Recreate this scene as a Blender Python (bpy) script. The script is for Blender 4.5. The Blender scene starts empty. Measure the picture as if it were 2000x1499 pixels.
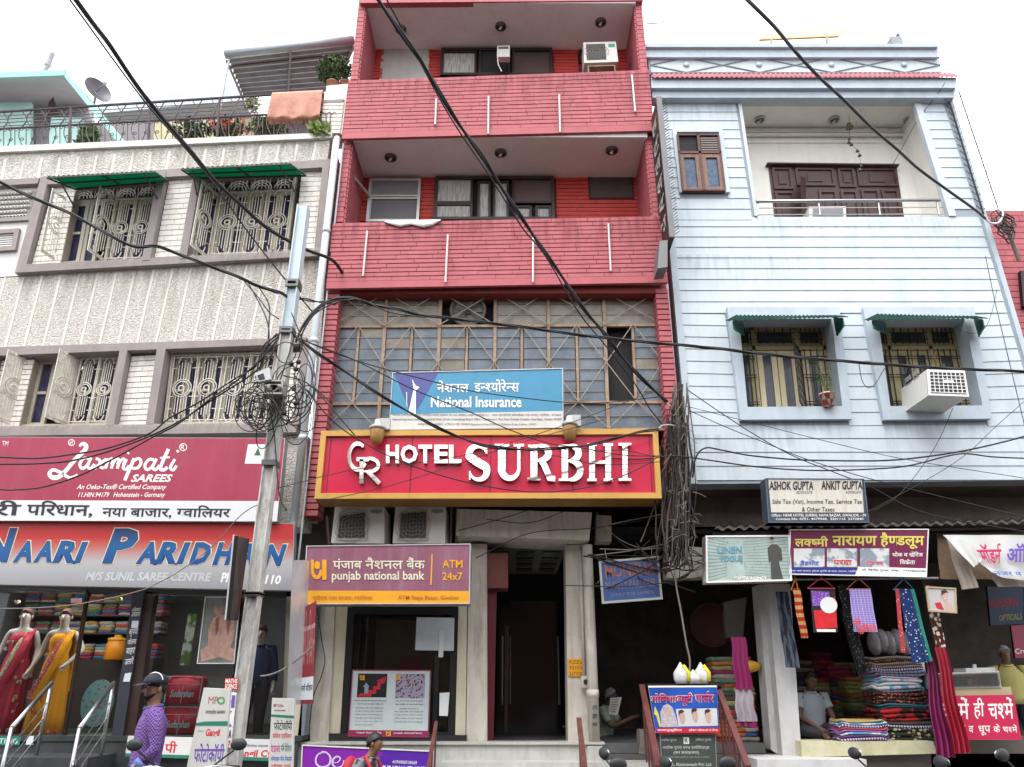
import bpy, math, random
from mathutils import Vector, Matrix
R = math.radians
rnd = random.Random(7)
sc = bpy.context.scene
col = sc.collection
# ---------------- camera, sky, sun, exposure ----------------
CZ, FPX, PITCH = 1.6, 1444.0, R(22.2)
cd = bpy.data.cameras.new('camera'); cam = bpy.data.objects.new('camera', cd); col.objects.link(cam)
cam.location = (0, 0, CZ); cam.rotation_euler = (R(90) + PITCH, 0, 0)
cd.sensor_width = 36; cd.lens = 36 * FPX / 2000; cd.clip_end = 2000; cd.clip_start = .05
sc.camera = cam
world = bpy.data.worlds.new("World"); sc.world = world; world.use_nodes = True
wn, wl = world.node_tree.nodes, world.node_tree.links
sky = wn.new('ShaderNodeTexSky'); sky.sky_type = 'NISHITA'; sky.sun_disc = False
SUN_EL, SUN_ROT = R(62), R(200)
sky.sun_elevation = SUN_EL; sky.sun_rotation = SUN_ROT; sky.air_density = 1.0; sky.dust_density = 6; sky.ozone_density = 1
hs = wn.new('ShaderNodeHueSaturation'); hs.inputs['Saturation'].default_value = .22
gm = wn.new('ShaderNodeMix'); gm.data_type = 'RGBA'; gm.inputs[0].default_value = .6; gm.inputs[7].default_value = (9.5, 9.7, 10.2, 1)
wl.new(sky.outputs[0], hs.inputs['Color']); wl.new(hs.outputs[0], gm.inputs[6]); wl.new(gm.outputs[2], wn['Background'].inputs['Color'])
wn['Background'].inputs['Strength'].default_value = .15
sd = bpy.data.lights.new('sun', 'SUN'); sd.energy = .8; sd.angle = R(40); sd.color = (1, .96, .9)
so = bpy.data.objects.new('sun', sd); col.objects.link(so)
az = R(205)   # from behind the camera, a little to the left
sv = Vector((math.sin(az) * math.cos(SUN_EL), math.cos(az) * math.cos(SUN_EL), math.sin(SUN_EL)))
so.rotation_euler = (-sv).to_track_quat('-Z', 'Y').to_euler()
sc.view_settings.view_transform = 'Standard'; sc.view_settings.look = 'None'; sc.view_settings.exposure = 1.1
sc.view_settings.gamma = 1; sc.view_settings.use_curve_mapping = False
sc.cycles.max_bounces = 6; sc.cycles.diffuse_bounces = 4; sc.cycles.glossy_bounces = 3; sc.cycles.transparent_max_bounces = 12
sc.cycles.use_denoising = True

# ---------------- geometry helpers ----------------
cp, sp = math.cos(PITCH), math.sin(PITCH)
def P(x, y, Y):
    """the point at distance Y from the street side that stands in the direction of photograph pixel x, y"""
    a = (x - 1000) / FPX; u = (749.5 - y) / FPX
    dy = cp - u * sp; dz = sp + u * cp; t = Y / dy
    return Vector((a * t, Y, CZ + dz * t))
def W4(p, Y, Yb=None):
    Ys = (Y,) * 4 if Yb is None else Yb
    return [P(x, y, q) for (x, y), q in zip(p, Ys)]
def VR(x0, y0, x1, y1, Y):
    a, b = P(x0, y0, Y), P(x1, y1, Y)
    return [Vector((a.x, Y, a.z)), Vector((b.x, Y, a.z)), Vector((b.x, Y, b.z)), Vector((a.x, Y, b.z))]
def crop(ox, oy, s):
    return lambda *p: [(ox + x / s, oy + y / s) for x, y in p]
c1, c2, c3 = crop(0, 0, 2.856), crop(600, 0, 2.856), crop(1250, 0, 2.667)
c4, c5, c6 = crop(0, 480, 2.856), crop(580, 520, 2.667), crop(1250, 520, 2.667)
cA, cB, cC, cD, cE = crop(0, 980, 2.888), crop(560, 980, 2.8875), crop(860, 980, 2.8886), crop(1150, 980, 2.889), crop(1500, 980, 2.888)
cF = crop(0, 1150, 4.294)
def bl(w, u, v):
    return w[0] * (1 - u) * (1 - v) + w[1] * u * (1 - v) + w[2] * u * v + w[3] * (1 - u) * v
def sub(w, u0, v0, u1, v1):
    return [bl(w, u0, v0), bl(w, u1, v0), bl(w, u1, v1), bl(w, u0, v1)]
def fw(w, d):
    return [p + Vector((0, -d, 0)) for p in w]
class MB:
    def __init__(s): s.v = []; s.f = []
    def add(s, V, Fc):
        n = len(s.v); s.v += [Vector(v) for v in V]; s.f += [tuple(n + i for i in f) for f in Fc]; return s
    def hexa(s, a, b):
        return s.add(list(a) + list(b), [(0, 3, 2, 1), (4, 5, 6, 7), (0, 1, 5, 4), (1, 2, 6, 5), (2, 3, 7, 6), (3, 0, 4, 7)])
    def pr(s, w, d, proud=0):
        a = fw(w, proud); return s.hexa(a, [p + Vector((0, d, 0)) for p in a])
    def quad(s, w): return s.add(w, [(0, 3, 2, 1)])
    def box(s, x0, x1, y0, y1, z0, z1):
        return s.hexa([(x0, y0, z1), (x1, y0, z1), (x1, y0, z0), (x0, y0, z0)], [(x0, y1, z1), (x1, y1, z1), (x1, y1, z0), (x0, y1, z0)])
    def frame(s, w, d, t, proud=0):
        """a picture-frame of bar width t (metres) inside the quad w"""
        a = fw(w, proud); L = (a[1] - a[0]).length; H = (a[3] - a[0]).length; u, v = t / L, t / H
        for q in ((0, 0, 1, v), (0, 1 - v, 1, 1), (0, v, u, 1 - v), (1 - u, v, 1, 1 - v)):
            s.pr(sub(a, *q), d)
        return s
    def tube(s, pts, r, n=6, closed=False, cap=True):
        pts = [Vector(p) for p in pts]; m = len(pts)
        if m < 2: return s
        base = len(s.v); up = None
        rr = r if isinstance(r, (list, tuple)) else [r] * m
        for i, p in enumerate(pts):
            a = pts[i - 1] if (i > 0 or closed) else p; b = pts[(i + 1) % m] if (i < m - 1 or closed) else p
            t = (b - a)
            t = t.normalized() if t.length > 1e-9 else Vector((0, 0, 1))
            if up is None: up = t.orthogonal().normalized()
            up = (up - t * up.dot(t))
            up = up.normalized() if up.length > 1e-6 else t.orthogonal().normalized()
            w = t.cross(up)
            for k in range(n):
                an = 2 * math.pi * k / n
                s.v.append(p + (up * math.cos(an) + w * math.sin(an)) * rr[i])
        for i in range(m - (0 if closed else 1)):
            for k in range(n):
                a = base + i * n + k; b = base + i * n + (k + 1) % n
                c = base + ((i + 1) % m) * n + (k + 1) % n; d = base + ((i + 1) % m) * n + k
                s.f.append((a, b, c, d))
        if cap and not closed:
            s.f.append(tuple(base + k for k in reversed(range(n)))); s.f.append(tuple(base + (m - 1) * n + k for k in range(n)))
        return s
    def bar(s, a, b, r, n=6): return s.tube([a, b], r, n)
    def loft(s, rings, cap=True, close=True):
        base = len(s.v); n = len(rings[0])
        for r_ in rings: s.v += [Vector(p) for p in r_]
        for i in range(len(rings) - 1):
            for k in range(n if close else n - 1):
                a = base + i * n + k; b = base + i * n + (k + 1) % n
                s.f.append((a, b, b + n, a + n))
        if cap and close:
            s.f.append(tuple(base + k for k in reversed(range(n)))); s.f.append(tuple(base + (len(rings) - 1) * n + k for k in range(n)))
        return s
    def lathe(s, c, prof, n=16, axis='Z', sx=1, sy=1):
        c = Vector(c); rings = []
        for r_, h in prof:
            ring = []
            for k in range(n):
                a = 2 * math.pi * k / n; x, y = r_ * math.cos(a) * sx, r_ * math.sin(a) * sy
                ring.append(c + (Vector((x, y, h)) if axis == 'Z' else Vector((x, h, y)) if axis == 'Y' else Vector((h, x, y))))
            rings.append(ring)
        return s.loft(rings)
    def ell(s, c, rx, ry, rz, n=14, m=9, rot=None):
        c = Vector(c); rings = []
        for i in range(m + 1):
            t = math.pi * i / m; q = max(math.sin(t), .02)
            ring = []
            for k in range(n):
                a = 2 * math.pi * k / n; v = Vector((rx * q * math.cos(a), ry * q * math.sin(a), -rz * math.cos(t)))
                if rot: v = rot @ v
                ring.append(c + v)
            rings.append(ring)
        return s.loft(rings)
    def build(s, name, mat, parent=None, smooth=False, loc=None):
        if parent is None:
            if loc is None:
                xs = [v.x for v in s.v]; ys = [v.y for v in s.v]; zs = [v.z for v in s.v]
                loc = Vector(((min(xs) + max(xs)) / 2, (min(ys) + max(ys)) / 2, min(zs)))
            org = Vector(loc)
        else: org = ORG[parent.name]
        me = bpy.data.meshes.new(name); me.from_pydata([v - org for v in s.v], [], s.f); me.update()
        if smooth:
            me.polygons.foreach_set('use_smooth', [True] * len(me.polygons))
        me.materials.append(mat)
        o = bpy.data.objects.new(name, me); col.objects.link(o)
        if parent is None: o.location = org
        else: o.parent = parent
        ORG[o.name] = org
        return o
ORG = {}
def tag(o, label=None, cat=None, group=None, kind=None):
    if label: o['label'] = label
    if cat: o['category'] = cat
    if group: o['group'] = group
    if kind: o['kind'] = kind
    return o
def thing(name, label, cat, loc, group=None):
    o = bpy.data.objects.new(name, None); col.objects.link(o); o.location = loc; o.empty_display_size = .2
    ORG[o.name] = Vector(loc); return tag(o, label, cat, group)
def one(mb, name, mat, label, cat, group=None, smooth=False, loc=None):
    return tag(mb.build(name, mat, None, smooth, loc), label, cat, group)
def struct(name, mb, mat): return tag(mb.build(name, mat), kind='structure')
def copy_tree(o, parent=None):
    c = o.copy(); col.objects.link(c)
    c.parent = parent
    for ch in list(o.children): copy_tree(ch, c)
    return c
def spline(pts, k=6):
    pts = [Vector(p) for p in pts]; out = []
    q = [2 * pts[0] - pts[1]] + pts + [2 * pts[-1] - pts[-2]]
    for i in range(1, len(q) - 2):
        a, b, c, d = q[i - 1], q[i], q[i + 1], q[i + 2]
        for j in range(k):
            t = j / k
            out.append(.5 * ((2 * b) + (c - a) * t + (2 * a - 5 * b + 4 * c - d) * t * t + (3 * b - a - 3 * c + d) * t ** 3))
    out.append(pts[-1]); return out

# ---------------- materials ----------------
MATS = {}
def mat(key, c, rough=.65, metal=0, var=.12, scale=2.5, bump=0, bs=60, dirt=0, dcol=(.05, .045, .04), ds=(5, 5, .7), alpha=None, emit=0, spec=.4, coat=0):
    if key in MATS: return MATS[key]
    m = bpy.data.materials.new(key); m.use_nodes = True; nt = m.node_tree; N, L = nt.nodes, nt.links
    b = N['Principled BSDF']; b.inputs['Roughness'].default_value = rough; b.inputs['Metallic'].default_value = metal
    b.inputs['Specular IOR Level'].default_value = spec; b.inputs['Coat Weight'].default_value = coat
    g = N.new('ShaderNodeNewGeometry')
    n1 = N.new('ShaderNodeTexNoise'); n1.inputs['Scale'].default_value = scale; n1.inputs['Detail'].default_value = 7; n1.inputs['Roughness'].default_value = .65
    L.new(g.outputs['Position'], n1.inputs['Vector'])
    mp = N.new('ShaderNodeMapRange'); mp.inputs[1].default_value = .3; mp.inputs[2].default_value = .7
    mp.inputs[3].default_value = 1 - var; mp.inputs[4].default_value = 1 + var * .6; L.new(n1.outputs[0], mp.inputs[0])
    mx = N.new('ShaderNodeVectorMath'); mx.operation = 'SCALE'; mx.inputs[0].default_value = c[:3]; L.new(mp.outputs[0], mx.inputs['Scale'])
    out = mx.outputs[0]
    if dirt:
        mm = N.new('ShaderNodeMapping'); mm.inputs['Scale'].default_value = ds; L.new(g.outputs['Position'], mm.inputs['Vector'])
        n2 = N.new('ShaderNodeTexNoise'); n2.inputs['Scale'].default_value = 1.3; n2.inputs['Detail'].default_value = 9; n2.inputs['Roughness'].default_value = .7
        L.new(mm.outputs[0], n2.inputs['Vector'])
        r2 = N.new('ShaderNodeMapRange'); r2.inputs[1].default_value = .48; r2.inputs[2].default_value = .78; r2.inputs[3].default_value = 0; r2.inputs[4].default_value = dirt
        L.new(n2.outputs[0], r2.inputs[0])
        mi = N.new('ShaderNodeMix'); mi.data_type = 'RGBA'; L.new(r2.outputs[0], mi.inputs[0]); L.new(out, mi.inputs[6]); mi.inputs[7].default_value = (*dcol, 1)
        out = mi.outputs[2]
    L.new(out, b.inputs['Base Color'])
    if bump:
        n3 = N.new('ShaderNodeTexNoise'); n3.inputs['Scale'].default_value = bs; n3.inputs['Detail'].default_value = 3; L.new(g.outputs['Position'], n3.inputs['Vector'])
        bm = N.new('ShaderNodeBump'); bm.inputs['Strength'].default_value = bump; bm.inputs['Distance'].default_value = .02
        L.new(n3.outputs[0], bm.inputs['Height']); L.new(bm.outputs[0], b.inputs['Normal'])
    if emit: b.inputs['Emission Color'].default_value = (*c[:3], 1); b.inputs['Emission Strength'].default_value = emit
    if alpha is not None: b.inputs['Alpha'].default_value = alpha
    MATS[key] = m; return m
def glassmat(key, tint=(.8, .85, .85), dust=.05, ior=1.5, rough=.02):
    if key in MATS: return MATS[key]
    m = bpy.data.materials.new(key); m.use_nodes = True; N, L = m.node_tree.nodes, m.node_tree.links
    N.remove(N['Principled BSDF'])
    t = N.new('ShaderNodeBsdfTransparent'); t.inputs[0].default_value = (*tint, 1)
    gl = N.new('ShaderNodeBsdfGlossy'); gl.inputs['Roughness'].default_value = rough
    fr = N.new('ShaderNodeFresnel'); fr.inputs[0].default_value = ior
    ms = N.new('ShaderNodeMixShader'); L.new(fr.outputs[0], ms.inputs[0]); L.new(t.outputs[0], ms.inputs[1]); L.new(gl.outputs[0], ms.inputs[2])
    df = N.new('ShaderNodeBsdfDiffuse'); df.inputs[0].default_value = (.5, .5, .5, 1)
    m2 = N.new('ShaderNodeMixShader'); m2.inputs[0].default_value = dust; L.new(ms.outputs[0], m2.inputs[1]); L.new(df.outputs[0], m2.inputs[2])
    L.new(m2.outputs[0], N['Material Output'].inputs[0]); MATS[key] = m; return m
def translucent(key, c, f=.5):
    if key in MATS: return MATS[key]
    m = bpy.data.materials.new(key); m.use_nodes = True; N, L = m.node_tree.nodes, m.node_tree.links
    b = N['Principled BSDF']; b.inputs['Base Color'].default_value = (*c, 1); b.inputs['Roughness'].default_value = .4
    t = N.new('ShaderNodeBsdfTranslucent'); t.inputs[0].default_value = (*c, 1)
    ms = N.new('ShaderNodeMixShader'); ms.inputs[0].default_value = f; L.new(b.outputs[0], ms.inputs[1]); L.new(t.outputs[0], ms.inputs[2])
    L.new(ms.outputs[0], N['Material Output'].inputs[0]); MATS[key] = m; return m
def pattern(key, kind, ca, cb, scale=20, rough=.8, thr=.5, axis=None, cc=None):
    """printed or woven two/three colour pattern"""
    if key in MATS: return MATS[key]
    m = bpy.data.materials.new(key); m.use_nodes = True; N, L = m.node_tree.nodes, m.node_tree.links
    b = N['Principled BSDF']; b.inputs['Roughness'].default_value = rough; b.inputs['Specular IOR Level'].default_value = .2
    g = N.new('ShaderNodeNewGeometry'); mp = N.new('ShaderNodeMapping'); L.new(g.outputs['Position'], mp.inputs['Vector'])
    if axis: mp.inputs['Scale'].default_value = axis
    if kind == 'brick': mp.inputs['Rotation'].default_value = (R(90), 0, 0)
    if kind == 'voronoi': t = N.new('ShaderNodeTexVoronoi'); t.inputs['Scale'].default_value = scale; o = t.outputs['Distance']
    elif kind == 'brick':
        t = N.new('ShaderNodeTexBrick'); t.inputs['Scale'].default_value = scale; o = t.outputs['Fac']; t.offset = .5 if rough > .7 else 0
    elif kind == 'checker': t = N.new('ShaderNodeTexChecker'); t.inputs['Scale'].default_value = scale; o = t.outputs['Fac']
    elif kind == 'wave': t = N.new('ShaderNodeTexWave'); t.inputs['Scale'].default_value = scale; t.inputs['Distortion'].default_value = 2; o = t.outputs['Fac']
    elif kind == 'line': t = N.new('ShaderNodeTexWave'); t.inputs['Scale'].default_value = scale; o = t.outputs['Fac']; t.bands_direction = 'Z'
    else: t = N.new('ShaderNodeTexNoise'); t.inputs['Scale'].default_value = scale; t.inputs['Detail'].default_value = 5; o = t.outputs[0]
    L.new(mp.outputs[0], t.inputs['Vector'])
    r = N.new('ShaderNodeValToRGB'); L.new(o, r.inputs[0]); e = r.color_ramp.elements
    e[0].position = max(thr - .04, 0); e[0].color = (*ca, 1); e[1].position = min(thr + .04, 1); e[1].color = (*cb, 1)
    if cc: x = r.color_ramp.elements.new(min(thr + .2, 1)); x.color = (*cc, 1)
    L.new(r.outputs[0], b.inputs['Base Color']); MATS[key] = m; return m

# ---------------- lettering ----------------
GL = {}
def glyph(ch, off):
    k = (ch, off)
    if k in GL: return GL[k]
    def raw(s):
        c = bpy.data.curves.new('t', 'FONT'); c.body = s; c.resolution_u = 2; c.offset = off; c.fill_mode = 'FRONT'
        o = bpy.data.objects.new('t', c); m = o.to_mesh()
        V = [(v.co.x, v.co.y) for v in m.vertices]; Fc = [tuple(p.vertices) for p in m.polygons]
        o.to_mesh_clear(); bpy.data.objects.remove(o); bpy.data.curves.remove(c); return V, Fc
    V, Fc = raw(ch); A, _ = raw(ch + ch)
    adv = max(v[0] for v in A) - max(v[0] for v in V)
    GL[k] = (V, Fc, adv); return GL[k]
def cliphalf(V, Fc):
    xs = [v[0] for v in V if abs(v[1]) < .05]
    cut = (max(xs) if xs else max(v[0] for v in V) - .08) - .1
    oV, oF = [], []
    for f in Fc:
        poly = [V[i] for i in f]; out = []
        for i in range(len(poly)):
            a, b = poly[i - 1], poly[i]; ia, ib = a[0] <= cut, b[0] <= cut
            if ia != ib:
                t = (cut - a[0]) / (b[0] - a[0]); out.append((cut, a[1] + (b[1] - a[1]) * t))
            if ib: out.append(b)
        if len(out) >= 3:
            n = len(oV); oV += out; oF.append(tuple(range(n, n + len(out))))
    return oV, oF, cut
def ribbon(pts, w):
    """flat stroke: pts 2d, w width or list"""
    n = len(pts); ws = w if isinstance(w, (list, tuple)) else [w] * n; V = []
    for i, p in enumerate(pts):
        a = pts[max(i - 1, 0)]; b = pts[min(i + 1, n - 1)]; dx, dy = b[0] - a[0], b[1] - a[1]; l = math.hypot(dx, dy) or 1
        nx, ny = -dy / l * ws[i] / 2, dx / l * ws[i] / 2
        V += [(p[0] + nx, p[1] + ny), (p[0] - nx, p[1] - ny)]
    return V, [(2 * i, 2 * i + 1, 2 * i + 3, 2 * i + 2) for i in range(n - 1)]
def arc(cx, cy, rx, ry, a0, a1, n=14):
    return [(cx + rx * math.cos(R(a0 + (a1 - a0) * i / n)), cy + ry * math.sin(R(a0 + (a1 - a0) * i / n))) for i in range(n + 1)]
def textshape(s, off=0.0, sp_=0.0, shear=0):
    V, Fc, cnt_ = [], [], []; x = 0
    def put(v, f, dx=0):
        n = len(V); z_ = (len(cnt_) % 3) * .0005; cnt_.append(1); V.extend((q[0] + dx, q[1], z_) for q in v); Fc.extend(tuple(n + i for i in q) for q in f)
    cons = lambda c: 0x915 <= ord(c) <= 0x939
    i = 0
    while i < len(s):
        c = s[i]
        if c == ' ': x += .27; i += 1; continue
        if cons(c):
            cl = [c]; j = i + 1
            while j + 1 < len(s) and s[j] == '\u094d' and cons(s[j + 1]): cl.append(s[j + 1]); j += 2
            dead = j < len(s) and s[j] == '\u094d'
            if dead: j += 1
            mt = []
            while j < len(s) and (0x93e <= ord(s[j]) <= 0x94c or ord(s[j]) in (0x902, 0x901, 0x93c, 0x903)): mt.append(s[j]); j += 1
            reph = len(cl) > 1 and cl[0] == '\u0930'
            if reph: cl = cl[1:]
            rak = len(cl) > 1 and cl[-1] == '\u0930'
            if rak: cl = cl[:-1]
            if '\u093f' in mt:
                v, f, a = glyph('\u093f', off); put(v, f, x); x += a; mt.remove('\u093f')
            for h in cl[:-1]:
                v, f, a = glyph(h, off)
                if h in 'टठडढदहङछ':
                    put(v, f, x); v2, f2, a2 = glyph('\u094d', off); put(v2, f2, x + a); x += a
                else:
                    v, f, cut = cliphalf(v, f); put(v, f, x); x += cut
            v, f, a = glyph(cl[-1], off); put(v, f, x); xe = x + a
            if dead: v2, f2, a2 = glyph('\u094d', off); put(v2, f2, xe)
            if rak: v2, f2 = ribbon([(xe - .2, .17), (xe - .42, .02)], .08 + off); put(v2, f2)
            x = xe
            for q in mt:
                v, f, a = glyph(q, off); put(v, f, x); x += a
            if reph:
                v2, f2 = ribbon(arc(x - .16, .76, .1, .13, 250, 30), .07 + off); put(v2, f2)
            i = j; continue
        v, f, a = glyph(c, off); put(v, f, x); x += a + sp_; i += 1
    if shear: V = [(a + b * shear, b, z_) for a, b, z_ in V]
    return V, Fc
def place(V, Fc, w, name, m, parent, th=0.0, proud=.004, stretch=True):
    x0 = min(v[0] for v in V); x1 = max(v[0] for v in V); y0 = min(v[1] for v in V); y1 = max(v[1] for v in V)
    mb = MB(); pts = [bl(w, (q[0] - x0) / (x1 - x0), (y1 - q[1]) / (y1 - y0)) + Vector((0, -proud - (q[2] if len(q) > 2 else 0), 0)) for q in V]
    if th:
        cnt = {}
        for f in Fc:
            for i in range(len(f)):
                e = (f[i - 1], f[i]); cnt[e] = cnt.get(e, 0) + 1
        n = len(pts); back = [p + Vector((0, th, 0)) for p in pts]
        F2 = list(Fc) + [(a, a + n, b + n, b) for (a, b) in cnt if (b, a) not in cnt]
        mb.add(pts + back, F2)
    else: mb.add(pts, Fc)
    return mb.build(name, m, parent)
def text(s, w, m, parent, off=0.0, shear=0, th=0.0, proud=.004, name='lettering', sp_=0.0):
    V, Fc = textshape(s, off, sp_, shear)
    return place(V, Fc, w, name, m, parent, th, proud)
def poly(pts, w, m, parent, name='print', proud=.0055):
    """flat printed shape: pts in 0..1 across the quad w (y down)"""
    mb = MB(); mb.add([bl(w, x, y) + Vector((0, -proud, 0)) for x, y in pts], [tuple(reversed(range(len(pts))))]); return mb.build(name, m, parent)
def corrug(p00, p01, p10, p11, n, amp, up, th=.006):
    """corrugated sheet: p00-p01 front edge, p10-p11 back edge, waves run front to back"""
    mb = MB(); V = []; k = n * 6
    for i in range(k + 1):
        u = i / k; h = Vector(up) * amp * math.sin(u * n * 2 * math.pi)
        a = p00.lerp(p01, u) + h; b = p10.lerp(p11, u) + h
        V += [a, b, a - Vector(up) * th, b - Vector(up) * th]
    Fc = []
    for i in range(k):
        a = i * 4; Fc += [(a, a + 4, a + 5, a + 1), (a + 2, a + 3, a + 7, a + 6), (a, a + 2, a + 6, a + 4), (a + 1, a + 5, a + 7, a + 3)]
    return mb.add(V, Fc)
unit = {}
def piece(name, w, d, m, parent, proud=0, gap=0.0):
    """one rectangular piece (brick, board, pane): shares one unit box mesh per material"""
    c = (w[0] + w[1] + w[2] + w[3]) / 4
    L = ((w[1] - w[0]).length + (w[2] - w[3]).length) / 2 - gap; H = ((w[3] - w[0]).length + (w[2] - w[1]).length) / 2 - gap
    k = (name, m.name)
    if k not in unit:
        me = bpy.data.meshes.new(name); e = .06
        V = [(-.5, 0, .5), (.5, 0, .5), (.5, 0, -.5), (-.5, 0, -.5), (-.5, 1, .5), (.5, 1, .5), (.5, 1, -.5), (-.5, 1, -.5)]
        me.from_pydata(V, [], [(0, 3, 2, 1), (4, 5, 6, 7), (0, 1, 5, 4), (1, 2, 6, 5), (2, 3, 7, 6), (3, 0, 4, 7)]); me.materials.append(m); unit[k] = me
    o = bpy.data.objects.new(name, unit[k]); col.objects.link(o); o.parent = parent
    ex = (w[1] - w[0] + w[2] - w[3]); ez = (w[0] - w[3] + w[1] - w[2])
    o.location = c + Vector((0, -proud, 0)) - ORG[parent.name]
    o.rotation_euler = (0, -math.atan2(ex.z, ex.x), math.atan2(ex.y, math.hypot(ex.x, ex.z)))
    o.scale = (L, d, H); ORG[o.name] = c
    return o
def stain(w, parent, proud, c=(.12, .11, .1), k=.55):
    key = 'rain_stain_%d_%d' % (c[0] * 100, k * 100)
    if key not in MATS:
        m = bpy.data.materials.new(key); m.use_nodes = True; N, L = m.node_tree.nodes, m.node_tree.links; b = N['Principled BSDF']; b.inputs['Base Color'].default_value = (*c, 1); b.inputs['Roughness'].default_value = .9
        g = N.new('ShaderNodeNewGeometry'); mp = N.new('ShaderNodeMapping'); mp.inputs['Scale'].default_value = (9, 9, .8); L.new(g.outputs['Position'], mp.inputs[0]); n = N.new('ShaderNodeTexNoise'); n.inputs['Scale'].default_value = 1.4; n.inputs['Detail'].default_value = 8; L.new(mp.outputs[0], n.inputs['Vector'])
        r = N.new('ShaderNodeMapRange'); r.inputs[1].default_value = .42; r.inputs[2].default_value = .75; r.inputs[4].default_value = k; L.new(n.outputs[0], r.inputs[0])
        tc = N.new('ShaderNodeTexCoord'); s_ = N.new('ShaderNodeSeparateXYZ'); L.new(tc.outputs['Generated'], s_.inputs[0]); p = N.new('ShaderNodeMath'); p.operation = 'POWER'; L.new(s_.outputs[2], p.inputs[0]); p.inputs[1].default_value = 1.6
        e = N.new('ShaderNodeMath'); e.operation = 'MULTIPLY'; L.new(p.outputs[0], e.inputs[0]); L.new(r.outputs[0], e.inputs[1]); L.new(e.outputs[0], b.inputs['Alpha']); MATS[key] = m
    return MB().quad(fw(w, proud)).build('rain_stain', MATS[key], parent)
# common finishes
white = mat('white_paint', (.72, .71, .68), .6, var=.07, dirt=.35, dcol=(.3, .27, .22))
cream = mat('cream_paint', (.6, .55, .42), .6, var=.12, dirt=.5, dcol=(.25, .2, .14))
dark = mat('dark_interior', (.025, .024, .026), .9)
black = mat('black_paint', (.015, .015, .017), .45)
rust = mat('rusty_iron', (.34, .25, .18), .75, var=.25, scale=14, bump=.2, dirt=1, dcol=(.2, .085, .045), ds=(8, 8, 2.2))
steel = mat('stainless_steel', (.42, .42, .43), .38, 1, var=.05)
galv = mat('galvanised_steel', (.42, .43, .43), .45, .6, var=.15)
wirem = mat('black_cable', (.018, .018, .02), .55)
wireg = mat('grey_cable', (.22, .2, .18), .6)
wht = mat('white_letter', (.8, .79, .76), .5, var=.04)
blk = mat('black_letter', (.02, .02, .03), .5)
# ================= ground and the far side of the street =================
asph = mat('asphalt', (.06, .058, .055), .9, var=.3, scale=6, bump=.3, bs=90)
struct('road', MB().box(-400, 400, -400, 400, -.05, 0), asph)
struct('pavement', MB().box(-30, 30, 9.3, 10.6, .004, .15), mat('paving', (.25, .24, .22), .9, var=.25, bump=.2))
struct('far_pavement', MB().box(-30, 30, -2.6, -.8, .004, .14), mat('paving', (.25, .24, .22)))
ob = thing('brick_building', 'brick building with creepers on the far side of the street, seen only as a reflection', 'building', (0, -3, .1))
MB().box(-16, 16, -8, -3, .1, 7.5).build('wall', pattern('far_brick', 'brick', (.14, .055, .035), (.2, .17, .13), 7), ob)
w_ = MB()
for k in range(9):
    w_.box(-14 + k * 3.3, -12.6 + k * 3.3, -3.06, -2.98, 3.9, 5.3)
w_.build('window', dark, ob)
mb = MB()
for k in range(9):
    mb.box(-15 + k * 3.4, -13 + k * 3.4, -3.1, -3.005, .3, 2.5)
mb.build('shutter', mat('far_shutter', (.35, .38, .4), .5, var=.3, dirt=.5), ob)
mb = MB()
for k in range(1500):
    x = rnd.gauss(rnd.choice([-9, -6.5, 3, 8]), 1.0); z = 2.6 + abs(rnd.gauss(0, 1.2)); y = -2.95 + rnd.random() * .35
    a = rnd.random() * 6; s_ = .09
    mb.add([(x, y, z), (x + s_ * math.cos(a), y + .04, z + s_ * math.sin(a)), (x + s_ * math.cos(a + 1), y, z + s_ * math.sin(a + 1))], [(0, 1, 2)])
mb.build('creeper', mat('creeper_leaf', (.06, .11, .03), .7, var=.4), ob)

# ================= red hotel building =================
HB = thing('hotel_building', 'red strip-brick hotel with two balconies, tallest building in the middle of the street', 'building', (-.2, 10.5, 0))
redp = mat('red_brick_paint', (.42, .105, .122), .65, var=.2, scale=4, dirt=.45, dcol=(.27, .1, .1), ds=(4, 4, .7))
redj = mat('red_joint', (.17, .022, .028), .8, var=.2)
redf = mat('red_flat_paint', (.41, .095, .11), .6, var=.14, dirt=.35, dcol=(.22, .05, .05))
soff = mat('balcony_ceiling', (.84, .82, .82), .8, var=.05, dirt=.2, dcol=(.4, .38, .36))
YP, YQ, YR = 10.28, 10.4, 11.45
def brickwork(w, rows, blen, parent, name='brick', d=.03, n_ind=0, indiv=None, gap=.012, lens=None, jit=.35):
    """strip bricks over quad w. returns joined MB; those numbered in indiv become pieces"""
    mb = MB(); L = (w[1] - w[0]).length
    for r_ in range(rows):
        v0, v1 = r_ / rows, (r_ + 1) / rows
        gv = gap / ((w[3] - w[0]).length)
        u = -rnd.random() * blen / L if jit else (-.5 * blen / L if r_ % 2 else 0)
        while u < 1:
            l_ = blen * (1 + (rnd.random() - .5) * jit) / L
            a, b = max(u, 0), min(u + l_ - gap * .45 / L, 1); u += l_
            if b - a < .03 * blen / L: continue
            q = sub(w, a, v0 + gv / 2, b, v1 - gv / 2); pd = d + rnd.uniform(-.002, .002)
            if indiv is not None and indiv['n'] > 0 and (b - a) * L > blen * .3:
                piece(name, q, pd + .005, indiv['m'], parent, pd); indiv['n'] -= 1
            else: mb.hexa(fw(q, pd), fw(q, -.005))
    return mb
xl = lambda y: 703 - .107 * y
xr = lambda y: 1251 + .0905 * y
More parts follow.
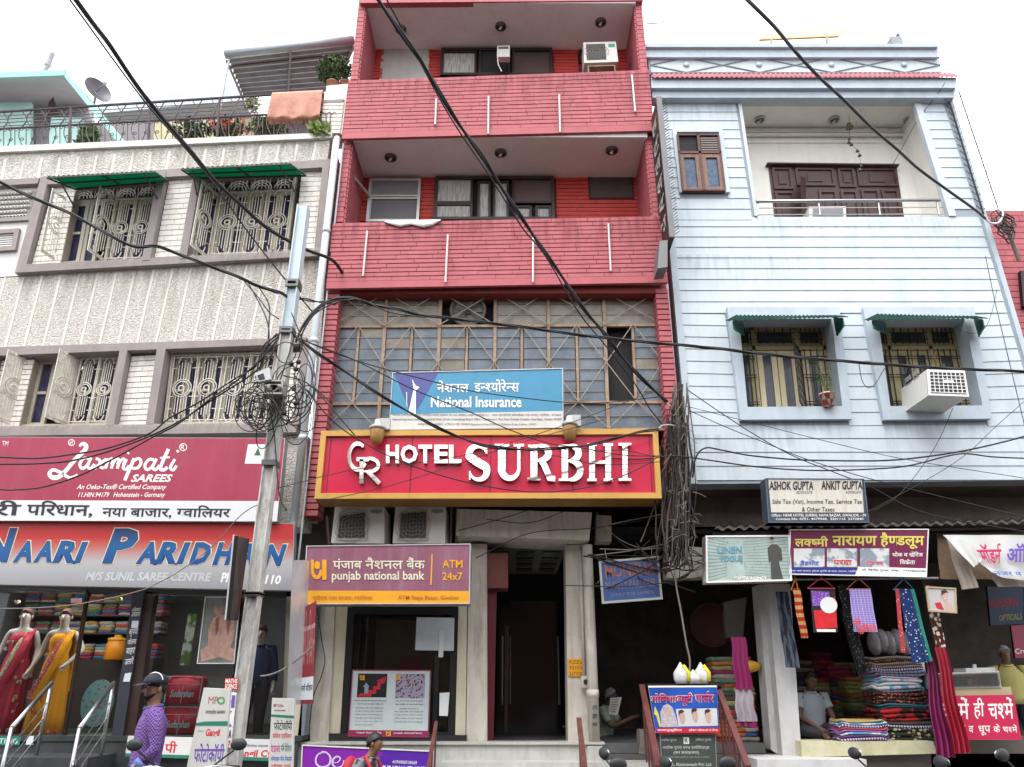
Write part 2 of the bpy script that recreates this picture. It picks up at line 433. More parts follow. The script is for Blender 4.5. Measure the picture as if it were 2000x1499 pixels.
# side faces and roof slab: the body of the building, hollow where the balconies are
XL, XR = P(645, 540, YQ).x, P(1300, 540, YQ).x
zbody = P(1000, 1000, 11).z
ztop = P(1000, -60, YQ).z + 1.2
body = MB()
zs = [P(1000, y, YP).z for y in (-60, 8, 152, 262, 430, 565)]   # slab / opening / parapet levels
z0 = P(1000, 1455, 11).z
body.box(XL, XL + .12, YQ, 18, zbody, ztop); body.box(XR - .12, XR, YQ, 18, zbody, ztop)
body.build('side_wall', redf, HB)
MB().box(XL, XR, 17.9, 18, z0, ztop).box(XL - .02, XR + .02, YP - .02, 18, ztop, ztop + .12).build('rear_wall', redf, HB)
backd = {'n': 0, 'm': redp}
par_i = [0]
for (ytl, ytr, ybl, ybr, yflat) in ((160, 139, 262, 246, 12), (438, 424, 553, 541, 13)):
    w = [P(xl(ytl) - 5, ytl, YP), P(xr(ytr) + 3, ytr, YP), P(xr(ybr) + 3, ybr, YP), P(xl(ybl) - 5, ybl, YP)]
    pp = MB().pr(w, YQ - YP + .06).build('parapet', redj, HB)
    brickwork(w, 14, .56, pp, 'brick', indiv={'n': 150, 'm': redp}, jit=.2, gap=.016).build('brickwork', redp, pp)['kind'] = 'stuff'
    wb = [w[3], w[2], P(xr(ybr + yflat) + 3, ybr + yflat, YP), P(xl(ybl + yflat) - 5, ybl + yflat, YP)]
    MB().pr(wb, .06, .035).build('slab_edge', redf, HB)
for l_ in ([(662, 163), (1268, 141), (1272, 215), (660, 235)], [(650, 440), (1288, 426), (1298, 505), (640, 515)]): stain(W4(l_, YP), HB, .045, (.2, .04, .05), .7)
# top slab edge just at the top of the frame
w = [P(695, -12, YP), P(1254, -22, YP), P(1256, 1, YP), P(703, 6, YP)]
MB().pr([w[0] + Vector((0, 0, 1)), w[1] + Vector((0, 0, 1)), w[2], w[3]], .12).build('slab_edge', redf, HB)
# balcony ceilings, floors and back walls
levels = []
for (yc, yf_) in ((4, 152), (266, 430)):
    zc, zf = P(1000, yc, YP).z, P(1000, yf_ + (118 if yf_ == 152 else 132), YP).z
    levels.append((zc, zf))
    MB().box(XL + .12, XR - .12, YP + .03, YR, zc, zc + .16).build('balcony_ceiling', soff, HB)
    MB().box(XL + .12, XR - .12, YP + .09, YR, zf + .1, zf + .2).build('balcony_floor', cream, HB)
    MB().box(XL + .12, XR - .12, YR, YR + .12, zf, zc + .15).build('back_wall', redj, HB)
# brick cladding of back walls around openings (px on plane YR)
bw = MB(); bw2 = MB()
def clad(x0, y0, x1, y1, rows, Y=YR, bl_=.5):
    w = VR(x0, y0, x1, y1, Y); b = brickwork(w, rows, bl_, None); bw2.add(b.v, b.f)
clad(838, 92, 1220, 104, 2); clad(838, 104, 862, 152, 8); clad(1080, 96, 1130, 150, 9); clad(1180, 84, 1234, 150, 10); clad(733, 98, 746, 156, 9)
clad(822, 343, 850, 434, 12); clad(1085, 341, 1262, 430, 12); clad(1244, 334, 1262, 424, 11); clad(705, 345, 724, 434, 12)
# piers and returns either side of the balconies
for (ya, yb) in ((-30, 158), (258, 436)):
    for x0, x1 in ((XL, XL + .12), (XR - .12, XR)):
        za, zb = P(1000, ya, YQ).z, P(1000, yb, YQ).z
        w = [Vector((x0 - .005, YQ, za)), Vector((x1 + .005, YQ, za)), Vector((x1 + .005, YQ, zb)), Vector((x0 - .005, YQ, zb))]
        b = brickwork(w, int((za - zb) / .1), .3, None); bw.add(b.v, b.f)
    za, zb = P(1000, ya, YQ).z, P(1000, yb, YQ).z; n = int((za - zb) / .1)
    for k in range(n):
        zz = zb + (za - zb) * k / n
        bw.box(XL + .11, XL + .15, YQ, YR, zz, zz + .085); bw.box(XR - .15, XR - .11, YQ, YR, zz, zz + .085)
# brick piers beside the office windows (floor under the balconies)
zA, zB = P(1000, 566, YQ).z, P(1000, 1010, YQ).z
for x0, x1, s_ in ((XL - .005, XL + .19, 1), (XR - .19, XR + .005, -1)):
    n = int((zA - zB) / .092)
    for k in range(n):
        zz = zB + (zA - zB) * k / n; j = rnd.uniform(0, .008)
        bw.box(x0, x1, YQ - .035 - j, YQ + .3, zz + .012, zz + .092 - .006)
bw2.build('brickwork', mat('bounce_lit_red', (.5, .05, .04), .6, var=.15), HB)['kind'] = 'stuff'  # brighter, more orange copy of the brick red, with bounced light painted in
o = bw.build('brickwork', redp, HB); o['kind'] = 'stuff'
for a_, b_ in ((XL, XL + .18), (XR - .18, XR)): MB().box(a_, b_, YQ, YQ + .3, zB, zA).build('pier', redj, HB)
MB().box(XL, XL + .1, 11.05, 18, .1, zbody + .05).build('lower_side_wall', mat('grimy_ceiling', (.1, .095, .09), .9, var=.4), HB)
# soffit recess over the windows
MB().box(XL + .1, XR - .1, YP + .1, YQ + .75, P(1000, 567, YP).z, P(1000, 567, YP).z + .14).build('window_lintel', mat('dark_red', (.2, .03, .03), .8, dirt=.5), HB)
# --- balcony openings
brownm = mat('dark_wood', (.035, .02, .02), .4, var=.3)
curt = pattern('lace_curtain', 'noise', (.30, .30, .29), (.45, .44, .42), 9, axis=(6, 1, .5))
gl_ = glassmat('window_glass', (.75, .78, .78), .08)
tint = mat('brown_shade', (.09, .06, .055), .35, var=.15)
def window(parent, w, frame_t, panes, fm, pm, d=.08, name='window', inner=None):
    """frame with a grid of panes: panes = list of (u0,v0,u1,v1,material)"""
    f = MB().frame(w, d, frame_t, .02).build(name, fm, parent)
    m2 = MB()
    for (a, b, c, e, m_) in panes:
        q = sub(w, a, b, c, e); m2.frame(q, d * .6, frame_t * .7, .012)
        MB().pr(fw(q, -.02), .006).build('pane', m_, f)
    m2.build('sash', fm, f)
    if inner: MB().pr(fw(w, -d - .02), .02).build('interior', inner, f)
    return f
window(HB, VR(850, 346, 1084, 430, YR - .11), .06, [(0, 0, .32, .62, curt), (0, .62, .32, 1, curt), (.36, .1, .47, 1, curt), (.49, .1, .62, 1, curt), (.65, 0, 1, .62, tint), (.67, .68, .81, 1, curt), (.84, .68, .97, 1, curt)], brownm, gl_, inner=dark)
window(HB, VR(862, 95, 1080, 148, YR - .11), .06, [(0, .1, .32, 1, curt), (.34, 0, .62, 1, dark), (.64, .05, 1, 1, tint)], brownm, gl_, inner=dark)
greyp = mat('grey_panel', (.2, .2, .21), .4, var=.1)
window(HB, VR(722, 350, 818, 434, YR - .11), .05, [(0, 0, 1, .42, greyp), (0, .44, 1, 1, mat('grey_panel_dark', (.12, .12, .13), .4))], mat('aluminium_frame', (.55, .55, .53), .4, .5), gl_, inner=dark)
MB().pr(VR(746, 96, 836, 156, YR - .03), .05).build('door_recess', mat('pale_wall', (.5, .5, .48), .8, dirt=.2), HB)
MB().pr(VR(1150, 337, 1237, 386, YR - .04), .05).build('vent_panel', mat('mesh_panel', (.07, .055, .05), .7, var=.3, scale=30), HB)
MB().frame(VR(1148, 335, 1239, 388, YR - .05), .05, .03).build('vent_frame', brownm, HB)
MB().pr(VR(1130, 87, 1184, 122, YR - .04), .05).build('vent_panel', brownm, HB)
# open steel door leaf on the left of the lower balcony
mb = MB(); a, b = P(684, 338, 10.6), P(724, 386, 11.35); a2, b2 = P(676, 436, 10.6), P(722, 440, 11.35)
for p, q in ((a, b), (a, Vector((a.x, a.y, a2.z))), (b, Vector((b.x, b.y, b2.z)))): mb.bar(p, q, .028)
mb.build('balcony_door', mat('aluminium_frame', (.55, .55, .53)), HB)
# ceiling lamps
def ceiling_lamp(px, py, zc, parent_label, dim=.11, m1=None):
    a = (px - 1000) / FPX; u = (749.5 - py) / FPX; dy = cp - u * sp; dz = sp + u * cp; t = (zc - CZ) / dz
    p = Vector((a * t, dy * t, zc))
    L_ = thing('ceiling_lamp', parent_label, 'lamp', p, 'round lamps in the balcony ceilings')
    MB().lathe(p, [(dim, .0), (dim, -.035), (dim * .82, -.045), (dim * .78, -.02), (dim * .78, 0)], 20).build('rim', m1 or mat('lamp_rim', (.12, .09, .07), .5), L_, True)
    MB().lathe(p, [(dim * .74, -.005), (dim * .5, -.02), (.01, -.024)], 16).build('reflector', mat('lamp_inside', (.2, .19, .18), .25, .6), L_, True)
    MB().tube([p + Vector((.02, 0, -.02)), p + Vector((-.02, .02, -.07))], [.012, .026], 8).build('bulb', mat('bulb', (.7, .7, .66), .2), L_)
for px, py, k, lb in ((783, 57, 0, 'left round lamp in the top balcony ceiling, behind the thick cable'), (978, 51, 0, 'middle round lamp in the top balcony ceiling'), (1173, 43, 0, 'right round lamp in the top balcony ceiling, above the outdoor cooling unit'),
                      (763, 307, 1, 'left round lamp in the lower balcony ceiling of the hotel'), (978, 298, 1, 'middle round lamp in the lower balcony ceiling of the hotel'), (1195, 293, 1, 'right round lamp in the lower balcony ceiling of the hotel')):
    ceiling_lamp(px, py, levels[k][0], lb)
# banner pipes on the parapets
for (x0, y0, x1, y1) in [(c2((720, 555))[0] + c2((714, 697))[0]), (c2((1012, 540))[0] + c2((1010, 750))[0]), (c2((1406, 530))[0] + c2((1411, 740))[0]), (c2((1811, 420))[0] + c2((1830, 625))[0]),
                         (c2((335, 1290))[0] + (709, 540)), (c2((785, 1310))[0] + (870, 552)), (c2((1260, 1330))[0] + (1041, 552)), (c2((1680, 1250))[0] + (1193, 530))]:
    MB().bar(P(x0, y0, YP - .07), P(x1, y1, YP - .07), .018, 8).build('banner_pipe', mat('pipe_paint', (.55, .5, .48), .4, .3), HB)
# --- office window wall
YW = 10.62
wq = c5((206, 148), (1880, 140), (1925, 852), (140, 862)); WW = W4(wq, YW)
wf = thing('louvre_window', 'rusty grid of louvred glass with crossed bars above the hotel sign', 'window', (-.2, YW, 5))
wf.parent = None
pane_a = mat('louvre_glass_tan', (.22, .195, .155), .35, var=.25, scale=5, dirt=.6, dcol=(.36, .33, .28), ds=(2, 2, 2))
pane_b = mat('louvre_glass_grey', (.13, .165, .20), .25, var=.25, scale=5, dirt=.5, dcol=(.32, .32, .32), ds=(2, 2, 2))
MB().pr(fw(WW, -.16), .02).build('interior', dark, wf)
us = [0, .158, .325, .495, .658, .83, 1]
vb = [0, .255, .815, 1]
frm = MB(); seg = MB()
def fb(u0, v0, u1, v1, t, d=.06, pr_=.03, M_=None):
    a, b = bl(WW, u0, v0), bl(WW, u1, v1)
    dr = (b - a).normalized(); pn = Vector((-dr.z, 0, dr.x)) * t / 2
    q = [a + pn, b + pn, b - pn, a - pn]; (M_ or frm).pr(q, d, pr_)
for u in us: fb(u, 0, u, 1, .052)
for v in vb: fb(0, v, 1, v, .042, .06, .034)
for i in range(6):
    a, b = us[i], us[i + 1]; m_ = (a + b) / 2
    fb(m_, vb[1], m_, vb[2], .04, .05, .02)
    t = .012; k = dict(d=.016, pr_=.07, M_=seg)
    vm = (vb[1] + vb[2]) / 2
    fb(a, vb[0], b, vb[1], t, **k); fb(b, vb[0], a, vb[1], t, .016, .075, seg)
    fb(m_, vb[1], a, vm, t, **k); fb(m_, vb[1], b, vm, t, **k)
    fb(m_, vb[2], a, vm, t, **k); fb(m_, vb[2], b, vm, t, **k)
    fb(m_, vb[2], a, vb[3], t, **k); fb(m_, vb[2], b, vb[3], t, **k)
frm.build('frame', rust, wf); seg.build('security_bar', mat('pale_bar', (.33, .27, .22), .6, var=.3, scale=12), wf)
rods = MB()
for i in range(6):
    a, b = us[i], us[i + 1]; m_ = (a + b) / 2; e = .006
    for (u0, u1, v0, v1, n, mt) in ((a, b, vb[0], vb[1], 3, pane_a), (a, m_, vb[1], vb[2], 7, pane_b), (m_, b, vb[1], vb[2], 7, pane_b), (a, b, vb[2], vb[3], 2, pane_b)):
        for k in range(n):
            va, vc = v0 + (v1 - v0) * k / n, v0 + (v1 - v0) * (k + 1) / n
            if i == 5 and u0 == a and v0 == vb[1]: continue
            if i == 2 and v0 == 0: continue
            q = sub(WW, u0 + e, va, u1 - e, vc); jt = rnd.uniform(-.008, .008)
            q = [q[0] + Vector((0, .004 + jt, .008)), q[1] + Vector((0, .004 + jt, .008)), q[2] + Vector((0, .016 + jt, 0)), q[3] + Vector((0, .016 + jt, 0))]
            mb = MB().pr(q, .008); mb.build('pane', mt if rnd.random() > .06 else pane_a, wf)
            rods.pr(sub(WW, u0, vc - .0018, u1, vc + .0018), .012, .012)
rods.build('louvre_rail', mat('louvre_rail', (.25, .22, .2), .6, .3), wf)
# exhaust fan in the third bay
fc = bl(WW, .41, .125) + Vector((0, .1, 0)); ft = thing('exhaust_fan', 'grimy exhaust fan in the top row of the louvred window', 'fan', fc + Vector((0, -.05, -.3)))
mb = MB().lathe(fc, [(.27, -.06), (.3, -.1), (.27, -.12), (.25, -.1), (.24, -.02)], 28, 'Y'); mb.build('ring', mat('fan_paint', (.13, .125, .11), .6, dirt=.6), ft, True)
for k in range(5):
    an = k * 2 * math.pi / 5 + .3; mb = MB()
    pr = [(0.05, -.05), (.22, -.1), (.23, .05), (.08, .06)]
    mb.add([fc + Vector((x * math.cos(an) - y * math.sin(an), -.06 + .05 * y * 5, x * math.sin(an) + y * math.cos(an))) for x, y in pr], [(0, 1, 2, 3)])
    mb.build('blade', mat('fan_blade', (.2, .19, .17), .5), ft)
MB().lathe(fc, [(.07, -.1), (.07, -.04), (.01, -.03)], 12, 'Y').build('hub', mat('fan_paint', (.32, .3, .26)), ft)
mb = MB()
for k in range(4):
    an = k * math.pi / 2 + .78; mb.bar(fc + Vector((0, -.12, 0)), fc + Vector((.28 * math.cos(an), -.11, .28 * math.sin(an))), .012)
mb.build('guard', mat('fan_paint', (.32, .3, .26)), ft)
# --- entrance floor of the hotel
YG = 11.0
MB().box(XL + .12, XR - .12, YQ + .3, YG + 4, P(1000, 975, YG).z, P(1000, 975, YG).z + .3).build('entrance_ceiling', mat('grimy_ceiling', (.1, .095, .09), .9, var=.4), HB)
zfl = P(1000, 1452, YG).z
def px(lst, Y, d, m, name, parent=HB, proud=0): return MB().pr(W4(lst, Y), d, proud).build(name, m, parent)
grim = mat('grimy_white', (.58, .54, .47), .7, var=.15, scale=4, dirt=.8, dcol=(.22, .16, .11), ds=(6, 6, .9))
px(cC((162, 240), (262, 240), (264, 1376), (145, 1376)), YG, .5, grim, 'pillar')
px(cC((706, 245), (832, 245), (848, 1380), (722, 1380)), YG, .5, grim, 'pillar')
px(cC((95, 42), (856, 62), (840, 218), (88, 192)), YG - .35, .9, grim, 'lintel_beam')
px(cC((880, 75), (965, 80), (965, 225), (880, 225)), YG, .3, grim, 'pillar_stub')
px([(641, 1190), (680, 1190), (672, 1440), (640, 1440)], YG + .02, .4, cream, 'shop_jamb')
px(cB((150, 560), (272, 560), (235, 1370), (130, 1370)), YG - .05, .3, grim, 'pillar')
px(cB((272, 560), (345, 560), (305, 1315), (240, 1310)), YG, .3, cream, 'shop_jamb')
px(cB((968, 560), (1018, 560), (1008, 1316), (950, 1316)), YG, .3, cream, 'shop_jamb')
px(cB((236, 1308), (1015, 1318), (1015, 1362), (236, 1352)), YG - .06, .4, mat('black_stone', (.03, .026, .03), .35), 'threshold')
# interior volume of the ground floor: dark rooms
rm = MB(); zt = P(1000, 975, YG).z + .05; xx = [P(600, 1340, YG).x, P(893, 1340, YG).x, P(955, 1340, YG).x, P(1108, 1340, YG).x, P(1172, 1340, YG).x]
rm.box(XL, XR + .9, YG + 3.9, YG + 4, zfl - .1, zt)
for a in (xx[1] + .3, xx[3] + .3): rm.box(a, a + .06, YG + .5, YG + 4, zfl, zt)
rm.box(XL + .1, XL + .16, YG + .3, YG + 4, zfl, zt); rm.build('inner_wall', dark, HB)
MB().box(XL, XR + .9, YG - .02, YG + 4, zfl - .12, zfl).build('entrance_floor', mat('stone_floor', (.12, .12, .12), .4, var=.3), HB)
marb = mat('marble', (.5, .5, .47), .35, var=.15, dirt=.7, dcol=(.26, .25, .17), ds=(7, 7, 1.5))
xa, xb = P(880, 1460, YG - .2).x, P(1176, 1460, YG - .2).x
MB().box(XL - .1, xb, YG - .22, YG - .02, .1, zfl).build('plinth', marb, HB)
MB().box(XL - .1, xb + .03, YG - .26, YG + .02, zfl, zfl + .03).build('plinth_nosing', marb, HB)
zs2 = P(1000, 1489, YG - .5).z
for k in range(3):
    MB().box(xa - .1, P(1420, 1450, YG).x if k else xb + .6, YG - .55 - .3 * k, YG - .22 - .3 * k, .1, zs2 - .17 * k).build('step', marb, HB)
px(cC((830, 1380), (915, 1380), (915, 1475), (832, 1475)), YG - .3, .4, marb, 'pillar_base')
# door: dark glass with long steel handles, red inner jamb, box over it
px(cC((262, 490), (318, 500), (300, 1345), (262, 1345)), YG + .25, .2, mat('maroon_panel', (.13, .02, .03), .4), 'door_jamb')
px(cC((260, 290), (382, 290), (382, 487), (262, 487)), YG + .1, .5, mat('brown_box', (.2, .06, .05), .5, var=.1), 'rolling_shutter_box')
w = W4(cC((318, 560), (705, 560), (715, 1362), (300, 1362)), YG + 1.6)
dr = MB().pr(w, .04).build('glass_door', mat('door_glass', (.006, .006, .01), .12, spec=.5), HB)
for (hx, Y_) in ((350, 1.3), (394, 1.55), (664, 1.55)):
    a, b = P(*cC((hx, 760))[0], YG + Y_), P(*cC((hx, 1145))[0], YG + Y_)
    b = Vector((a.x, a.y, b.z)); h = MB().bar(a, b, .016, 8)
    for t in (.12, .88): h.bar(a.lerp(b, t), a.lerp(b, t) + Vector((0, .1, 0)), .018)
    h.build('handle', steel, dr)
px(cC((365, 700), (388, 700), (380, 1300), (362, 1300)), YG + 1.5, .05, mat('door_edge', (.07, .035, .025), .5), 'door_stile')
# decorative ceiling over the door
mb = MB(); zc = P(1000, 1062, YG + .4).z
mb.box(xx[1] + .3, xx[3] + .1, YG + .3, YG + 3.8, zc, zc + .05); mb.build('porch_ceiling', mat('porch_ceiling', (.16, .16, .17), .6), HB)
mb = MB()
for i in range(3):
    for j in range(5): mb.box(xx[1] + .42 + i * .42, xx[1] + .7 + i * .42, YG + .5 + j * .6, YG + .85 + j * .6, zc - .02, zc - .002)
mb.build('ceiling_tile', mat('dark_tile', (.05, .035, .035), .4), HB)
lampe = mat('lit_tube', (1, .95, .85), emit=6)
q = P(1066, 1220, YG + 2.8); tag(MB().box(q.x - .06, q.x + .06, YG + 2.8, YG + 3, q.z, q.z + .01).build('ceiling_light', lampe), 'small lit ceiling light deep inside the dark entrance', 'lamp')
# two small red blobs etc omitted: dark shop front of the cash machine room
SW = W4(cB((345, 595), (970, 598), (950, 1345), (300, 1345)), YG + .02)
mb = MB().frame(SW, .1, .1, .02); mb.build('shop_window_frame', black, HB)
MB().pr(sub(SW, .8, .02, .84, .98), .08).build('shop_window_mullion', black, HB)
MB().quad(fw(SW, -.05)).build('shop_window_glass', glassmat('shop_glass', (.9, .93, .93), .008, 1.5), HB)
MB().pr(fw(SW, -2.4), .05).build('cash_room_wall', mat('olive_wall', (.16, .15, .09), .7, var=.3), HB)
mw = sub(SW, .28, .33, .52, .5); MB().pr(fw(mw, -2.3), .02).build('wall_poster', mat('maroon_poster', (.2, .03, .07), .6), HB)
# ================= white roughcast building on the left =================
YF = 10.5
LB = thing('saree_shop_building', 'off-white roughcast building with white brick panels and grey bands, left of the red hotel', 'building', (-5, 10.5, 0))
rough = mat('roughcast', (.65, .62, .565), .95, var=.34, scale=22, bump=2.2, bs=38, dirt=.5, dcol=(.32, .27, .2), ds=(3, 3, .8))
groove = mat('groove_plaster', (.66, .635, .58), .8, var=.08)
wbrick = mat('white_brick', (.74, .71, .65), .7, var=.08, dirt=.25, dcol=(.4, .34, .26))
wjoint = mat('brick_joint', (.34, .29, .23), .9)
greyb = mat('grey_band', (.27, .235, .225), .75, var=.15, dirt=.5, dcol=(.36, .33, .3), ds=(8, 8, 1))
creamp = mat('aged_cream', (.46, .42, .34), .65, var=.15, dirt=.45, dcol=(.22, .18, .13))
def lp(lst, d, m, name, parent=LB, proud=0, Y=YF): return MB().pr(W4(lst, Y), d, proud).build(name, m, parent)
# wall masses between the openings
backL = VR(-260, 330, 560, 1005, YF + .5)
lp([(-260, 322), (648, 270), (640, 322), (-260, 372)], 6.9, rough, 'parapet_band', proud=.06)
lp([(-260, 306), (652, 268), (651, 278), (-260, 318)], .5, mat('parapet_coping', (.66, .64, .6), .7, dirt=.4), 'coping', proud=.12)
# side walls (full depth)
lp([(643, 322), (648, 322), (605, 1010), (597, 1010)], 6.8, rough, 'side_wall')
lp([(-260, 556), (632, 506), (604, 672), (-260, 704)], .5, rough, 'roughcast_band')
lp([(560, 852), (600, 850), (592, 1030), (540, 1030)], .5, rough, 'roughcast_band')
for k in range(17):      # fine vertical plaster lines between the roughcast fields
    xt = 37 + (k - 1) * 36.3 + 10; xb = xt - 31 - (17 - k) * .4
    yt = 543 - .052 * xt; yb = 683 - .022 * xb
    if k < 17: lp([(xt - 2.5, yt), (xt + 2, yt), (xb + 2, yb), (xb - 2.5, yb)], .02, groove, 'plaster_line', proud=.007)
for k in range(19):
    xt = -20 + k * 35.5; lp([(xt - 3, 319 - .056 * xt), (xt + 2, 319 - .056 * xt), (xt - 7, 365 - .05 * xt), (xt - 12, 365 - .05 * xt)], .02, groove, 'plaster_line', proud=.066)
# grey bands
for l_ in ([(-260, 372), (84, 355), (80, 366), (-260, 384)], [(87, 354), (648, 319), (646, 334), (83, 369)], [(87, 354), (103, 352), (56, 538), (37, 540)], [(56, 524), (632, 494), (629, 507), (37, 540)],
           [(633, 331), (646, 331), (632, 496), (617, 497)], [(314, 345), (330, 345), (299, 516), (283, 517)], [(385, 340), (399, 340), (370, 512), (355, 513)],
           [(-260, 694), (603, 666), (600, 678), (-260, 712)], [(-260, 842), (585, 831), (583, 850), (-260, 860)], [(242, 690), (257, 690), (231, 836), (217, 837)],
           [(314, 688), (331, 688), (308, 834), (293, 834)], [(597, 676), (610, 676), (588, 835), (575, 835)], [(-12, 700), (4, 700), (-20, 840), (-36, 840)]):
    gi = globals().get('gi', 0) + 1; lp(l_, .4, greyb, 'grey_band', proud=.10 + .0035 * gi)
# white brick panels
ind = {'n': 300, 'm': wbrick}
allw = MB()
for (l_, n, bl_) in (([(106, 369), (150, 366), (118, 521), (62, 524)], 15, .22), ([(332, 352), (385, 348), (356, 513), (301, 516)], 16, .22), ([(590, 338), (633, 336), (616, 497), (574, 500)], 16, .22),
                     ([(6, 706), (68, 703), (38, 835), (-20, 836)], 13, .2), ([(259, 697), (314, 694), (293, 833), (233, 835)], 13, .2), ([(553, 690), (598, 688), (576, 831), (533, 832)], 13, .2)):
    w = W4(l_, YF + .02); pn = MB().pr(w, .4).build('brick_panel', wjoint, LB)
    b = brickwork(w, n, bl_, pn, 'brick', .022, indiv=ind, gap=.014, jit=0); allw.add(b.v, b.f)
if allw.v: allw.build('small_brick', wbrick, LB)['kind'] = 'stuff'
# wall strip left of the frame: perforated screen and small window
lp([(-260, 384), (82, 366), (37, 541), (-260, 560)], .4, mat('white_wall', (.66, .65, .63), .75, var=.05, dirt=.25, dcol=(.4, .38, .36)), 'wall')
mb = MB(); jw = W4([(-60, 380), (72, 374), (56, 428), (-60, 436)], YF)
for i in range(17):
    for j in range(6):
        c = bl(jw, (i + .5 * (j % 2) + .25) / 17.6, (j + .5) / 6) + Vector((0, -.03, 0)); mb.lathe(c, [(.023, -.02), (.029, -.01), (.023, .005), (.014, .005), (.014, -.02)], 10, 'Y')
mb.build('screen_block', mat('white_screen', (.68, .66, .62), .7), LB, True)['kind'] = 'stuff'
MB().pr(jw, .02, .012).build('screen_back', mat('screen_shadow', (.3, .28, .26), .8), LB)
lp([(-60, 430), (66, 424), (64, 433), (-60, 440)], .1, greyb, 'grey_band', proud=.05)
sw = W4([(-30, 455), (42, 450), (34, 492), (-30, 496)], YF)
f = MB().frame(sw, .08, .08, .06).build('window_frame', greyb, LB)
mb = MB()
for k in range(7): mb.pr(sub(sw, .1, .2 + k * .1, .9, .25 + k * .1), .02, .03)
mb.build('slat', mat('white_slat', (.6, .6, .6)), f)['kind'] = 'stuff'
for l_, p_ in (([(37, 541), (630, 508), (618, 590), (15, 625)], .012), ([(-100, 320), (651, 279), (643, 318), (-100, 362)], .07), ([(-100, 710), (600, 680), (590, 720), (-100, 750)], .03)): stain(W4(l_, YF), LB, p_, (.16, .13, .1), .6)
for l_ in ([(56, 524), (632, 494), (629, 507), (37, 540)], [(-100, 840), (585, 831), (583, 850), (-100, 858)]): stain(W4(l_, YF), LB, .16, (.5, .45, .4), .8)
# ---- windows with decorative grilles
navy = mat('navy_glass', (.022, .022, .06), .45, spec=.15, var=.3, dirt=.3, dcol=(.2, .2, .24), ds=(3, 3, 3))
grillm = mat('cream_iron', (.66, .62, .54), .6, var=.12, dirt=.5, dcol=(.2, .13, .08), ds=(9, 9, 9))
def ring(mb, w, cu, cv, ru, t=.007, a0=0, a1=360, asp=1.0, pr_=.05, n=18):
    L = (w[1] - w[0]).length; H = (w[3] - w[0]).length
    t *= 1.35; pts = [bl(w, cu + ru * math.cos(R(a0 + (a1 - a0) * i / n)) / L, cv + asp * ru * math.sin(R(a0 + (a1 - a0) * i / n)) / H) + Vector((0, -pr_, 0)) for i in range(n + 1)]
    mb.tube(pts, t, 4)
def seg2(mb, w, a, b, t=.007, pr_=.05): mb.tube([bl(w, *a) + Vector((0, -pr_, 0)), bl(w, *b) + Vector((0, -pr_, 0))], t * 1.3, 4)
def grille(mb, w, ncol=3, top=0.0, pr_=.05):
    for k in range(ncol):
        a, b = k / ncol, (k + 1) / ncol; m_ = (a + b) / 2; h = b - a
        for u in (a + .02, b - .02): seg2(mb, w, (u, 0), (u, 1), .008, pr_)
        for v in (.04, .96): seg2(mb, w, (a, v), (b, v), .008, pr_)
        for v in (.2, .62, .8): seg2(mb, w, (a, v), (a + .2 * h, v), .006, pr_); seg2(mb, w, (b - .2 * h, v), (b, v), .006, pr_)
        L = (w[1] - w[0]).length * h
        ring(mb, w, m_, .5, L * .36, pr_=pr_ + .01); ring(mb, w, m_, .5, L * .27, pr_=pr_ + .01); ring(mb, w, m_ - .03 * h, .5, L * .1, t=.009, a0=40, a1=330, pr_=pr_ + .01)
        seg2(mb, w, (m_ + .08 * h, .47), (m_ + .08 * h, .58), .009, pr_ + .01)
        for j in (-2, -1, 0, 1, 2):
            u = m_ + j * .11 * h; e = .08 + abs(j) * .035
            seg2(mb, w, (u, e), (u, .4), .006, pr_); seg2(mb, w, (u, .6), (u, 1 - e), .006, pr_)
        H = (w[3] - w[0]).length
        ring(mb, w, m_, .13, L * .25, a0=180, a1=360, pr_=pr_, asp=1.4); ring(mb, w, m_, .87, L * .25, a0=0, a1=180, pr_=pr_, asp=1.4)
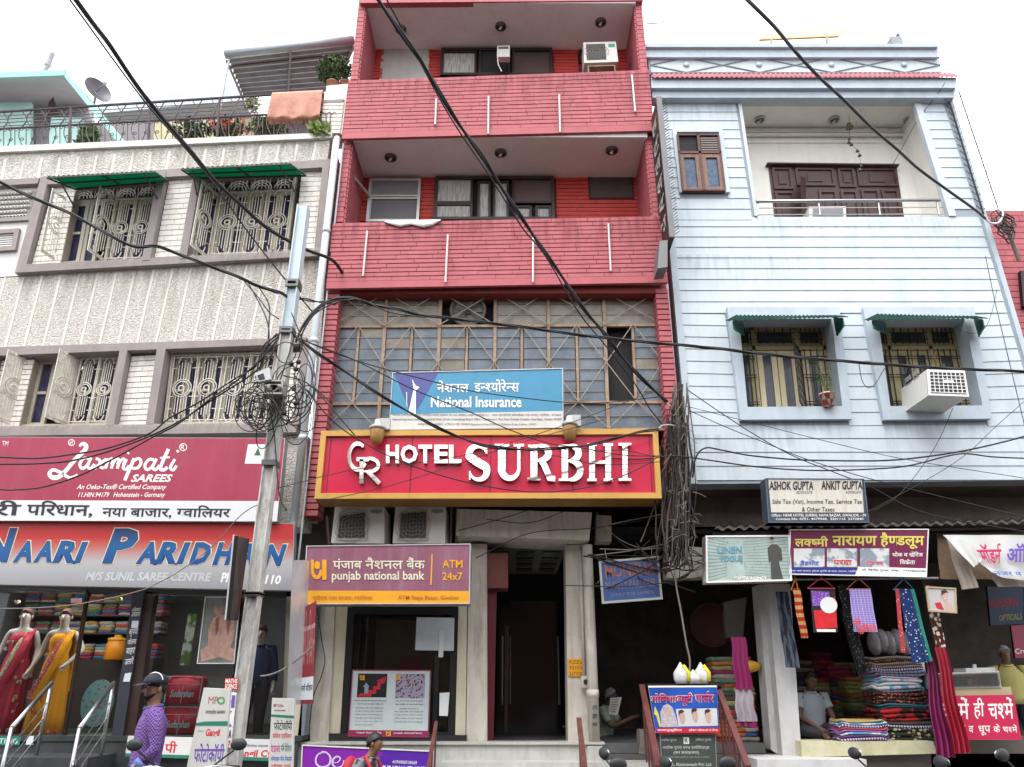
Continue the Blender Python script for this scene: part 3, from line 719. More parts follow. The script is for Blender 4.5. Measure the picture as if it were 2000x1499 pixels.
def oldwindow(lst, lab, split, top, leaves, opened=None):
    w = W4(lst, YF + .16); W = thing('window', lab, 'window', (w[0] + w[1] + w[2] + w[3]) / 4)
    W['category'] = 'window'
    MB().pr(fw(w, -.45), .02).build('interior', dark, W)
    rv = MB().frame(fw(w, .1), .35, .035).build('reveal', creamp, W)
    v0 = top
    fr = MB()
    if top:
        fr.pr(sub(w, 0, top - .02, 1, top + .02), .08)
        tg = MB().pr(fw(sub(w, 0, 0, 1, top), -.05), .01).build('transom_pane', navy, W)
        g = MB(); n = 4
        for k in range(n):
            q = sub(w, k / n, 0, (k + 1) / n, top); L = (q[1] - q[0]).length
            for j in range(7): seg2(g, q, (j / 6, 0), (j / 6, .95), .006)
            for r_ in (.2, .32, .44): ring(g, q, .5, .97, L * r_, a0=180, a1=360, n=10, pr_=.06)
        g.build('transom_grille', grillm, W)
        if split: fr.pr(sub(w, .5 - .02, 0, .5 + .02, top), .08)
    fr.pr(sub(w, .5 - .02, v0, .5 + .02, 1), .09, .02).pr(sub(w, 0, v0, .025, 1), .08).pr(sub(w, .975, v0, 1, 1), .08).pr(sub(w, 0, .97, 1, 1), .1)
    fr.build('frame', creamp, W)
    for (u0, u1, dark_) in leaves:
        q = sub(w, u0, v0 + .02, u1, .97)
        if dark_: continue
        lf = MB().frame(q, .05, (q[1] - q[0]).length * .22, 0).build('shutter', creamp, W)
        MB().pr(sub(q, .26, .48, .74, .52), .05).build('shutter_rail', creamp, lf)
        MB().pr(fw(q, -.03), .006).build('pane', navy, lf)
    for (u0, u1, n) in split:
        g = MB(); grille(g, sub(w, u0, v0 + .01, u1, .98), n, pr_=.09); g.build('grille', grillm, W)
    if opened:
        for (u, dx, dz) in opened:
            a, b = bl(w, u, v0 + .02), bl(w, u, .98); o_ = Vector((dx, -.42, 0))
            q = [a + o_, a, b, b + o_]
            lf = MB(); lf.frame([p for p in q], .012, .04); grille(lf, q, 1, pr_=.01)
            if dz: lf.add([p + Vector((.004, .004, 0)) for p in q], [(0, 3, 2, 1)])
            lf.build('open_grille_leaf', grillm, W)
    return W
oldwindow([(150, 364), (318, 356), (288, 517), (121, 522)], 'upper left window with one shutter ajar, under a green awning nearer the frame edge', [(.52, 1, 2)], .2, [(.0, .19, 0), (.2, .37, 0), (.37, .5, 1), (.53, .75, 0), (.76, .98, 0)], [(0, -.12, 0), (.52, -.1, 0)])
oldwindow([(405, 348), (584, 340), (563, 507), (376, 511)], 'upper window with closed cream shutters under the green awning next to the white pole top', [(.2, .98, 3)], .2, [(0, .18, 0), (.2, .34, 0), (.35, .5, 0), (.51, .66, 0), (.67, .82, 0), (.83, .98, 0)], [(.16, -.13, 0)])
oldwindow([(70, 702), (241, 698), (214, 835), (40, 838)], 'lower window with open grille leaves and a dark gap above the maroon saree sign', [(.56, 1, 2)], 0, [(.05, .25, 0), (.25, .52, 1), (.56, .77, 0), (.78, .98, 0)], [(.0, -.16, 1), (.54, -.12, 1)])
oldwindow([(340, 698), (548, 692), (522, 832), (324, 833)], 'lower window with closed shutters and round motifs, behind the wires of the pole', [(.02, .5, 2), (.52, .98, 2)], 0, [(.02, .13, 0), (.14, .26, 0), (.27, .38, 0), (.39, .5, 0), (.52, .64, 0), (.65, .76, 0), (.77, .87, 0), (.88, .98, 0)])
# ---- green awnings
agreen = translucent('green_fibre_sheet', (.004, .27, .16), .7)
awn = mat('awning_iron', (.05, .06, .055), .6, var=.3)
def awning(fl, fr_, bl_, br, lab, Yf=9.85, Yb=10.42, n=22, grp='green corrugated awnings', m=agreen):
    a, b, c, d = P(*fl, Yf), P(*fr_, Yf), P(*bl_, Yb), P(*br, Yb)
    A = thing('awning', lab, 'awning', (c + d) / 2, grp)
    corrug(a, b, c, d, n, .014, (0, 0, 1)).build('corrugated_sheet', m, A)
    f = MB(); dz = Vector((0, 0, -.03))
    for p, q in ((a, b), (c, d), (a, c), (b, d), (a.lerp(b, .5), c.lerp(d, .5)), (a.lerp(c, .5), b.lerp(d, .5))): f.bar(p + dz, q + dz, .016, 4)
    f.build('support_frame', awn, A)
    for p, q in ((a.lerp(b, .1), c.lerp(d, .06)), (a.lerp(b, .9), c.lerp(d, .94))):
        MB().bar(p + dz, q + Vector((0, 0, -.42)), .013, 4).build('strut', awn, A)
    return A
awning((93, 345), (302, 334), (146, 367), (329, 352), 'green corrugated awning over the upper left window with the ajar shutter')
awning((355, 329), (566, 318), (380, 346), (598, 341), 'green corrugated awning beside the white top of the street pole')
# ---- signs on the left building
def sign(name, lab, cat, lst, Y, d, face, side=None, ft=0, fm=None, world=None, group=None):
    w = world or W4(lst, Y); c = (w[0] + w[1] + w[2] + w[3]) / 4; S = thing(name, lab, cat, c, group)
    MB().pr(w, d).build('panel', side or face, S)
    MB().pr(fw(sub(w, .002, .005, .998, .995), .003), .002).build('face', face, S)
    if ft: MB().frame(w, d, ft, .015).build('frame', fm, S)
    return S, w
def T(s, lst, Y, m, S, **k): return text(s, W4(lst, Y), m, S, **k)
marsg = mat('maroon_flex', (.33, .03, .07), .45, var=.12, scale=1.5, dirt=.3, dcol=(.3, .12, .13), ds=(5, 5, .5))
YS = 10.02
S, w = sign('saree_sign', 'maroon saree company sign with white script lettering and a white strip below', 'sign', [(-120, 853), (557, 856), (541, 1019), (-120, 1017)], YS, .16, marsg, galv)
poly([(0, .765), (1, .765), (1, 1), (0, 1)], w, mat('white_flex', (.66, .67, .68), .5, var=.04), S, 'white_strip', .005)
T('नारी', [(-78, 978), (44, 978), (40, 1008), (-84, 1008)], YS, blk, S, off=.018, proud=.009)
T('परिधान,', [(56, 978), (184, 979), (180, 1012), (50, 1011)], YS, blk, S, off=.018, proud=.009)
T('नया बाजार, ग्वालियर', [(202, 986), (452, 988), (449, 1014), (199, 1013)], YS, blk, S, off=.016, proud=.009)
T('SAREES', [(259, 927), (338, 927), (335, 942), (255, 942)], YS, wht, S, off=.03, shear=.2)
T('An Oeko-Tex® Certified Company', [(152, 946), (327, 946), (324, 959), (149, 959)], YS, wht, S, off=.012, shear=.2)
T('11.HIN.94179   Hohenstein - Germany', [(155, 962), (324, 962), (321, 974), (152, 974)], YS, wht, S, off=.012, shear=.1)
T('TM', [(5, 862), (17, 862), (16, 871), (4, 871)], YS, wht, S)
T('श्री', [(136, 861), (144, 861), (143, 869), (135, 869)], YS, wht, S)
T('R', [(354, 869), (362, 869), (361, 879), (353, 879)], YS, wht, S)
def circ(cx, cy, r, m, S, Y, t=1.4):
    V, Fc = ribbon(arc(cx, -cy, r, r, 0, 360, 24), t); w_ = W4([(cx - r - t / 2, cy - r - t / 2), (cx + r + t / 2, cy - r - t / 2), (cx + r + t / 2, cy + r + t / 2), (cx - r - t / 2, cy + r + t / 2)], Y)
    return place(V, Fc, w_, 'emblem', m, S)
circ(358, 874, 7, wht, S, YS); circ(140, 865, 6, wht, S, YS)
def strokes(sets, lst, Y, m, S, name='lettering', th=0, proud=.004, k=5):
    """brush lettering: sets of (points, widths) in one coordinate frame (y down), fitted to the pixel quad"""
    V, Fc = [], []
    for pts, ws in sets:
        pp = [Vector((a, -b, 0)) for a, b in pts]; sp_ = spline(pp, k); n = len(sp_)
        if not isinstance(ws, (list, tuple)): ws = [ws, ws]
        W_ = [ws[min(int(i / max(n - 1, 1) * (len(ws) - 1)), len(ws) - 2)] * (1 - (i / max(n - 1, 1) * (len(ws) - 1)) % 1) + ws[min(int(i / max(n - 1, 1) * (len(ws) - 1)) + 1, len(ws) - 1)] * ((i / max(n - 1, 1) * (len(ws) - 1)) % 1) for i in range(n)]
        v, f = ribbon([(q.x, q.y) for q in sp_], W_); o_ = len(V); V += [(q[0], q[1], o_ % 7 * .0004 + o_ * .000002) for q in v]; Fc += [tuple(o_ + i for i in q) for q in f]
    return place(V, Fc, W4(lst, Y), name, m, S, th, proud)
Lx = [([(62, 12), (70, 6), (76, 12), (72, 22), (55, 40), (38, 62), (22, 78), (8, 80), (2, 72), (10, 64), (26, 70), (44, 80), (60, 74)], [5, 9, 9, 8, 10, 7, 7, 5])]
def bru(o_, pts, ws): Lx.append(([(x + o_, y) for x, y in pts], ws))
bru(60, [(22, 38), (12, 38), (4, 50), (8, 60), (18, 54), (26, 38)], 6); bru(60, [(27, 36), (20, 54), (26, 60), (34, 50)], 6)
bru(94, [(2, 38), (10, 42), (12, 56), (20, 58)], 6); bru(94, [(24, 38), (12, 48), (0, 60)], 6)
for k in range(3): bru(116 + k * 12, [(6, 38), (0, 59)], 6); bru(116 + k * 12, [(2, 50), (10, 38), (15, 40), (12, 50)], 5)
bru(152, [(6, 38), (0, 56), (6, 60), (12, 52)], 6)
bru(164, [(10, 36), (-8, 84)], 7); bru(164, [(6, 44), (18, 36), (24, 44), (18, 56), (6, 58)], 6)
bru(192, [(22, 38), (12, 38), (4, 50), (8, 60), (18, 54), (26, 38)], 6); bru(192, [(27, 36), (20, 54), (26, 60), (34, 50)], 6)
bru(226, [(16, 14), (2, 54), (8, 60), (16, 54)], 7); bru(226, [(0, 34), (20, 32)], 4)
bru(246, [(10, 36), (2, 54), (8, 60), (14, 50)], 6)
Lx.append(([(160, 26), (163, 24)], [5, 5])); Lx.append(([(259, 20), (263, 17)], [6, 6]))
strokes(Lx, [(93, 862), (352, 868), (348, 942), (93, 938)], YS, wht, S)
# certification panel at right end
poly([(.895, .08), (.963, .08), (.958, .32), (.89, .32)], w, mat('certificate_white', (.7, .72, .68), .5), S, 'certificate')
poly([(.915, .22), (.925, .12), (.935, .22)], w, mat('dark_green_print', (.03, .13, .07)), S, 'print', .006)
# Naari Paridhan
def gradmat(key, stops, z0, z1):
    m = mat(key, (.5, .5, .5), .4, var=.0); N, L = m.node_tree.nodes, m.node_tree.links
    g = N.new('ShaderNodeNewGeometry'); s_ = N.new('ShaderNodeSeparateXYZ'); L.new(g.outputs['Position'], s_.inputs[0])
    r = N.new('ShaderNodeMapRange'); r.inputs[1].default_value = z0; r.inputs[2].default_value = z1; L.new(s_.outputs[2], r.inputs[0])
    c = N.new('ShaderNodeValToRGB'); L.new(r.outputs[0], c.inputs[0])
    for i, (p, q) in enumerate(stops):
        e = c.color_ramp.elements[i] if i < 2 else c.color_ramp.elements.new(p)
        e.position = p; e.color = (*q, 1)
    L.new(c.outputs[0], N['Principled BSDF'].inputs['Base Color']); return m
YN = 10.1
zt, zb = P(300, 1020, YN).z, P(300, 1148, YN).z
# printed flex: red at the top running into grey
nm = gradmat('printed_red_grey_flex', [(0, (.27, .27, .29)), (1, (.42, .02, .02)), (.38, (.4, .4, .41)), (.62, (.45, .12, .1)), (.75, (.45, .03, .03))], zb, zt)
S, w = sign('saree_shop_sign', 'printed red and grey shop sign with large blue slanted letters above the glass shop front', 'sign', [(-120, 1017), (575, 1023), (572, 1154), (-120, 1140)], YN, .12, nm, galv)
bluel = gradmat('printed_blue_letters', [(0, (.008, .06, .24)), (1, (.02, .03, .12)), (.5, (.01, .1, .27))], P(300, 1105, YN).z, P(300, 1035, YN).z)
halo = mat('cream_outline', (.75, .68, .45), .5)
def nl(s, x0, x1, y0, y1, o=.05, sh=.28):
    T(s, [(x0 + 4, y0), (x1 + 4, y0), (x1, y1), (x0, y1)], YN, halo, S, off=.07, shear=sh, proud=.006)
    T(s, [(x0 + 6.5, y0 + 1.6), (x1 + 1.5, y0 + 1.6), (x1 - 2, y1 - 1.6), (x0 + 2.5, y1 - 1.6)], YN, bluel, S, off=.05, shear=sh, proud=.01, name='letter')
for s, x0, x1, y0, y1 in (('N', -46, 34, 1030, 1101), ('A', 22, 64, 1055, 1101), ('A', 62, 103, 1055, 1101), ('R', 100, 148, 1055, 1102), ('I', 142, 172, 1057, 1102), ('P', 197, 270, 1031, 1103),
                          ('A', 262, 306, 1057, 1104), ('R', 300, 346, 1057, 1104), ('I', 342, 372, 1058, 1104), ('D', 366, 412, 1058, 1105), ('H', 412, 460, 1058, 1106), ('A', 450, 500, 1060, 1107), ('I', 492, 518, 1062, 1107), ('N', 510, 560, 1062, 1108)):
    nl(s, x0, x1, y0, y1)
T('M/S SUNIL SAREE CENTRE', [(170, 1117), (414, 1119), (412, 1136), (167, 1134)], YN, mat('silver_letter', (.5, .52, .53), .4), S, off=.03, shear=.15)
T('PH', [(433, 1119), (457, 1119), (455, 1138), (431, 1138)], YN, wht, S, off=.03, shear=.15)
T('23110', [(493, 1122), (550, 1124), (548, 1142), (491, 1140)], YN, wht, S, off=.03, shear=.15)
# ---- saree shop interior and front
YV = 10.7
zfl3 = P(300, 1437, YV).z
x0, x1 = P(-200, 1340, YV).x, P(603, 1340, YV).x
zc3 = P(300, 1120, YV).z
MB().box(x0, x1, YV, YV + 3.2, zc3, zc3 + .1).build('shop_ceiling', mat('shop_ceiling', (.35, .35, .35)), LB)
MB().box(x0, x1, YV - .1, YV + 3.2, zfl3 - .06, zfl3).build('shop_floor', mat('dark_carpet', (.04, .05, .045), .9), LB)
MB().box(x0 - 3, x1, YV + 3.2, YV + 3.3, zfl3, zc3).box(x1 - .08, x1, YV, YV + 3.2, zfl3, zc3).box(x0 - .1, x0, YV, YV + 3.2, zfl3, zc3).build('shop_wall', mat('shop_wall', (.2, .22, .25), .8, var=.2), LB)
MB().box(x0 - .1, x1 - .05, YV - .08, YV, .1, zfl3 - .02).build('plinth', mat('granite', (.055, .058, .062), .4, var=.3, scale=8), LB)
def lq(lst, d, m, name, Y=YV, parent=LB, proud=0): return MB().pr(W4(lst, Y), d, proud).build(name, m, parent)
gsh = glassmat('shop_glass', (.93, .95, .95), .008, 1.45)
for nm_, l_ in (('shop_glass', [(-60, 1146), (168, 1152), (120, 1437), (-60, 1437)]), ('shop_glass', [(300, 1160), (572, 1165), (556, 1440), (262, 1440)])):
    MB().quad(W4(l_, YV - .03)).build(nm_, gsh, LB)
frb = mat('brown_frame', (.05, .03, .025), .4, var=.2)
lq([(284, 1155), (302, 1158), (262, 1440), (240, 1440)], .14, frb, 'door_frame'); lq([(168, 1152), (173, 1152), (126, 1437), (121, 1437)], .06, frb, 'door_frame')
lq([(-60, 1140), (575, 1152), (573, 1166), (-60, 1152)], .2, black, 'head_beam'); lq([(470, 1160), (478, 1160), (452, 1440), (444, 1440)], .04, frb, 'glazing_bar')
lq([(560, 1150), (600, 1155), (588, 1440), (550, 1440)], .3, cream, 'end_pillar')
pil = lq([(263, 1157), (285, 1157), (243, 1440), (221, 1440)], .1, mat('dark_slate', (.035, .038, .05), .5), 'slanted_pillar', proud=.05)
for s_, yy, hh in (('रविवार', 1187, 9), ('अवकाश', 1197, 9), ('कृपया', 1230, 15), ('जोतना', 1247, 13), ('बाहर', 1267, 14), ('उतारें', 1284, 15)):
    xo = 263 - (yy - 1157) * .148
    T(s_, [(xo + 1, yy), (xo + 18, yy - 2), (xo + 16, yy + hh - 2), (xo - 1, yy + hh)], YV - .06, wht, pil, off=.005, proud=.006)
lq([(258, 1213), (271, 1213), (269, 1227), (256, 1227)], .002, mat('sticker', (.65, .7, .72)), 'sticker', YV - .06)
lq([(244, 1316), (257, 1314), (253, 1332), (240, 1332)], .002, mat('sticker', (.65, .7, .72)), 'sticker', YV - .06)
# shelves with folded sarees
box_cols = [(.05, .2, .35), (.45, .08, .06), (.5, .35, .1), (.35, .35, .36), (.1, .25, .15), (.35, .05, .12), (.5, .48, .42), (.1, .12, .3)]
def folded(name, x, y, z, wd, dp, n, th, lab, cat='fabric', cols=box_cols, grp=None, rough_=.8, jit=.015):
    S_ = thing(name, lab, cat, (x, y, z), grp)
    for k in range(n):
        c = rnd.choice(cols); dx, dy = rnd.uniform(-jit, jit), rnd.uniform(-jit, jit); a = th * rnd.uniform(.9, 1)
        key = 'cloth_%02d' % cols.index(c) + ('a' if cols is box_cols else 'b')
        rings = []
        w2, d2 = wd / 2 * rnd.uniform(.94, 1.03), dp / 2
        zz = z + k * th
        for (s_, h) in ((.93, 0), (1, a * .3), (1, a * .7), (.93, a)):
            ring_ = []
            for i in range(16):
                an = 2 * math.pi * i / 16; cx_, cy_ = math.cos(an), math.sin(an)
                ex = abs(cx_) ** .35 * (1 if cx_ > 0 else -1); ey = abs(cy_) ** .35 * (1 if cy_ > 0 else -1)
                ring_.append((x + dx + ex * w2 * s_, y + dy + ey * d2 * s_, zz + h + .12 * th * math.sin(i * 2.3 + k)))
            rings.append(ring_)
        MB().loft(rings).build('folded_cloth', mat(key, c, rough_, var=.3, scale=14), S_)
    return S_
q = P(215, 1190, 12.6)
ORD = ('first', 'second', 'third', 'fourth', 'fifth', 'sixth', 'seventh', 'eighth', 'ninth')
sh = thing('shelf_unit', 'dark shelf stacked with boxed sarees behind the mannequins', 'shelf', (q.x, 12.7, zfl3))
MB().box(q.x - 1.5, q.x + .9, 12.5, 12.9, zfl3, P(215, 1290, 12.6).z).build('counter', mat('dark_counter', (.03, .025, .022), .4), sh)
for k, yy in enumerate((1290, 1240, 1205, 1180)):
    z_ = P(215, yy, 12.6).z
    MB().box(q.x - 1.5, q.x + .9, 12.5, 12.9, z_, z_ + .02).build('board', mat('dark_counter', (.03, .025, .022)), sh)
    for j in range(9):
        folded('saree_stack', q.x - 1.3 + j * .26, 12.7, z_ + .02, .24, .3, 4 if k else 5, .045, '%s pile from the left on the %s shelf behind the mannequins' % (ORD[j], ('counter', 'lowest', 'middle', 'top')[k]), 'fabric', grp='saree boxes on the shop shelf')
sl = thing('strip_light', 'lit strip lamp under the ceiling of the saree shop window', 'lamp', P(120, 1150, 11)); q_ = P(120, 1150, 11)
MB().box(q_.x - 1.6, q_.x + 2.6, 10.95, 11.0, zc3 - .05, zc3).build('tube', mat('lit_tube', (1, .95, .85), emit=6), sl)
ld = bpy.data.lights.new('strip_light', 'AREA'); ld.shape = 'RECTANGLE'; ld.size = 4; ld.size_y = .1; ld.energy = 20; ld.color = (1, .93, .82)
lo = bpy.data.objects.new('tube_glow', ld); col.objects.link(lo); lo.parent = sl; lo.location = Vector((q_.x + .5, 10.97, zc3 - .07)) - ORG[sl.name]
lq([(560, 975), (668, 975), (660, 1110), (556, 1110)], .1, mat('grimy_dark_wall', (.09, .08, .07), .9, var=.4), 'loft_wall', 10.98)
jug = thing('water_jug', 'orange water cooler jug on the shop counter', 'jug', P(222, 1292, 12.3))
p = P(222, 1291, 12.3); MB().lathe(p, [(.12, 0), (.15, .02), (.15, .25), (.135, .27), (.135, .29)], 18).build('body', mat('orange_plastic', (.75, .28, .02), .4), jug, True)
MB().lathe(p, [(.14, .29), (.14, .33), (.06, .35), (.05, .38), (.01, .38)], 18).build('lid', mat('yellow_plastic', (.75, .4, .04), .4), jug, True)
# counter leg room lamps
bp = {'a': ((303, 1322), (345, 1322)), 'b': ((345, 1322), (405, 1322))}
tealm = mat('teal_cloth', (.02, .22, .17), .7, var=.25, scale=9); redc = mat('red_bag', (.5, .03, .06), .35, var=.3, scale=12)
def bag(lst, m, lab, Y=11.0, txt=None):
    w = W4(lst, Y); S_ = thing('zip_bag', lab, 'bag', (w[2] + w[3]) / 2, 'zip bags stacked in the shop window')
    rings = []
    for (s_, dy) in ((.9, -.1), (1, -.06), (1.0, .1), (.94, .14)):
        ring_ = []
        for i in range(20):
            an = 2 * math.pi * i / 20; a, b = math.cos(an), math.sin(an)
            ex = abs(a) ** .3 * (1 if a > 0 else -1) * s_; ey = abs(b) ** .3 * (1 if b > 0 else -1) * s_
            ring_.append(bl(w, .5 + ex / 2, .5 - ey / 2) + Vector((0, dy + .012 * math.sin(i * 1.7), 0)))
        rings.append(ring_)
    MB().loft(rings).build('bag_body', m, S_, True)
    f = MB(); q = fw(w, .105)
    for (a, b, c, d) in ((.02, .3, .98, .3), (.04, .04, .96, .04), (.04, .04, .02, .96), (.96, .04, .98, .96), (.48, .3, .47, .96)):
        f.tube([bl(q, a, b), bl(q, c, d)], .006, 4)
    f.build('piping', mat('bag_piping', (.55, .5, .5), .5), S_)
    if txt: text(txt, sub(fw(w, .11), .15, .5, .8, .75), mat('pale_blue_letter', (.4, .65, .7)), S_, off=.02, shear=.3)
bag([(280, 1320), (332, 1320), (328, 1374), (272, 1374)], tealm, 'teal zip bag, upper one in the window behind the man')
bag([(272, 1376), (328, 1376), (322, 1438), (262, 1438)], tealm, 'teal zip bag, lower one in the window behind the man')
bag([(333, 1319), (405, 1321), (395, 1376), (326, 1376)], redc, 'red zip bag, upper one behind the man', txt='Sudarshan'); bag([(326, 1378), (396, 1379), (388, 1436), (318, 1436)], redc, 'red zip bag, lower one behind the man', txt='Sudarshan')
# poster of a seated holy man (plain generic figure) hanging in the window
S, w = sign('poster', 'framed poster of a seated bare-chested holy man in the shop window', 'poster', [(401, 1166), (470, 1166), (458, 1297), (385, 1297)], YV - .08, .012, mat('poster_ground', (.2, .22, .2), .4, var=.4, scale=6), white, .012, white)
sk = mat('poster_skin', (.5, .3, .24), .4, var=.35, scale=9); sk2 = mat('poster_skin_dark', (.27, .1, .07), .5, var=.4, scale=9)
poly([(.1, .97), (.05, .8), (.3, .72), (.72, .72), (.98, .8), (.95, .97), (.6, .9)], w, sk, S)
poly([(.25, .78), (.2, .5), (.3, .33), (.45, .27), (.75, .27), (.9, .36), (.92, .6), (.85, .78)], w, sk, S, proud=.005)
poly([(.36, .34), (.46, .3), (.48, .5), (.42, .6)], w, sk2, S, proud=.007); poly([(.66, .3), (.8, .36), (.76, .6), (.7, .5)], w, sk2, S, proud=.007)
poly([(.42 + .14 * math.cos(a * .52), .17 + .12 * math.sin(a * .52)) for a in range(12)], w, sk, S, proud=.008)
poly([(.42 + .14 * math.cos(a * .52), .11 + .06 * math.sin(a * .52)) for a in range(12)], w, mat('grey_hair_print', (.25, .25, .25)), S, proud=.01)
poly([(.2, .6), (.34, .58), (.7, .74), (.66, .8), (.3, .72)], w, sk, S, proud=.009); poly([(.82, .55), (.92, .6), (.8, .78), (.6, .78)], w, sk, S, proud=.009)
lq([(368, 1200), (384, 1200), (370, 1300), (350, 1300)], .01, pattern('strip_print', 'noise', (.1, .2, .05), (.6, .65, .6), 5), 'mirror_strip', YV + .3)
lq([(395, 1322), (475, 1322), (470, 1355), (388, 1355)], .1, mat('grey_green_panel', (.22, .28, .26), .6), 'display_panel', YV + .35)
# glued strips under the window
S, w = sign('photocopy_strip', 'white strip with red and black Hindi lettering under the shop window', 'sign', [(250, 1438), (562, 1446), (556, 1488), (244, 1478)], YV - .2, .05, mat('white_flex2', (.68, .68, .68), .5), white)
poly([(0, .84), (1, .84), (1, 1), (0, 1)], w, mat('green_stripe', (.02, .2, .13)), S)
redl = mat('red_letter', (.6, .03, .03), .5); bluett = mat('blue_letter', (.05, .12, .5), .5)
T('को', [(252, 1446), (277, 1447), (272, 1470), (246, 1469)], YV - .2, redl, S, off=.02); T('पी', [(325, 1447), (348, 1448), (344, 1471), (320, 1470)], YV - .2, redl, S, off=.02)
T('Gangil Cyber', [(457, 1464), (560, 1466), (557, 1484), (453, 1482)], YV - .2, redl, S, off=.03); T('अधिकृत कियोस्क संचालक', [(462, 1453), (525, 1454), (523, 1462), (460, 1461)], YV - .2, blk, S)
S, w = sign('marketing_sign', 'small green sign with cut-off pale lettering on the dark plinth', 'sign', [(-60, 1438), (42, 1439), (38, 1456), (-60, 1456)], YV - .1, .03, mat('green_board', (.01, .2, .15)), black)
T('MARKETING', [(-52, 1442), (36, 1443), (34, 1453), (-52, 1452)], YV - .1, wht, S)
lq([(54, 1438), (66, 1438), (64, 1455), (50, 1455)], .01, mat('sticker', (.65, .7, .72)), 'sticker', YV - .12)
# stairs and steel handrails
st = MB().box(P(30, 1440, YV).x, P(238, 1440, YV).x, YV - .75, YV - .08, .1, zfl3 - .2).build('stair', mat('granite', (.055, .058, .062)), LB)
MB().box(P(10, 1440, YV).x, P(250, 1440, YV).x, YV - 1.1, YV - .75, .1, zfl3 - .38).build('stair', mat('granite', (.055, .058, .062)), LB)
for lab, pp in (('steel handrail left of the shop steps', ((14, 1499), (100, 1165), (435, 790), (345, 1345))), ('steel handrail right of the shop steps', ((612, 1499), (668, 1170), (955, 790), (885, 1360)))):
    pt = cF(*pp); a, b = P(*pt[1], 9.3), P(*pt[2], 10.3)
    H = thing('handrail', lab, 'handrail', Vector((a.x, a.y, .1)), 'steel handrails of the shop steps')
    r_ = MB().tube([Vector((a.x, a.y - .0, a.z)), b], .026, 10); r_.build('top_rail', steel, H, True)
    for p, zl in ((a, .1), (b, zfl3 - .2)): MB().bar(p, Vector((p.x, p.y, zl)), .024, 10).build('post', steel, H, True)
    for t in (.28, .5, .72):
        MB().bar(Vector((a.x, a.y, a.z - .75 * t - .05)), Vector((b.x, b.y, b.z - .8 * t)), .008).build('rod', steel, H)
# drain pipe between the houses
p1, p2 = P(657, 275, 10.22), P(572, 1030, 10.22)
D = thing('drain_pipe', 'pale grey drain pipe between the white house and the red hotel', 'pipe', (p1.x, 10.2, p2.z))
pm_ = mat('pale_pipe', (.52, .57, .6), .4, var=.08, dirt=.3)
MB().bar((p1.x, 10.22, p1.z), (p1.x, 10.22, p2.z), .058, 12).build('pipe', pm_, D, True)
MB().tube(spline([(p1.x, 10.22, p1.z), (p1.x, 10.25, p1.z + .06), (p1.x - .05, 10.4, p1.z + .1)]), .058, 12).build('elbow', pm_, D, True)
for yy in (455, 670, 860): q = P(640, yy, 10.22); MB().bar((p1.x, 10.22, q.z), (p1.x, 10.22, q.z + .07), .068, 12).build('collar', pm_, D, True)
MB().bar((p1.x + .1, 10.3, p1.z), (p1.x + .1, 10.3, p2.z - .6), .014, 6).build('conduit', pm_, D)
# ---- terrace railing, plants, washing, shed roof
YT = 10.46
RL = thing('terrace_railing', 'brown wrought iron railing along the roof terrace of the white house', 'railing', P(200, 300, YT))
irn = mat('brown_iron', (.075, .05, .055), .55, var=.3, dirt=.3, dcol=(.25, .2, .18), ds=(6, 6, 6))
rt = lambda x: 219 - .063 * x; rm_ = lambda x: 252 - .053 * x; rb_ = lambda x: 309 - .052 * x
g = MB()
g.tube([P(-200, rt(-200), YT), P(530, rt(530), YT)], .026, 6).tube([P(-200, rm_(-200), YT), P(630, rm_(630), YT)], .022, 6).tube([P(-200, rb_(-200) - 4, YT), P(640, rb_(640) - 4, YT)], .014, 4)
g.build('rail', irn, RL)
g = MB()
for f_ in (.25, .45, .65, .85): g.tube([P(-200, rt(-200) * (1 - f_) + rm_(-200) * f_, YT), P(530, rt(530) * (1 - f_) + rm_(530) * f_, YT)], .008, 4)
for k in range(19):
    x = -180 + k * 37; a, b = rt(x), rm_(x)
    g.tube([P(x, a, YT), P(x + 10, (a + b) / 2 - 3, YT), P(x + 10, (a + b) / 2 + 4, YT), P(x, b, YT)], .012, 4); g.tube([P(x + 20, a, YT), P(x + 10, (a + b) / 2 - 3, YT)], .01, 4); g.tube([P(x + 20, b, YT), P(x + 10, (a + b) / 2 + 4, YT)], .01, 4)
g.build('lattice', irn, RL)['kind'] = 'stuff'
g = MB()
for k in range(38):
    x = -180 + k * 22; a, b = rm_(x), rb_(x) - 4; h = b - a
    pts = [P(x + 7 * math.sin(t * 5.2 + .4) * (1 if k % 2 else -1) * (.3 + t * .7), a + h * t, YT) for t in [i / 10 for i in range(11)]]
    g.tube(pts, .009, 4); g.tube([P(x + 11, a, YT), P(x + 11, b, YT)], .008, 4)
    c = P(x + 3, a + h * .42, YT); g.tube([c + Vector((.03 * math.cos(i * .8), 0, .03 * math.sin(i * .8))) for i in range(8)], .008, 4, closed=True)
    g.tube([P(x - 6, b - 10, YT), P(x + 6, b - 10, YT), P(x + 6, b - 4, YT), P(x - 6, b - 4, YT)], .007, 4, closed=True)
    g.tube([P(x + t * 22, a + 3 + 2.5 * math.sin(t * 12.6), YT) for t in [i / 8 for i in range(9)]], .007, 4)
g.build('scroll', irn, RL)['kind'] = 'stuff'
for x in (-30, 135, 290, 425): MB().bar(P(x + 4, rt(x), YT), P(x - 2, rb_(x), YT), .024, 6).build('post', irn, RL)
lp([(638, 168), (680, 164), (668, 262), (625, 262)], .4, wbrick, 'roof_pier', Y=10.5); lp([(632, 196), (672, 194), (670, 200), (630, 202)], .42, greyb, 'grey_band', Y=10.47)
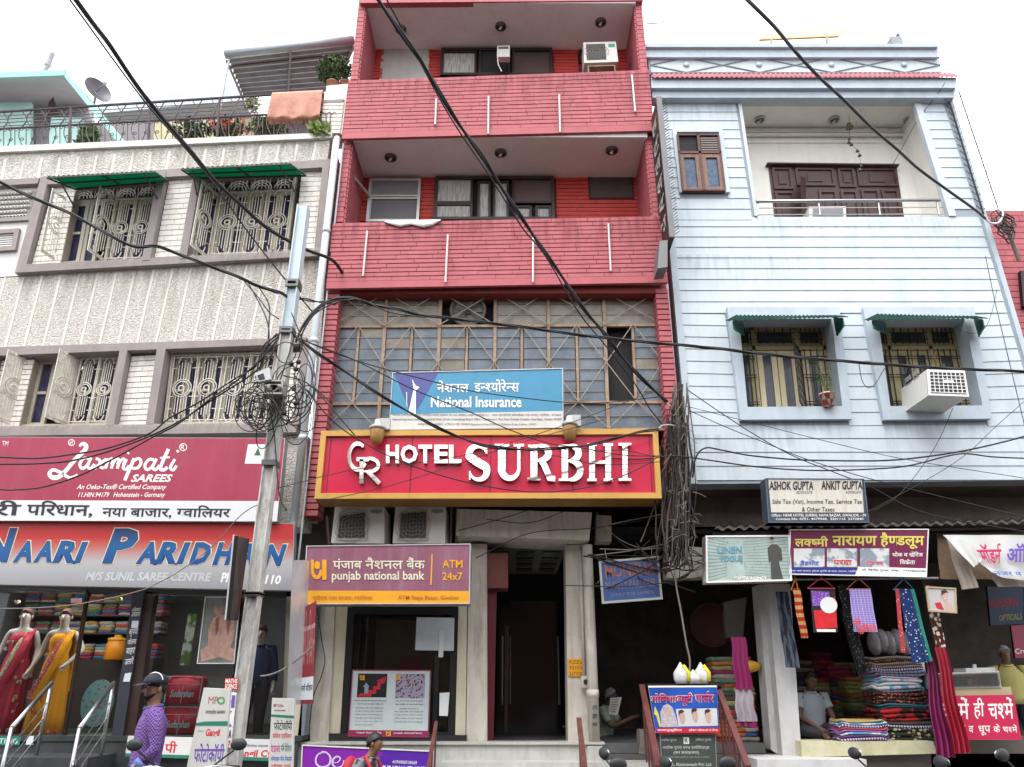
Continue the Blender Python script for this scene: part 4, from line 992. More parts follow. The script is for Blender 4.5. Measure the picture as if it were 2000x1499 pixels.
pn = W4([(632, 200), (672, 200), (664, 262), (626, 262)], 10.49); b = brickwork(pn, 8, .2, LB, 'x', .015, gap=.016, jit=0); b.build('small_brick', wbrick, LB)['kind'] = 'stuff'
MB().pr(fw(pn, .002), .002).build('pier_joint', wjoint, LB)
lp([(-200, 262), (640, 222), (640, 300), (-200, 340)], .1, mat('terrace_wall', (.25, .23, .25), .8, var=.25, scale=1.5), 'terrace_wall', Y=12.9)
lp([(-200, 200), (60, 200), (60, 330), (-200, 330)], .1, mat('mint_wall', (.4, .62, .58), .8), 'terrace_wall', Y=12.7)
lp([(100, 230), (160, 230), (150, 320), (90, 320)], .1, mat('mint_wall', (.4, .62, .58), .8), 'terrace_wall', Y=12.6)
lp([(300, 240), (500, 230), (490, 300), (300, 305)], .1, mat('yellow_wall', (.5, .45, .28), .8), 'terrace_wall', Y=12.75)
# low wall of bricks under the pots
b = brickwork(W4([(330, 272), (620, 262), (612, 288), (325, 296)], 10.85), 4, .2, LB, 'x', .01, gap=.012, jit=.1); b.build('small_brick', mat('brown_brick', (.25, .1, .06), .8, var=.4), LB)['kind'] = 'stuff'
cl = MB(); cw = W4([(532, 181), (631, 176), (625, 231), (522, 234)], YT - .06); rings = []
for i in range(25):
    u = i / 24; rings.append([bl(cw, u, v) + Vector((0, -.03 * math.sin(u * 19 + v * 2) * v - .02 * (v > .01), .015 * math.sin(u * 9) * v)) for v in (0, .1, .3, .5, .7, .9, 1)] + [bl(cw, u, v) + Vector((0, .12, 0)) for v in (.0, .5, 1)][::-1])
cl.loft(rings, cap=False, close=True); one(cl, 'blanket', mat('peach_cloth', (.55, .27, .2), .9, var=.25, scale=7, bump=.5, bs=30), 'faded peach blanket hanging over the terrace railing', 'blanket', smooth=True)
def plant(name, lab, c, rx, rz, n, leaf, m, pot=None, flowers=None, stems=8, up=0):
    S_ = thing(name, lab, 'plant', c)
    c = Vector(c); g = MB(); s_ = MB()
    for k in range(stems):
        a = rnd.random() * 6.28; s_.tube([c, c + Vector((rx * .5 * math.cos(a), rx * .3 * math.sin(a), rz * rnd.uniform(.8, 1.7)))], .008, 4)
    s_.build('stem', mat('stem', (.12, .13, .05)), S_)
    for k in range(n):
        while True:
            p = Vector((rnd.uniform(-1, 1), rnd.uniform(-1, 1), rnd.uniform(-1, 1)))
            if p.length < 1: break
        p = c + Vector((p.x * rx, p.y * rx * .6, rz + p.z * rz)); d = Vector((rnd.gauss(0, 1), rnd.gauss(0, 1), rnd.gauss(up, 1))).normalized(); t = d.orthogonal().normalized() * leaf * .3; L_ = leaf * rnd.uniform(.6, 1.3)
        g.add([p, p + d * L_ * .5 + t, p + d * L_, p + d * L_ * .5 - t], [(0, 1, 2, 3)])
    g.build('foliage', m, S_)['kind'] = 'stuff'
    if flowers:
        g = MB()
        for k in range(flowers[1]):
            p = c + Vector((rnd.gauss(0, rx * .4), rnd.gauss(0, rx * .3), rz * rnd.uniform(.8, 1.9)))
            for j in range(5):
                a = j * 1.26 + k; g.add([p, p + Vector((.05 * math.cos(a), -.02, .05 * math.sin(a))), p + Vector((.05 * math.cos(a + .9), -.02, .05 * math.sin(a + .9)))], [(0, 1, 2)])
        g.build('flower', flowers[0], S_)['kind'] = 'stuff'
    if pot: MB().lathe(c - Vector((0, 0, pot[1])), [(pot[0] * .7, 0), (pot[0], pot[1] * .9), (pot[0] * 1.08, pot[1] * .9), (pot[0] * 1.08, pot[1]), (pot[0] * .9, pot[1])], 16).build('pot', pot[2], S_, True)
    return S_
leafg = mat('leaf_green', (.07, .13, .035), .6, var=.45, scale=9); leafd = mat('leaf_dark', (.035, .08, .03), .6, var=.4, scale=9); leafy = mat('leaf_pale', (.2, .27, .08), .6, var=.3)
terr = mat('terracotta', (.42, .2, .12), .8, var=.15)
plant('potted_plant', 'green potted bush on the pier beside the hotel, left of two pots', P(650, 163, 10.65), .34, .33, 950, .075, leafg, (.11, .22, terr))
plant('potted_plant', 'smaller potted bush on the pier touching the red hotel wall', P(675, 163, 10.7), .14, .26, 200, .06, leafg, (.1, .22, terr))
plant('flowering_plant', 'plant with red-orange flowers behind the terrace railing', P(440, 268, 10.9), .42, .2, 500, .08, leafd, None, (mat('orange_flower', (.75, .08, .03), .6), 60))
plant('shrub', 'dark green shrub behind the railing left of the red flowers', P(370, 275, 10.9), .35, .22, 420, .09, leafd)
plant('shrub', 'green shrub behind the railing under the blanket', P(520, 262, 10.9), .36, .17, 420, .08, leafg)
plant('trailing_plant', 'pale green succulent spilling over the parapet near the drain pipe', P(622, 272, 10.4), .2, .15, 260, .12, leafy, up=1.5)
plant('shrub', 'tall green plant behind the left end of the terrace railing', P(165, 300, 10.9), .16, .3, 260, .14, leafg, up=1)
plant('climbing_plant', 'yellow-green climber under the shed roof', P(490, 215, 10.9), .14, .16, 130, .08, leafy)
# shed roof of corrugated sheets
a, b, c, d = P(444, 112, 11.2), P(692, 84, 11.2), P(476, 188, 14.2), P(650, 178, 14.2)
A = thing('shed_roof', 'grey corrugated metal shed roof above the terrace beside the hotel', 'roof', (a + b) / 2)
mgr = mat('corrugated_metal', (.2, .21, .23), .5, .3, var=.3, scale=3, dirt=.4, dcol=(.3, .29, .28), ds=(3, 3, 3))
corrug(a, c, b, d, 8, .045, (0, 0, 1)).build('corrugated_sheet', mgr, A)
MB().tube([a + Vector((-.05, -.02, .05)), b + Vector((0, -.02, .05))], .09, 8).build('gutter', mat('gutter_metal', (.4, .43, .46), .5, .3), A, True)
f = MB()
for t in (0, .5, 1): f.bar(a.lerp(b, t) + Vector((0, 0, -.1)), c.lerp(d, t) + Vector((0, 0, -.1)), .03, 4)
f.bar(a.lerp(c, .15) + Vector((0, 0, -.07)), b.lerp(d, .15) + Vector((0, 0, -.07)), .025, 4); f.build('rafter', mat('shed_iron', (.2, .17, .16), .7), A)
for x in (448,): q = P(x, 115, 11.2); MB().bar(q, Vector((q.x, q.y, q.z - 2.3)), .022).build('post', galv, A)
# mint coloured neighbour with a sloping slab roof
NB = thing('mint_building', 'mint green house with a sloping slab roof behind the terrace, at the left edge', 'building', P(-60, 210, 12.6))
mint = mat('mint_trim', (.3, .62, .53), .6)
aa = [P(-160, 158, 12.0), P(124, 148, 12.0), P(172, 206, 14.2), P(-160, 216, 14.2)]
MB().hexa([p + Vector((0, 0, .12)) for p in aa], aa).build('roof_slab', mat('slab_soffit', (.5, .5, .52), .8), NB)
MB().pr([aa[0] + Vector((0, -.02, .14)), aa[1] + Vector((.02, -.02, .14)), aa[1] + Vector((.02, -.02, -.01)), aa[0] + Vector((0, -.02, -.01))], .05).build('fascia', mint, NB)
e1, e2 = P(124, 148, 12.0), P(234, 284, 11.6)
mb = MB(); dz = Vector((0, 0, .1)); mb.hexa([e1 + dz, e2 + dz, e2, e1], [e1 + dz + Vector((.1, .3, 0)), e2 + dz + Vector((.1, .3, 0)), e2 + Vector((.1, .3, 0)), e1 + Vector((.1, .3, 0))]); mb.build('sloping_edge', mint, NB)
MB().add([P(95, 200, 13), P(104, 190, 13), P(140, 300, 13), P(80, 300, 13)], [(0, 1, 2, 3)]).build('side_wall', mat('brown_shade_wall', (.12, .09, .09)), NB)
MB().pr(W4([(-160, 200), (170, 205), (200, 300), (-160, 320)], 14.2), .2).build('wall', mat('pale_wall2', (.45, .47, .5), .8), NB)
one(MB().pr(W4([(196, 196), (480, 166), (476, 196), (190, 222)], 15.5), 3), 'far_house', mat('pale_blue_wall', (.5, .58, .6), .8), 'pale blue flat-roofed house seen behind the terrace railing', 'building')
c = P(187, 181, 12.2); dn = Vector((.8, -.6, .3)).normalized()
DI = thing('satellite_dish', 'grey satellite dish beside the mint roof slab', 'dish', c - Vector((0, 0, .4)))
rot = dn.to_track_quat('Z', 'Y').to_matrix(); rr = MB(); rings = []
for r_, h in ((.001, 0), (.12, .01), (.24, .05), (.33, .1)): rings.append([c + rot @ Vector((r_ * .85 * math.cos(k * .314), r_ * math.sin(k * .314), h)) for k in range(20)])
rr.loft(rings, cap=False); rr.build('dish', mat('dish_grey', (.09, .09, .1), .4, .3), DI, True)
MB().bar(c, c + dn * .42 + Vector((0, 0, -.1)), .012).build('arm', galv, DI); MB().ell(c + dn * .42 + Vector((0, 0, -.1)), .035, .05, .035).build('receiver', white, DI)
MB().bar(c, c - Vector((0, -.1, .6)), .025).build('mast', galv, DI)
p = P(84, 145, 13); MB_ = MB().tube([p, p + Vector((.04, 0, .22)), p + Vector((.04, 0, .25)), p + Vector((.05, 0, .42))], [.05, .05, .07, .06], 10).tube([p + Vector((.05, 0, .42)), p + Vector((.07, 0, .62))], .055, 10)
one(MB_, 'vent_pipe', mat('vent_grey', (.35, .36, .37), .6), 'short grey vent pipe standing on the mint roof', 'pipe')
# ================= signs and equipment of the hotel =================
YH = 9.85
yel = mat('yellow_aluminium', (.60, .34, .08), .35, var=.08, dirt=.3, dcol=(.2, .1, .04))
hred = mat('sign_red', (.56, .012, .055), .32, var=.07, scale=1.2)
WH = W4(c5((130, 864), (1876, 853), (1897, 1214), (95, 1216)), YH)
S = thing('hotel_sign', 'large red hotel sign with raised silver letters and a yellow frame', 'sign', (WH[2] + WH[3]) / 2)
MB().pr(fw(WH, -.01), .45).build('box', mat('sign_box', (.3, .15, .03), .5), S)
MB().pr(fw(WH, .0), .01).build('panel', hred, S)
fh = MB(); fh.frame(WH, .1, .075, .05); fh.build('frame', yel, S)
jn = mat('joint_line', (.12, .01, .02), .5)
for u in (.03, .272, .505, .745, .975):
    a = sub(WH, u - .0012, .06, u + .0012, .94); MB().pr(a, .004, .004).build('joint', jn, S)
chrome = mat('mirror_steel', (.8, .76, .68), .12, 1, var=.12, scale=5)
def L5(s, x0, y0, x1, y1, off=.0, sh=0, th=.05, pr_=.07):
    return text(s, W4(c5((x0, y0), (x1, y0), (x1, y1), (x0, y1)), YH), chrome, S, off=off, shear=sh, th=th, proud=pr_, name='letter')
x = 468
for s, a, b in (('H', 468, 535), ('O', 543, 632), ('T', 636, 706), ('E', 718, 788), ('L', 794, 858)): L5(s, a, 939, b, 1034, .035)
def shp(sets, x0, y0, x1, y1):
    V, Fc = [], []
    for z_, (v, f) in enumerate(sets): n = len(V); V += [(q[0], q[1], z_ * .0015) for q in v]; Fc += [tuple(n + i for i in q) for q in f]
    return place(V, Fc, W4(c5((x0, y0), (x1, y0), (x1, y1), (x0, y1)), YH), 'letter', chrome, S, .05, .07)
rc = lambda a, b, c, d: ([(a, d), (c, d), (c, b), (a, b)], [(3, 2, 1, 0)])
ser = lambda xc, y, w_: rc(xc - w_ / 2, y - .035, xc + w_ / 2, y + .035)
def widths(pts, f): return ribbon(pts, [f(i / (len(pts) - 1)) for i in range(len(pts))])
Spts = arc(.38, .73, .27, .22, 20, 200, 16) + [(.2, .58), (.38, .5), (.58, .42)] + arc(.4, .26, .27, .23, 30, -160, 16)
sp2 = [(q.x, q.y) for q in spline([Vector((a, b, 0)) for a, b in Spts[::2]], 3)]
shp([widths(sp2, lambda t: .07 + .17 * math.sin(math.pi * t) ** 2), rc(.1, .02, .15, .26), rc(.63, .74, .68, .97)], 880, 935, 1008, 1130)
shp([rc(.1, .3, .32, .97), ser(.21, .965, .42), widths(arc(.45, .32, .25, .27, 180, 360, 20), lambda t: .22 - .13 * t), rc(.655, .3, .745, .97), ser(.7, .965, .3)], 1030, 935, 1182, 1127)
Rb = widths(arc(.38, .74, .3, .2, 90, -90, 16), lambda t: .08 + .14 * math.sin(math.pi * t))
shp([rc(.1, .03, .32, .97), ser(.21, .03, .42), rc(.02, .9, .4, .97), rc(.3, .5, .4, .57), Rb, widths([(.42, .53), (.55, .4), (.72, .05), (.9, .035)], lambda t: .14 + .06 * math.sin(3 * t))], 1200, 935, 1345, 1130)
Bb = widths(arc(.38, .28, .36, .25, 90, -90, 16), lambda t: .08 + .14 * math.sin(math.pi * t))
shp([rc(.1, .03, .32, .97), rc(.0, 0, .4, .065), rc(.0, .9, .4, .97), rc(.3, .5, .4, .56), Rb, Bb], 1362, 935, 1490, 1130)
shp([rc(.08, .03, .3, .97), rc(.7, .03, .92, .97), rc(.3, .46, .7, .54), ser(.19, .03, .36), ser(.19, .965, .36), ser(.81, .03, .36), ser(.81, .965, .36)], 1510, 932, 1642, 1128)
shp([rc(.3, .03, .7, .97), ser(.5, .03, 1), ser(.5, .965, 1)], 1672, 930, 1738, 1126)
# GR monogram
shp([widths(arc(.5, .5, .4, .44, 50, 330, 26), lambda t: .12 + .04 * math.sin(3 * t)), rc(.45, .33, 1, .43)], 268, 922, 378, 1078)
shp([rc(.0, .86, .62, .97), rc(.12, 0, .28, .9), widths(arc(.5, .68, .4, .25, 90, -90, 14), lambda t: .13), rc(.12, .4, .5, .48), widths([(.45, .45), (.95, .0)], lambda t: .16)], 316, 1000, 442, 1148)
# two rusty-headed outdoor lamps above it
for (qx, qy), lab in (((418, 868), 'amber glass lamp at the left end of the blue insurance sign'), ((1421, 850), 'amber glass lamp at the right end of the blue insurance sign')):
    p = P(*c5((qx, qy))[0], 9.72); A = thing('wall_lamp', lab, 'lamp', p, 'amber lamps over the hotel sign')
    MB().lathe(p, [(.02, -.17), (.07, -.15), (.095, -.06), (.1, .02), (.095, .05)], 16).build('shade', mat('amber_glass', (.36, .2, .06), .3, var=.2), A, True)
    MB().lathe(p, [(.11, .05), (.115, .08), (.05, .13), (.04, .19), (.01, .2)], 16).build('cap', mat('lamp_white', (.5, .5, .48), .5, dirt=.5), A, True)
    MB().box(p.x + .02, p.x + .16, p.y + .02, p.y + .12, p.z + .06, p.z + .22).build('junction_box', mat('lamp_white', (.5, .5, .48)), A)
    MB().bar(p + Vector((0, .02, .18)), p + Vector((.05, .7, .2)), .018).build('arm', galv, A)
# blue insurance sign
YI = 10.15
insb = mat('insurance_blue', (.05, .24, .40), .4, var=.12, scale=1.5, dirt=.3, dcol=(.12, .3, .42), ds=(7, 7, .6))
S, w = sign('insurance_sign', 'blue insurance company sign with a white lower band, above the hotel sign', 'sign', c5((497, 556), (1385, 533), (1389, 845), (479, 856)), YI, .1, insb, galv, .012, galv)
poly([(0, .735), (1, .72), (1, 1), (0, 1)], w, mat('sign_white_band', (.58, .58, .56), .5, dirt=.3, dcol=(.4, .33, .27)), S, 'white_band', .006)
poly([(.01, .01), (.27, .02), (.15, .7), (.12, .7)], w, mat('sign_indigo', (.07, .08, .26), .4), S, 'print', .006)
poly([(.105, .735), (.13, .3), (.125, .23), (.118, .12), (.14, .24), (.165, .27), (.143, .33), (.15, .735)], w, wht, S, 'bird_emblem', .009)
poly([(.088, .35), (.092, .35), (.098, .6), (.094, .6)], w, wht, S, 'print', .009)
def T5(s, x0, y0, x1, y1, m, **k): return text(s, W4(c5((x0, y0), (x1, y0), (x1, y1), (x0, y1)), YI), m, S, **k)
T5('नेशनल', 730, 598, 895, 660, wht, off=.012, proud=.01); T5('इन्श्योरेन्स', 925, 592, 1158, 664, wht, off=.012, proud=.01)
T5('National Insurance', 698, 680, 1170, 738, wht, off=.022, proud=.01)
sm = mat('small_print', (.1, .09, .1))
T5('नेशनल इन्श्योरेन्स कम्पनी लिमिटेड (भारत सरकार का एक उपक्रम) शाखा कार्यालय न.1 : प्रथम तल श्रीनाथ कॉम्पलेक्स, नया बाजार, ग्वालियर - 474009', 498, 768, 1376, 786, sm, proud=.01)
T5('National Insurance Company Limited (A Govt. of India Undertaking) Branch Office : City Branch-1, First Floor Shrinath Complex, Naya Bazar, Gwalior-474009', 498, 793, 1378, 808, sm, proud=.01, off=.01)
T5('पंजीकृत एवं प्रधान कार्यालय - 3, मिडल्टन स्ट्रीट, कोलकाता Registered & Head Office : 3, Middleton Street, Kolkata - 700071', 630, 817, 1245, 834, sm, proud=.01)
# bank sign
YB = 10.0
pnb = mat('bank_maroon', (.27, .1, .15), .4, var=.15, scale=3, dirt=.65, dcol=(.32, .24, .27), ds=(7, 7, .4))
gold = mat('bank_gold', (.78, .36, .02), .45, var=.06)
cream_l = mat('cream_letter', (.75, .7, .55), .5)
S, w = sign('bank_sign', 'maroon and yellow bank cash machine sign under two cooling units', 'sign', cB((112, 250), (1038, 238), (1032, 578), (93, 580)), YB, .32, pnb, mat('sign_side_blue', (.42, .48, .58), .4), .012, mat('sign_edge', (.55, .5, .52), .4))
poly([(0, .77), (1, .79), (1, .985), (0, .985)], w, gold, S, 'yellow_band', .006)
def TB(s, x0, y0, x1, y1, m, S=S, **k): return text(s, W4(cB((x0, y0), (x1, y0), (x1, y1), (x0, y1)), YB), m, S, **k)
TB('पंजाब', 262, 322, 425, 380, cream_l, off=.012, proud=.01); TB('नैशनल', 445, 315, 655, 382, cream_l, off=.012, proud=.01); TB('बैंक', 676, 315, 780, 380, cream_l, off=.012, proud=.01)
TB('punjab national bank', 255, 392, 778, 458, cream_l, off=.018, proud=.01)
TB('ATM', 878, 330, 992, 374, gold, off=.015, proud=.01); TB('24x7', 878, 400, 992, 444, gold, off=.015, proud=.01)
orl = mat('orange_letter', (.45, .13, .02))
TB('एटीएम नया बाजार, ग्वालियर', 148, 528, 485, 562, orl, proud=.012); TB('ATM Naya Bazar, Gwalior', 628, 530, 972, 560, orl, off=.01, proud=.012)
MB().pr(W4(cB((816, 298), (824, 298), (819, 470), (810, 470)), YB), .004, .01).build('divider', gold, S)
def pnblogo(x0, y0, x1, y1, Y, S_, proud=.01):
    rcx = [ribbon(arc(.36, .5, .28, .38, 180, 360, 18), .2), rc(.0, .5, .18, 1), rc(.7, 0, .98, 1), ribbon(arc(.4, .72, .1, .1, 0, 360, 12), .2)]
    V, Fc = [], []
    for v, f in rcx: n = len(V); V += v; Fc += [tuple(n + i for i in q) for q in f]
    place(V, Fc, W4([(x0, y0), (x1, y0), (x1, y1), (x0, y1)], Y), 'emblem', gold, S_, 0, proud)
a, b = cB((136, 328), (226, 442)); pnblogo(*a, *b, YB, S)
# window cooling units on top of the bank sign
wac = mat('ac_white', (.66, .65, .61), .4, var=.05, dirt=.4, dcol=(.4, .36, .3))
grm = mat('ac_grille', (.08, .08, .075), .6, var=.3)
def boxunit(name, lab, w, d, fan, parent_group=None, side_only=False):
    A = thing(name, lab, 'air conditioner', (w[2] + w[3]) / 2, parent_group)
    MB().pr(w, d).build('casing', wac, A)
    return A
for lst, lab in ((((272, 30), (550, 30), (550, 237), (250, 233)), 'left of the two cooling units above the bank sign, its grille hanging askew'), (((613, 30), (895, 28), (893, 236), (597, 235)), 'right of the two cooling units above the bank sign')):
    w = W4(cB(*lst), 10.45); A = boxunit('air_conditioner', lab, w, .6, 1, 'cooling units above the bank sign')
    sk_ = .04 if 'left' in lab else 0
    q = [bl(w, .09, .14 + sk_ * 2), bl(w, .66, .07), bl(w, .68, .93), bl(w, .08, .93)]
    MB().pr(q, .01, .008).build('fan_grille', grm, A); MB().frame(q, .02, .03, .02).build('grille_frame', mat('ac_frame', (.5, .48, .43), .5), A)
    cc = bl(w, .37, .52); g = MB()
    for r_ in (.05, .1, .15, .2, .25): g.tube([cc + Vector((r_ * math.cos(k * .314), -.02, r_ * .95 * math.sin(k * .314))) for k in range(20)], .004, 4, closed=True)
    for k in range(9): g.tube([bl(q, .06 + k * .11, .03) + Vector((0, -.02, 0)), bl(q, .06 + k * .11, .97) + Vector((0, -.02, 0))], .003, 4)
    for k in range(8): g.tube([bl(q, .03, .06 + k * .125) + Vector((0, -.02, 0)), bl(q, .97, .06 + k * .125) + Vector((0, -.02, 0))], .003, 4)
    g.build('grille_wire', mat('grille_wire', (.25, .24, .21), .5), A)
    MB().lathe(bl(w, .84, .13) + Vector((0, -.006, 0)), [(.09, 0), (.09, -.005), (.01, -.006)], 18, 'Y', 1, .35).build('badge', mat('badge', (.3, .3, .32), .4), A)
# iron hangers
for xx_ in ((930, 0, 925, 235), (962, 0, 955, 235), (225, 80, 240, 240)):
    a, b = cB((xx_[0], xx_[1]), (xx_[2], xx_[3])); MB().bar(P(*a, 10.7), P(*b, 10.7), .022, 4).build('hanger', mat('brown_hanger', (.14, .08, .07), .7), HB)
# split unit outside the top balcony window and wall meter box
w = W4(c2((1540, 238), (1722, 233), (1735, 345), (1545, 352)), 10.75); A = boxunit('outdoor_unit', 'white outdoor cooling unit on the right of the top balcony', w, .35, 1)
q = sub(w, .08, .1, .66, .88); MB().pr(q, .01, .006).build('fan_grille', grm, A)
g = MB(); cc = (q[0] + q[2]) / 2
for r_ in (.06, .11, .16, .2): g.tube([cc + Vector((r_ * 1.2 * math.cos(k * .314), -.02, r_ * .8 * math.sin(k * .314))) for k in range(20)], .004, 4, closed=True)
g.build('grille_wire', mat('grille_wire', (.25, .24, .21)), A)
poly([(.76, .12), (.95, .12), (.95, .26), (.76, .26)], w, mat('green_badge', (.05, .35, .2)), A, 'badge', .008)
MB().frame([p + Vector((0, -.02, -.2)) for p in sub(w, .1, .8, .9, 1.3)], .3, .02).build('bracket', rust, A)
w = W4(c2((1060, 256), (1130, 255), (1130, 318), (1058, 318)), 10.95); A = thing('stabiliser_box', 'small white voltage box hanging in front of the top balcony window', 'box', w[2]); MB().pr(w, .14).build('case', wac, A)
MB().pr(sub(w, .1, .1, .9, .3), .005, .006).build('display', mat('dark_print', (.1, .1, .1)), A); MB().tube([P(*q_, 10.9) for q_ in c2((1062, 320), (1065, 360), (1085, 400))], .008).build('cord', wht, A)
# ledge cloth
rings = []
cw = c2((432, 1238), (480, 1258), (520, 1268), (580, 1255), (650, 1272), (700, 1260), (745, 1232)); tp = c2((432, 1236), (480, 1234), (520, 1233), (580, 1232), (650, 1230), (700, 1229), (745, 1228))
for (a, b) in zip(tp, cw): rings.append([P(a[0], a[1] + 1, YP + .1), P(a[0], a[1] - 1, YP), P(a[0], a[1], YP - .06), P(b[0], (a[1] + b[1]) / 2, YP - .075), P(b[0], b[1], YP - .06), P(b[0], b[1], YP - .05)])
one(MB().loft(rings, cap=True), 'white_cloth', mat('white_cloth', (.72, .7, .68), .9), 'white rag drying over the edge of the lower balcony', 'cloth', smooth=True)
# vertical hotel sign hung from the right edge of the hotel
a, b = P(1289, 190, 9.72), P(1302, 464, 9.72); x_ = (a.x + b.x) / 2
S = thing('projecting_sign', 'dark vertical projecting sign seen edge-on at the right corner of the hotel', 'sign', (x_, 10, b.z))
MB().box(x_, x_ + .07, 9.74, 10.35, b.z, a.z).build('panel', black, S)
for k, (t0, t1) in enumerate(((.02, .98),)):
    MB().box(x_ - .012, x_ + .075, 9.7, 9.74, b.z, a.z).build('edge_frame', mat('sign_edge_dull', (.16, .16, .16), .5, .5), S)
for i, s_ in enumerate('होटलसुरभि'.replace('ो', '').replace('ु', '').replace('ि', '')):
    z1 = a.z - .25 - i * (a.z - b.z - .4) / 6; w = [Vector((x_ - .004, 10.28, z1)), Vector((x_ - .004, 9.85, z1)), Vector((x_ - .004, 9.85, z1 - .24)), Vector((x_ - .004, 10.28, z1 - .24))]
    V, Fc = textshape(s_, .02); x0_ = min(v[0] for v in V); x1_ = max(v[0] for v in V); y0_ = min(v[1] for v in V); y1_ = max(v[1] for v in V)
    MB().add([bl(w, (p[0] - x0_) / (x1_ - x0_), (y1_ - p[1]) / (y1_ - y0_)) for p in V], Fc).build('letter', mat('grey_letter', (.42, .42, .4)), S)
g = MB()
for k in range(46):
    z_ = b.z + .05 + k * (a.z - b.z - .1) / 46; g.bar((x_ + .07, 9.72, z_), (x_ + .15, 9.7, z_ + .05), .006, 4)
g.build('spike', black, S)['kind'] = 'stuff'
w = [P(*q, 9.75) for q in c2((1966, 1345), (2010, 1340), (2010, 1490), (1955, 1498))]
one(MB().pr(w, .35), 'sign_junction_box', mat('dull_metal', (.17, .17, .17), .5, .4), 'dull metal box under the vertical projecting sign', 'box')
# hanging painted board
S, w = sign('parlour_board', 'faded blue hand-painted beauty parlour board tilted under the cables', 'sign', cC((893, 336), (1230, 308), (1254, 552), (912, 578)), 10.3, .03, mat('faded_blue', (.035, .085, .25), .6, var=.25, dirt=.5, dcol=(.1, .12, .18), ds=(4, 4, 4)), black, .03, mat('worn_aluminium', (.4, .4, .38), .5, .4))
orf = mat('faded_orange', (.3, .1, .06), .7, var=.4, scale=12)
for s_, q in (('MONISHA', ((925, 358), (1205, 335), (1215, 412), (935, 435))), ('BEAUTY PARLOUR', ((928, 455), (1215, 432), (1218, 478), (935, 500))), ('(ONLY FOR LADIES)', ((958, 518), (1205, 500), (1208, 524), (962, 542)))):
    text(s_, W4(cC(*q), 10.3), orf if s_ == 'MONISHA' else mat('faded_letter', (.17, .14, .2), .7), S, off=.02)
MB().bar(P(*cC((940, 335))[0], 10.3), P(*cC((930, 275))[0], 10.4), .006).bar(P(*cC((1195, 310))[0], 10.3), P(*cC((1190, 270))[0], 10.4), .006).build('wire_hook', galv, S)
# pillar pipe, switch box, yellow notice
x0, x1 = P(*cC((826, 300))[0], 10.85).x, P(*cC((868, 300))[0], 10.85).x
zt, zb = P(1000, 1065, 10.85).z, P(1000, 1460, 10.85).z; xc = P(*cC((868, 1300))[0], 10.85).x
A = thing('down_pipe', 'whitewashed down pipe at the right of the hotel door', 'pipe', (xc, 10.85, zb)); MB().bar((xc, 10.85, zb), (xc, 10.85, zt), .075, 14).build('pipe', grim, A, True)
q = P(*cC((868, 1106))[0], 10.85); MB().bar((xc, 10.85, q.z), (xc, 10.85, q.z + .1), .083, 14).build('collar', grim, A, True)
for s_, y_ in (('JATIN', 1150), ('कल्याण', 1200), ('सम्पर्क', 1240)): T(s_, cC((858, y_), (885, y_), (885, y_ + 30), (858, y_ + 30)), 10.765, blk, A, off=.02)
xc2 = P(*cC((805, 700))[0], 10.93).x; z1, z2 = P(1000, 1070, 10.93).z, P(*cC((812, 985))[0], 10.93).z
MB().bar((xc2, 10.95, z2), (xc2, 10.95, z1), .03, 10).build('conduit', grim, A, True)
w = W4(cC((797, 985), (845, 985), (845, 1050), (797, 1050)), 10.85); A = thing('switch_box', 'white meter switch box on the pillar below the yellow notice', 'box', w[2]); MB().pr(w, .12).build('case', grim, A); MB().lathe((w[0] + w[2]) / 2, [(.035, 0), (.03, -.03), (.01, -.03)], 12, 'Y').build('knob', black, A)
S, w = sign('notice', 'yellow hand-lettered notice on the pillar beside the hotel door', 'notice', cC((721, 887), (806, 887), (806, 990), (721, 986)), YG - .02, .008, gold)
for s_, a, b in (('RZZa', 897, 915), ('93103', 927, 948), ('267758', 962, 983)): T(s_, cC((728, a), (798, a), (798, b), (728, b)), YG - .02, blk, S)
# poster and papers in the bank window
S, w = sign('bank_poster', 'bank information poster in two columns inside the cash machine window', 'poster', cB((370, 948), (814, 950), (800, 1330), (345, 1325)), YG - .06, .01, mat('poster_pale', (.55, .62, .62), .4), white, .012, mat('maroon_edge', (.3, .04, .1)))
mar = mat('poster_maroon', (.28, .025, .09), .45)
poly([(0, .905), (1, .905), (1, .99), (0, .99)], w, mar, S)
poly([(.08, .06), (.45, .06), (.45, .42), (.08, .42)], w, black, S); poly([(.085, .065), (.445, .065), (.445, .415), (.085, .415)], w, mat('paper_white', (.68, .7, .7), .6), S, proud=.005)
poly([(.56, .06), (.93, .06), (.93, .43), (.56, .43)], w, pattern('crowd_print', 'voronoi', (.06, .02, .03), (.3, .1, .12), 30, thr=.3, cc=(.3, .3, .4)), S)
poly([(.09, .41), (.12, .36), (.22, .36), (.22, .31), (.28, .31), (.28, .25), (.33, .25), (.33, .19), (.38, .19), (.31, .17), (.44, .1), (.42, .2), (.37, .22), (.37, .3), (.32, .3), (.32, .36), (.26, .37), (.26, .41)], w, mat('print_red', (.5, .02, .04)), S, proud=.007)
poly([(.17, .36), (.17, .27), (.15, .26), (.19, .2), (.23, .26), (.22, .27), (.22, .36)], w, mat('print_blue_grey', (.25, .3, .4)), S, proud=.009)
a, b = cB((412, 978), (440, 1008)); pnblogo(*a, *b, YG - .06, S); a, b = cB((615, 978), (643, 1008)); pnblogo(*a, *b, YG - .06, S); a, b = cB((560, 1294), (588, 1326)); pnblogo(*a, *b, YG - .06, S, .014)
def TP(s, u0, v0, u1, v1, m, off=0): return text(s, sub(w, u0, v0, u1, v1), m, S, off=off, proud=.008)
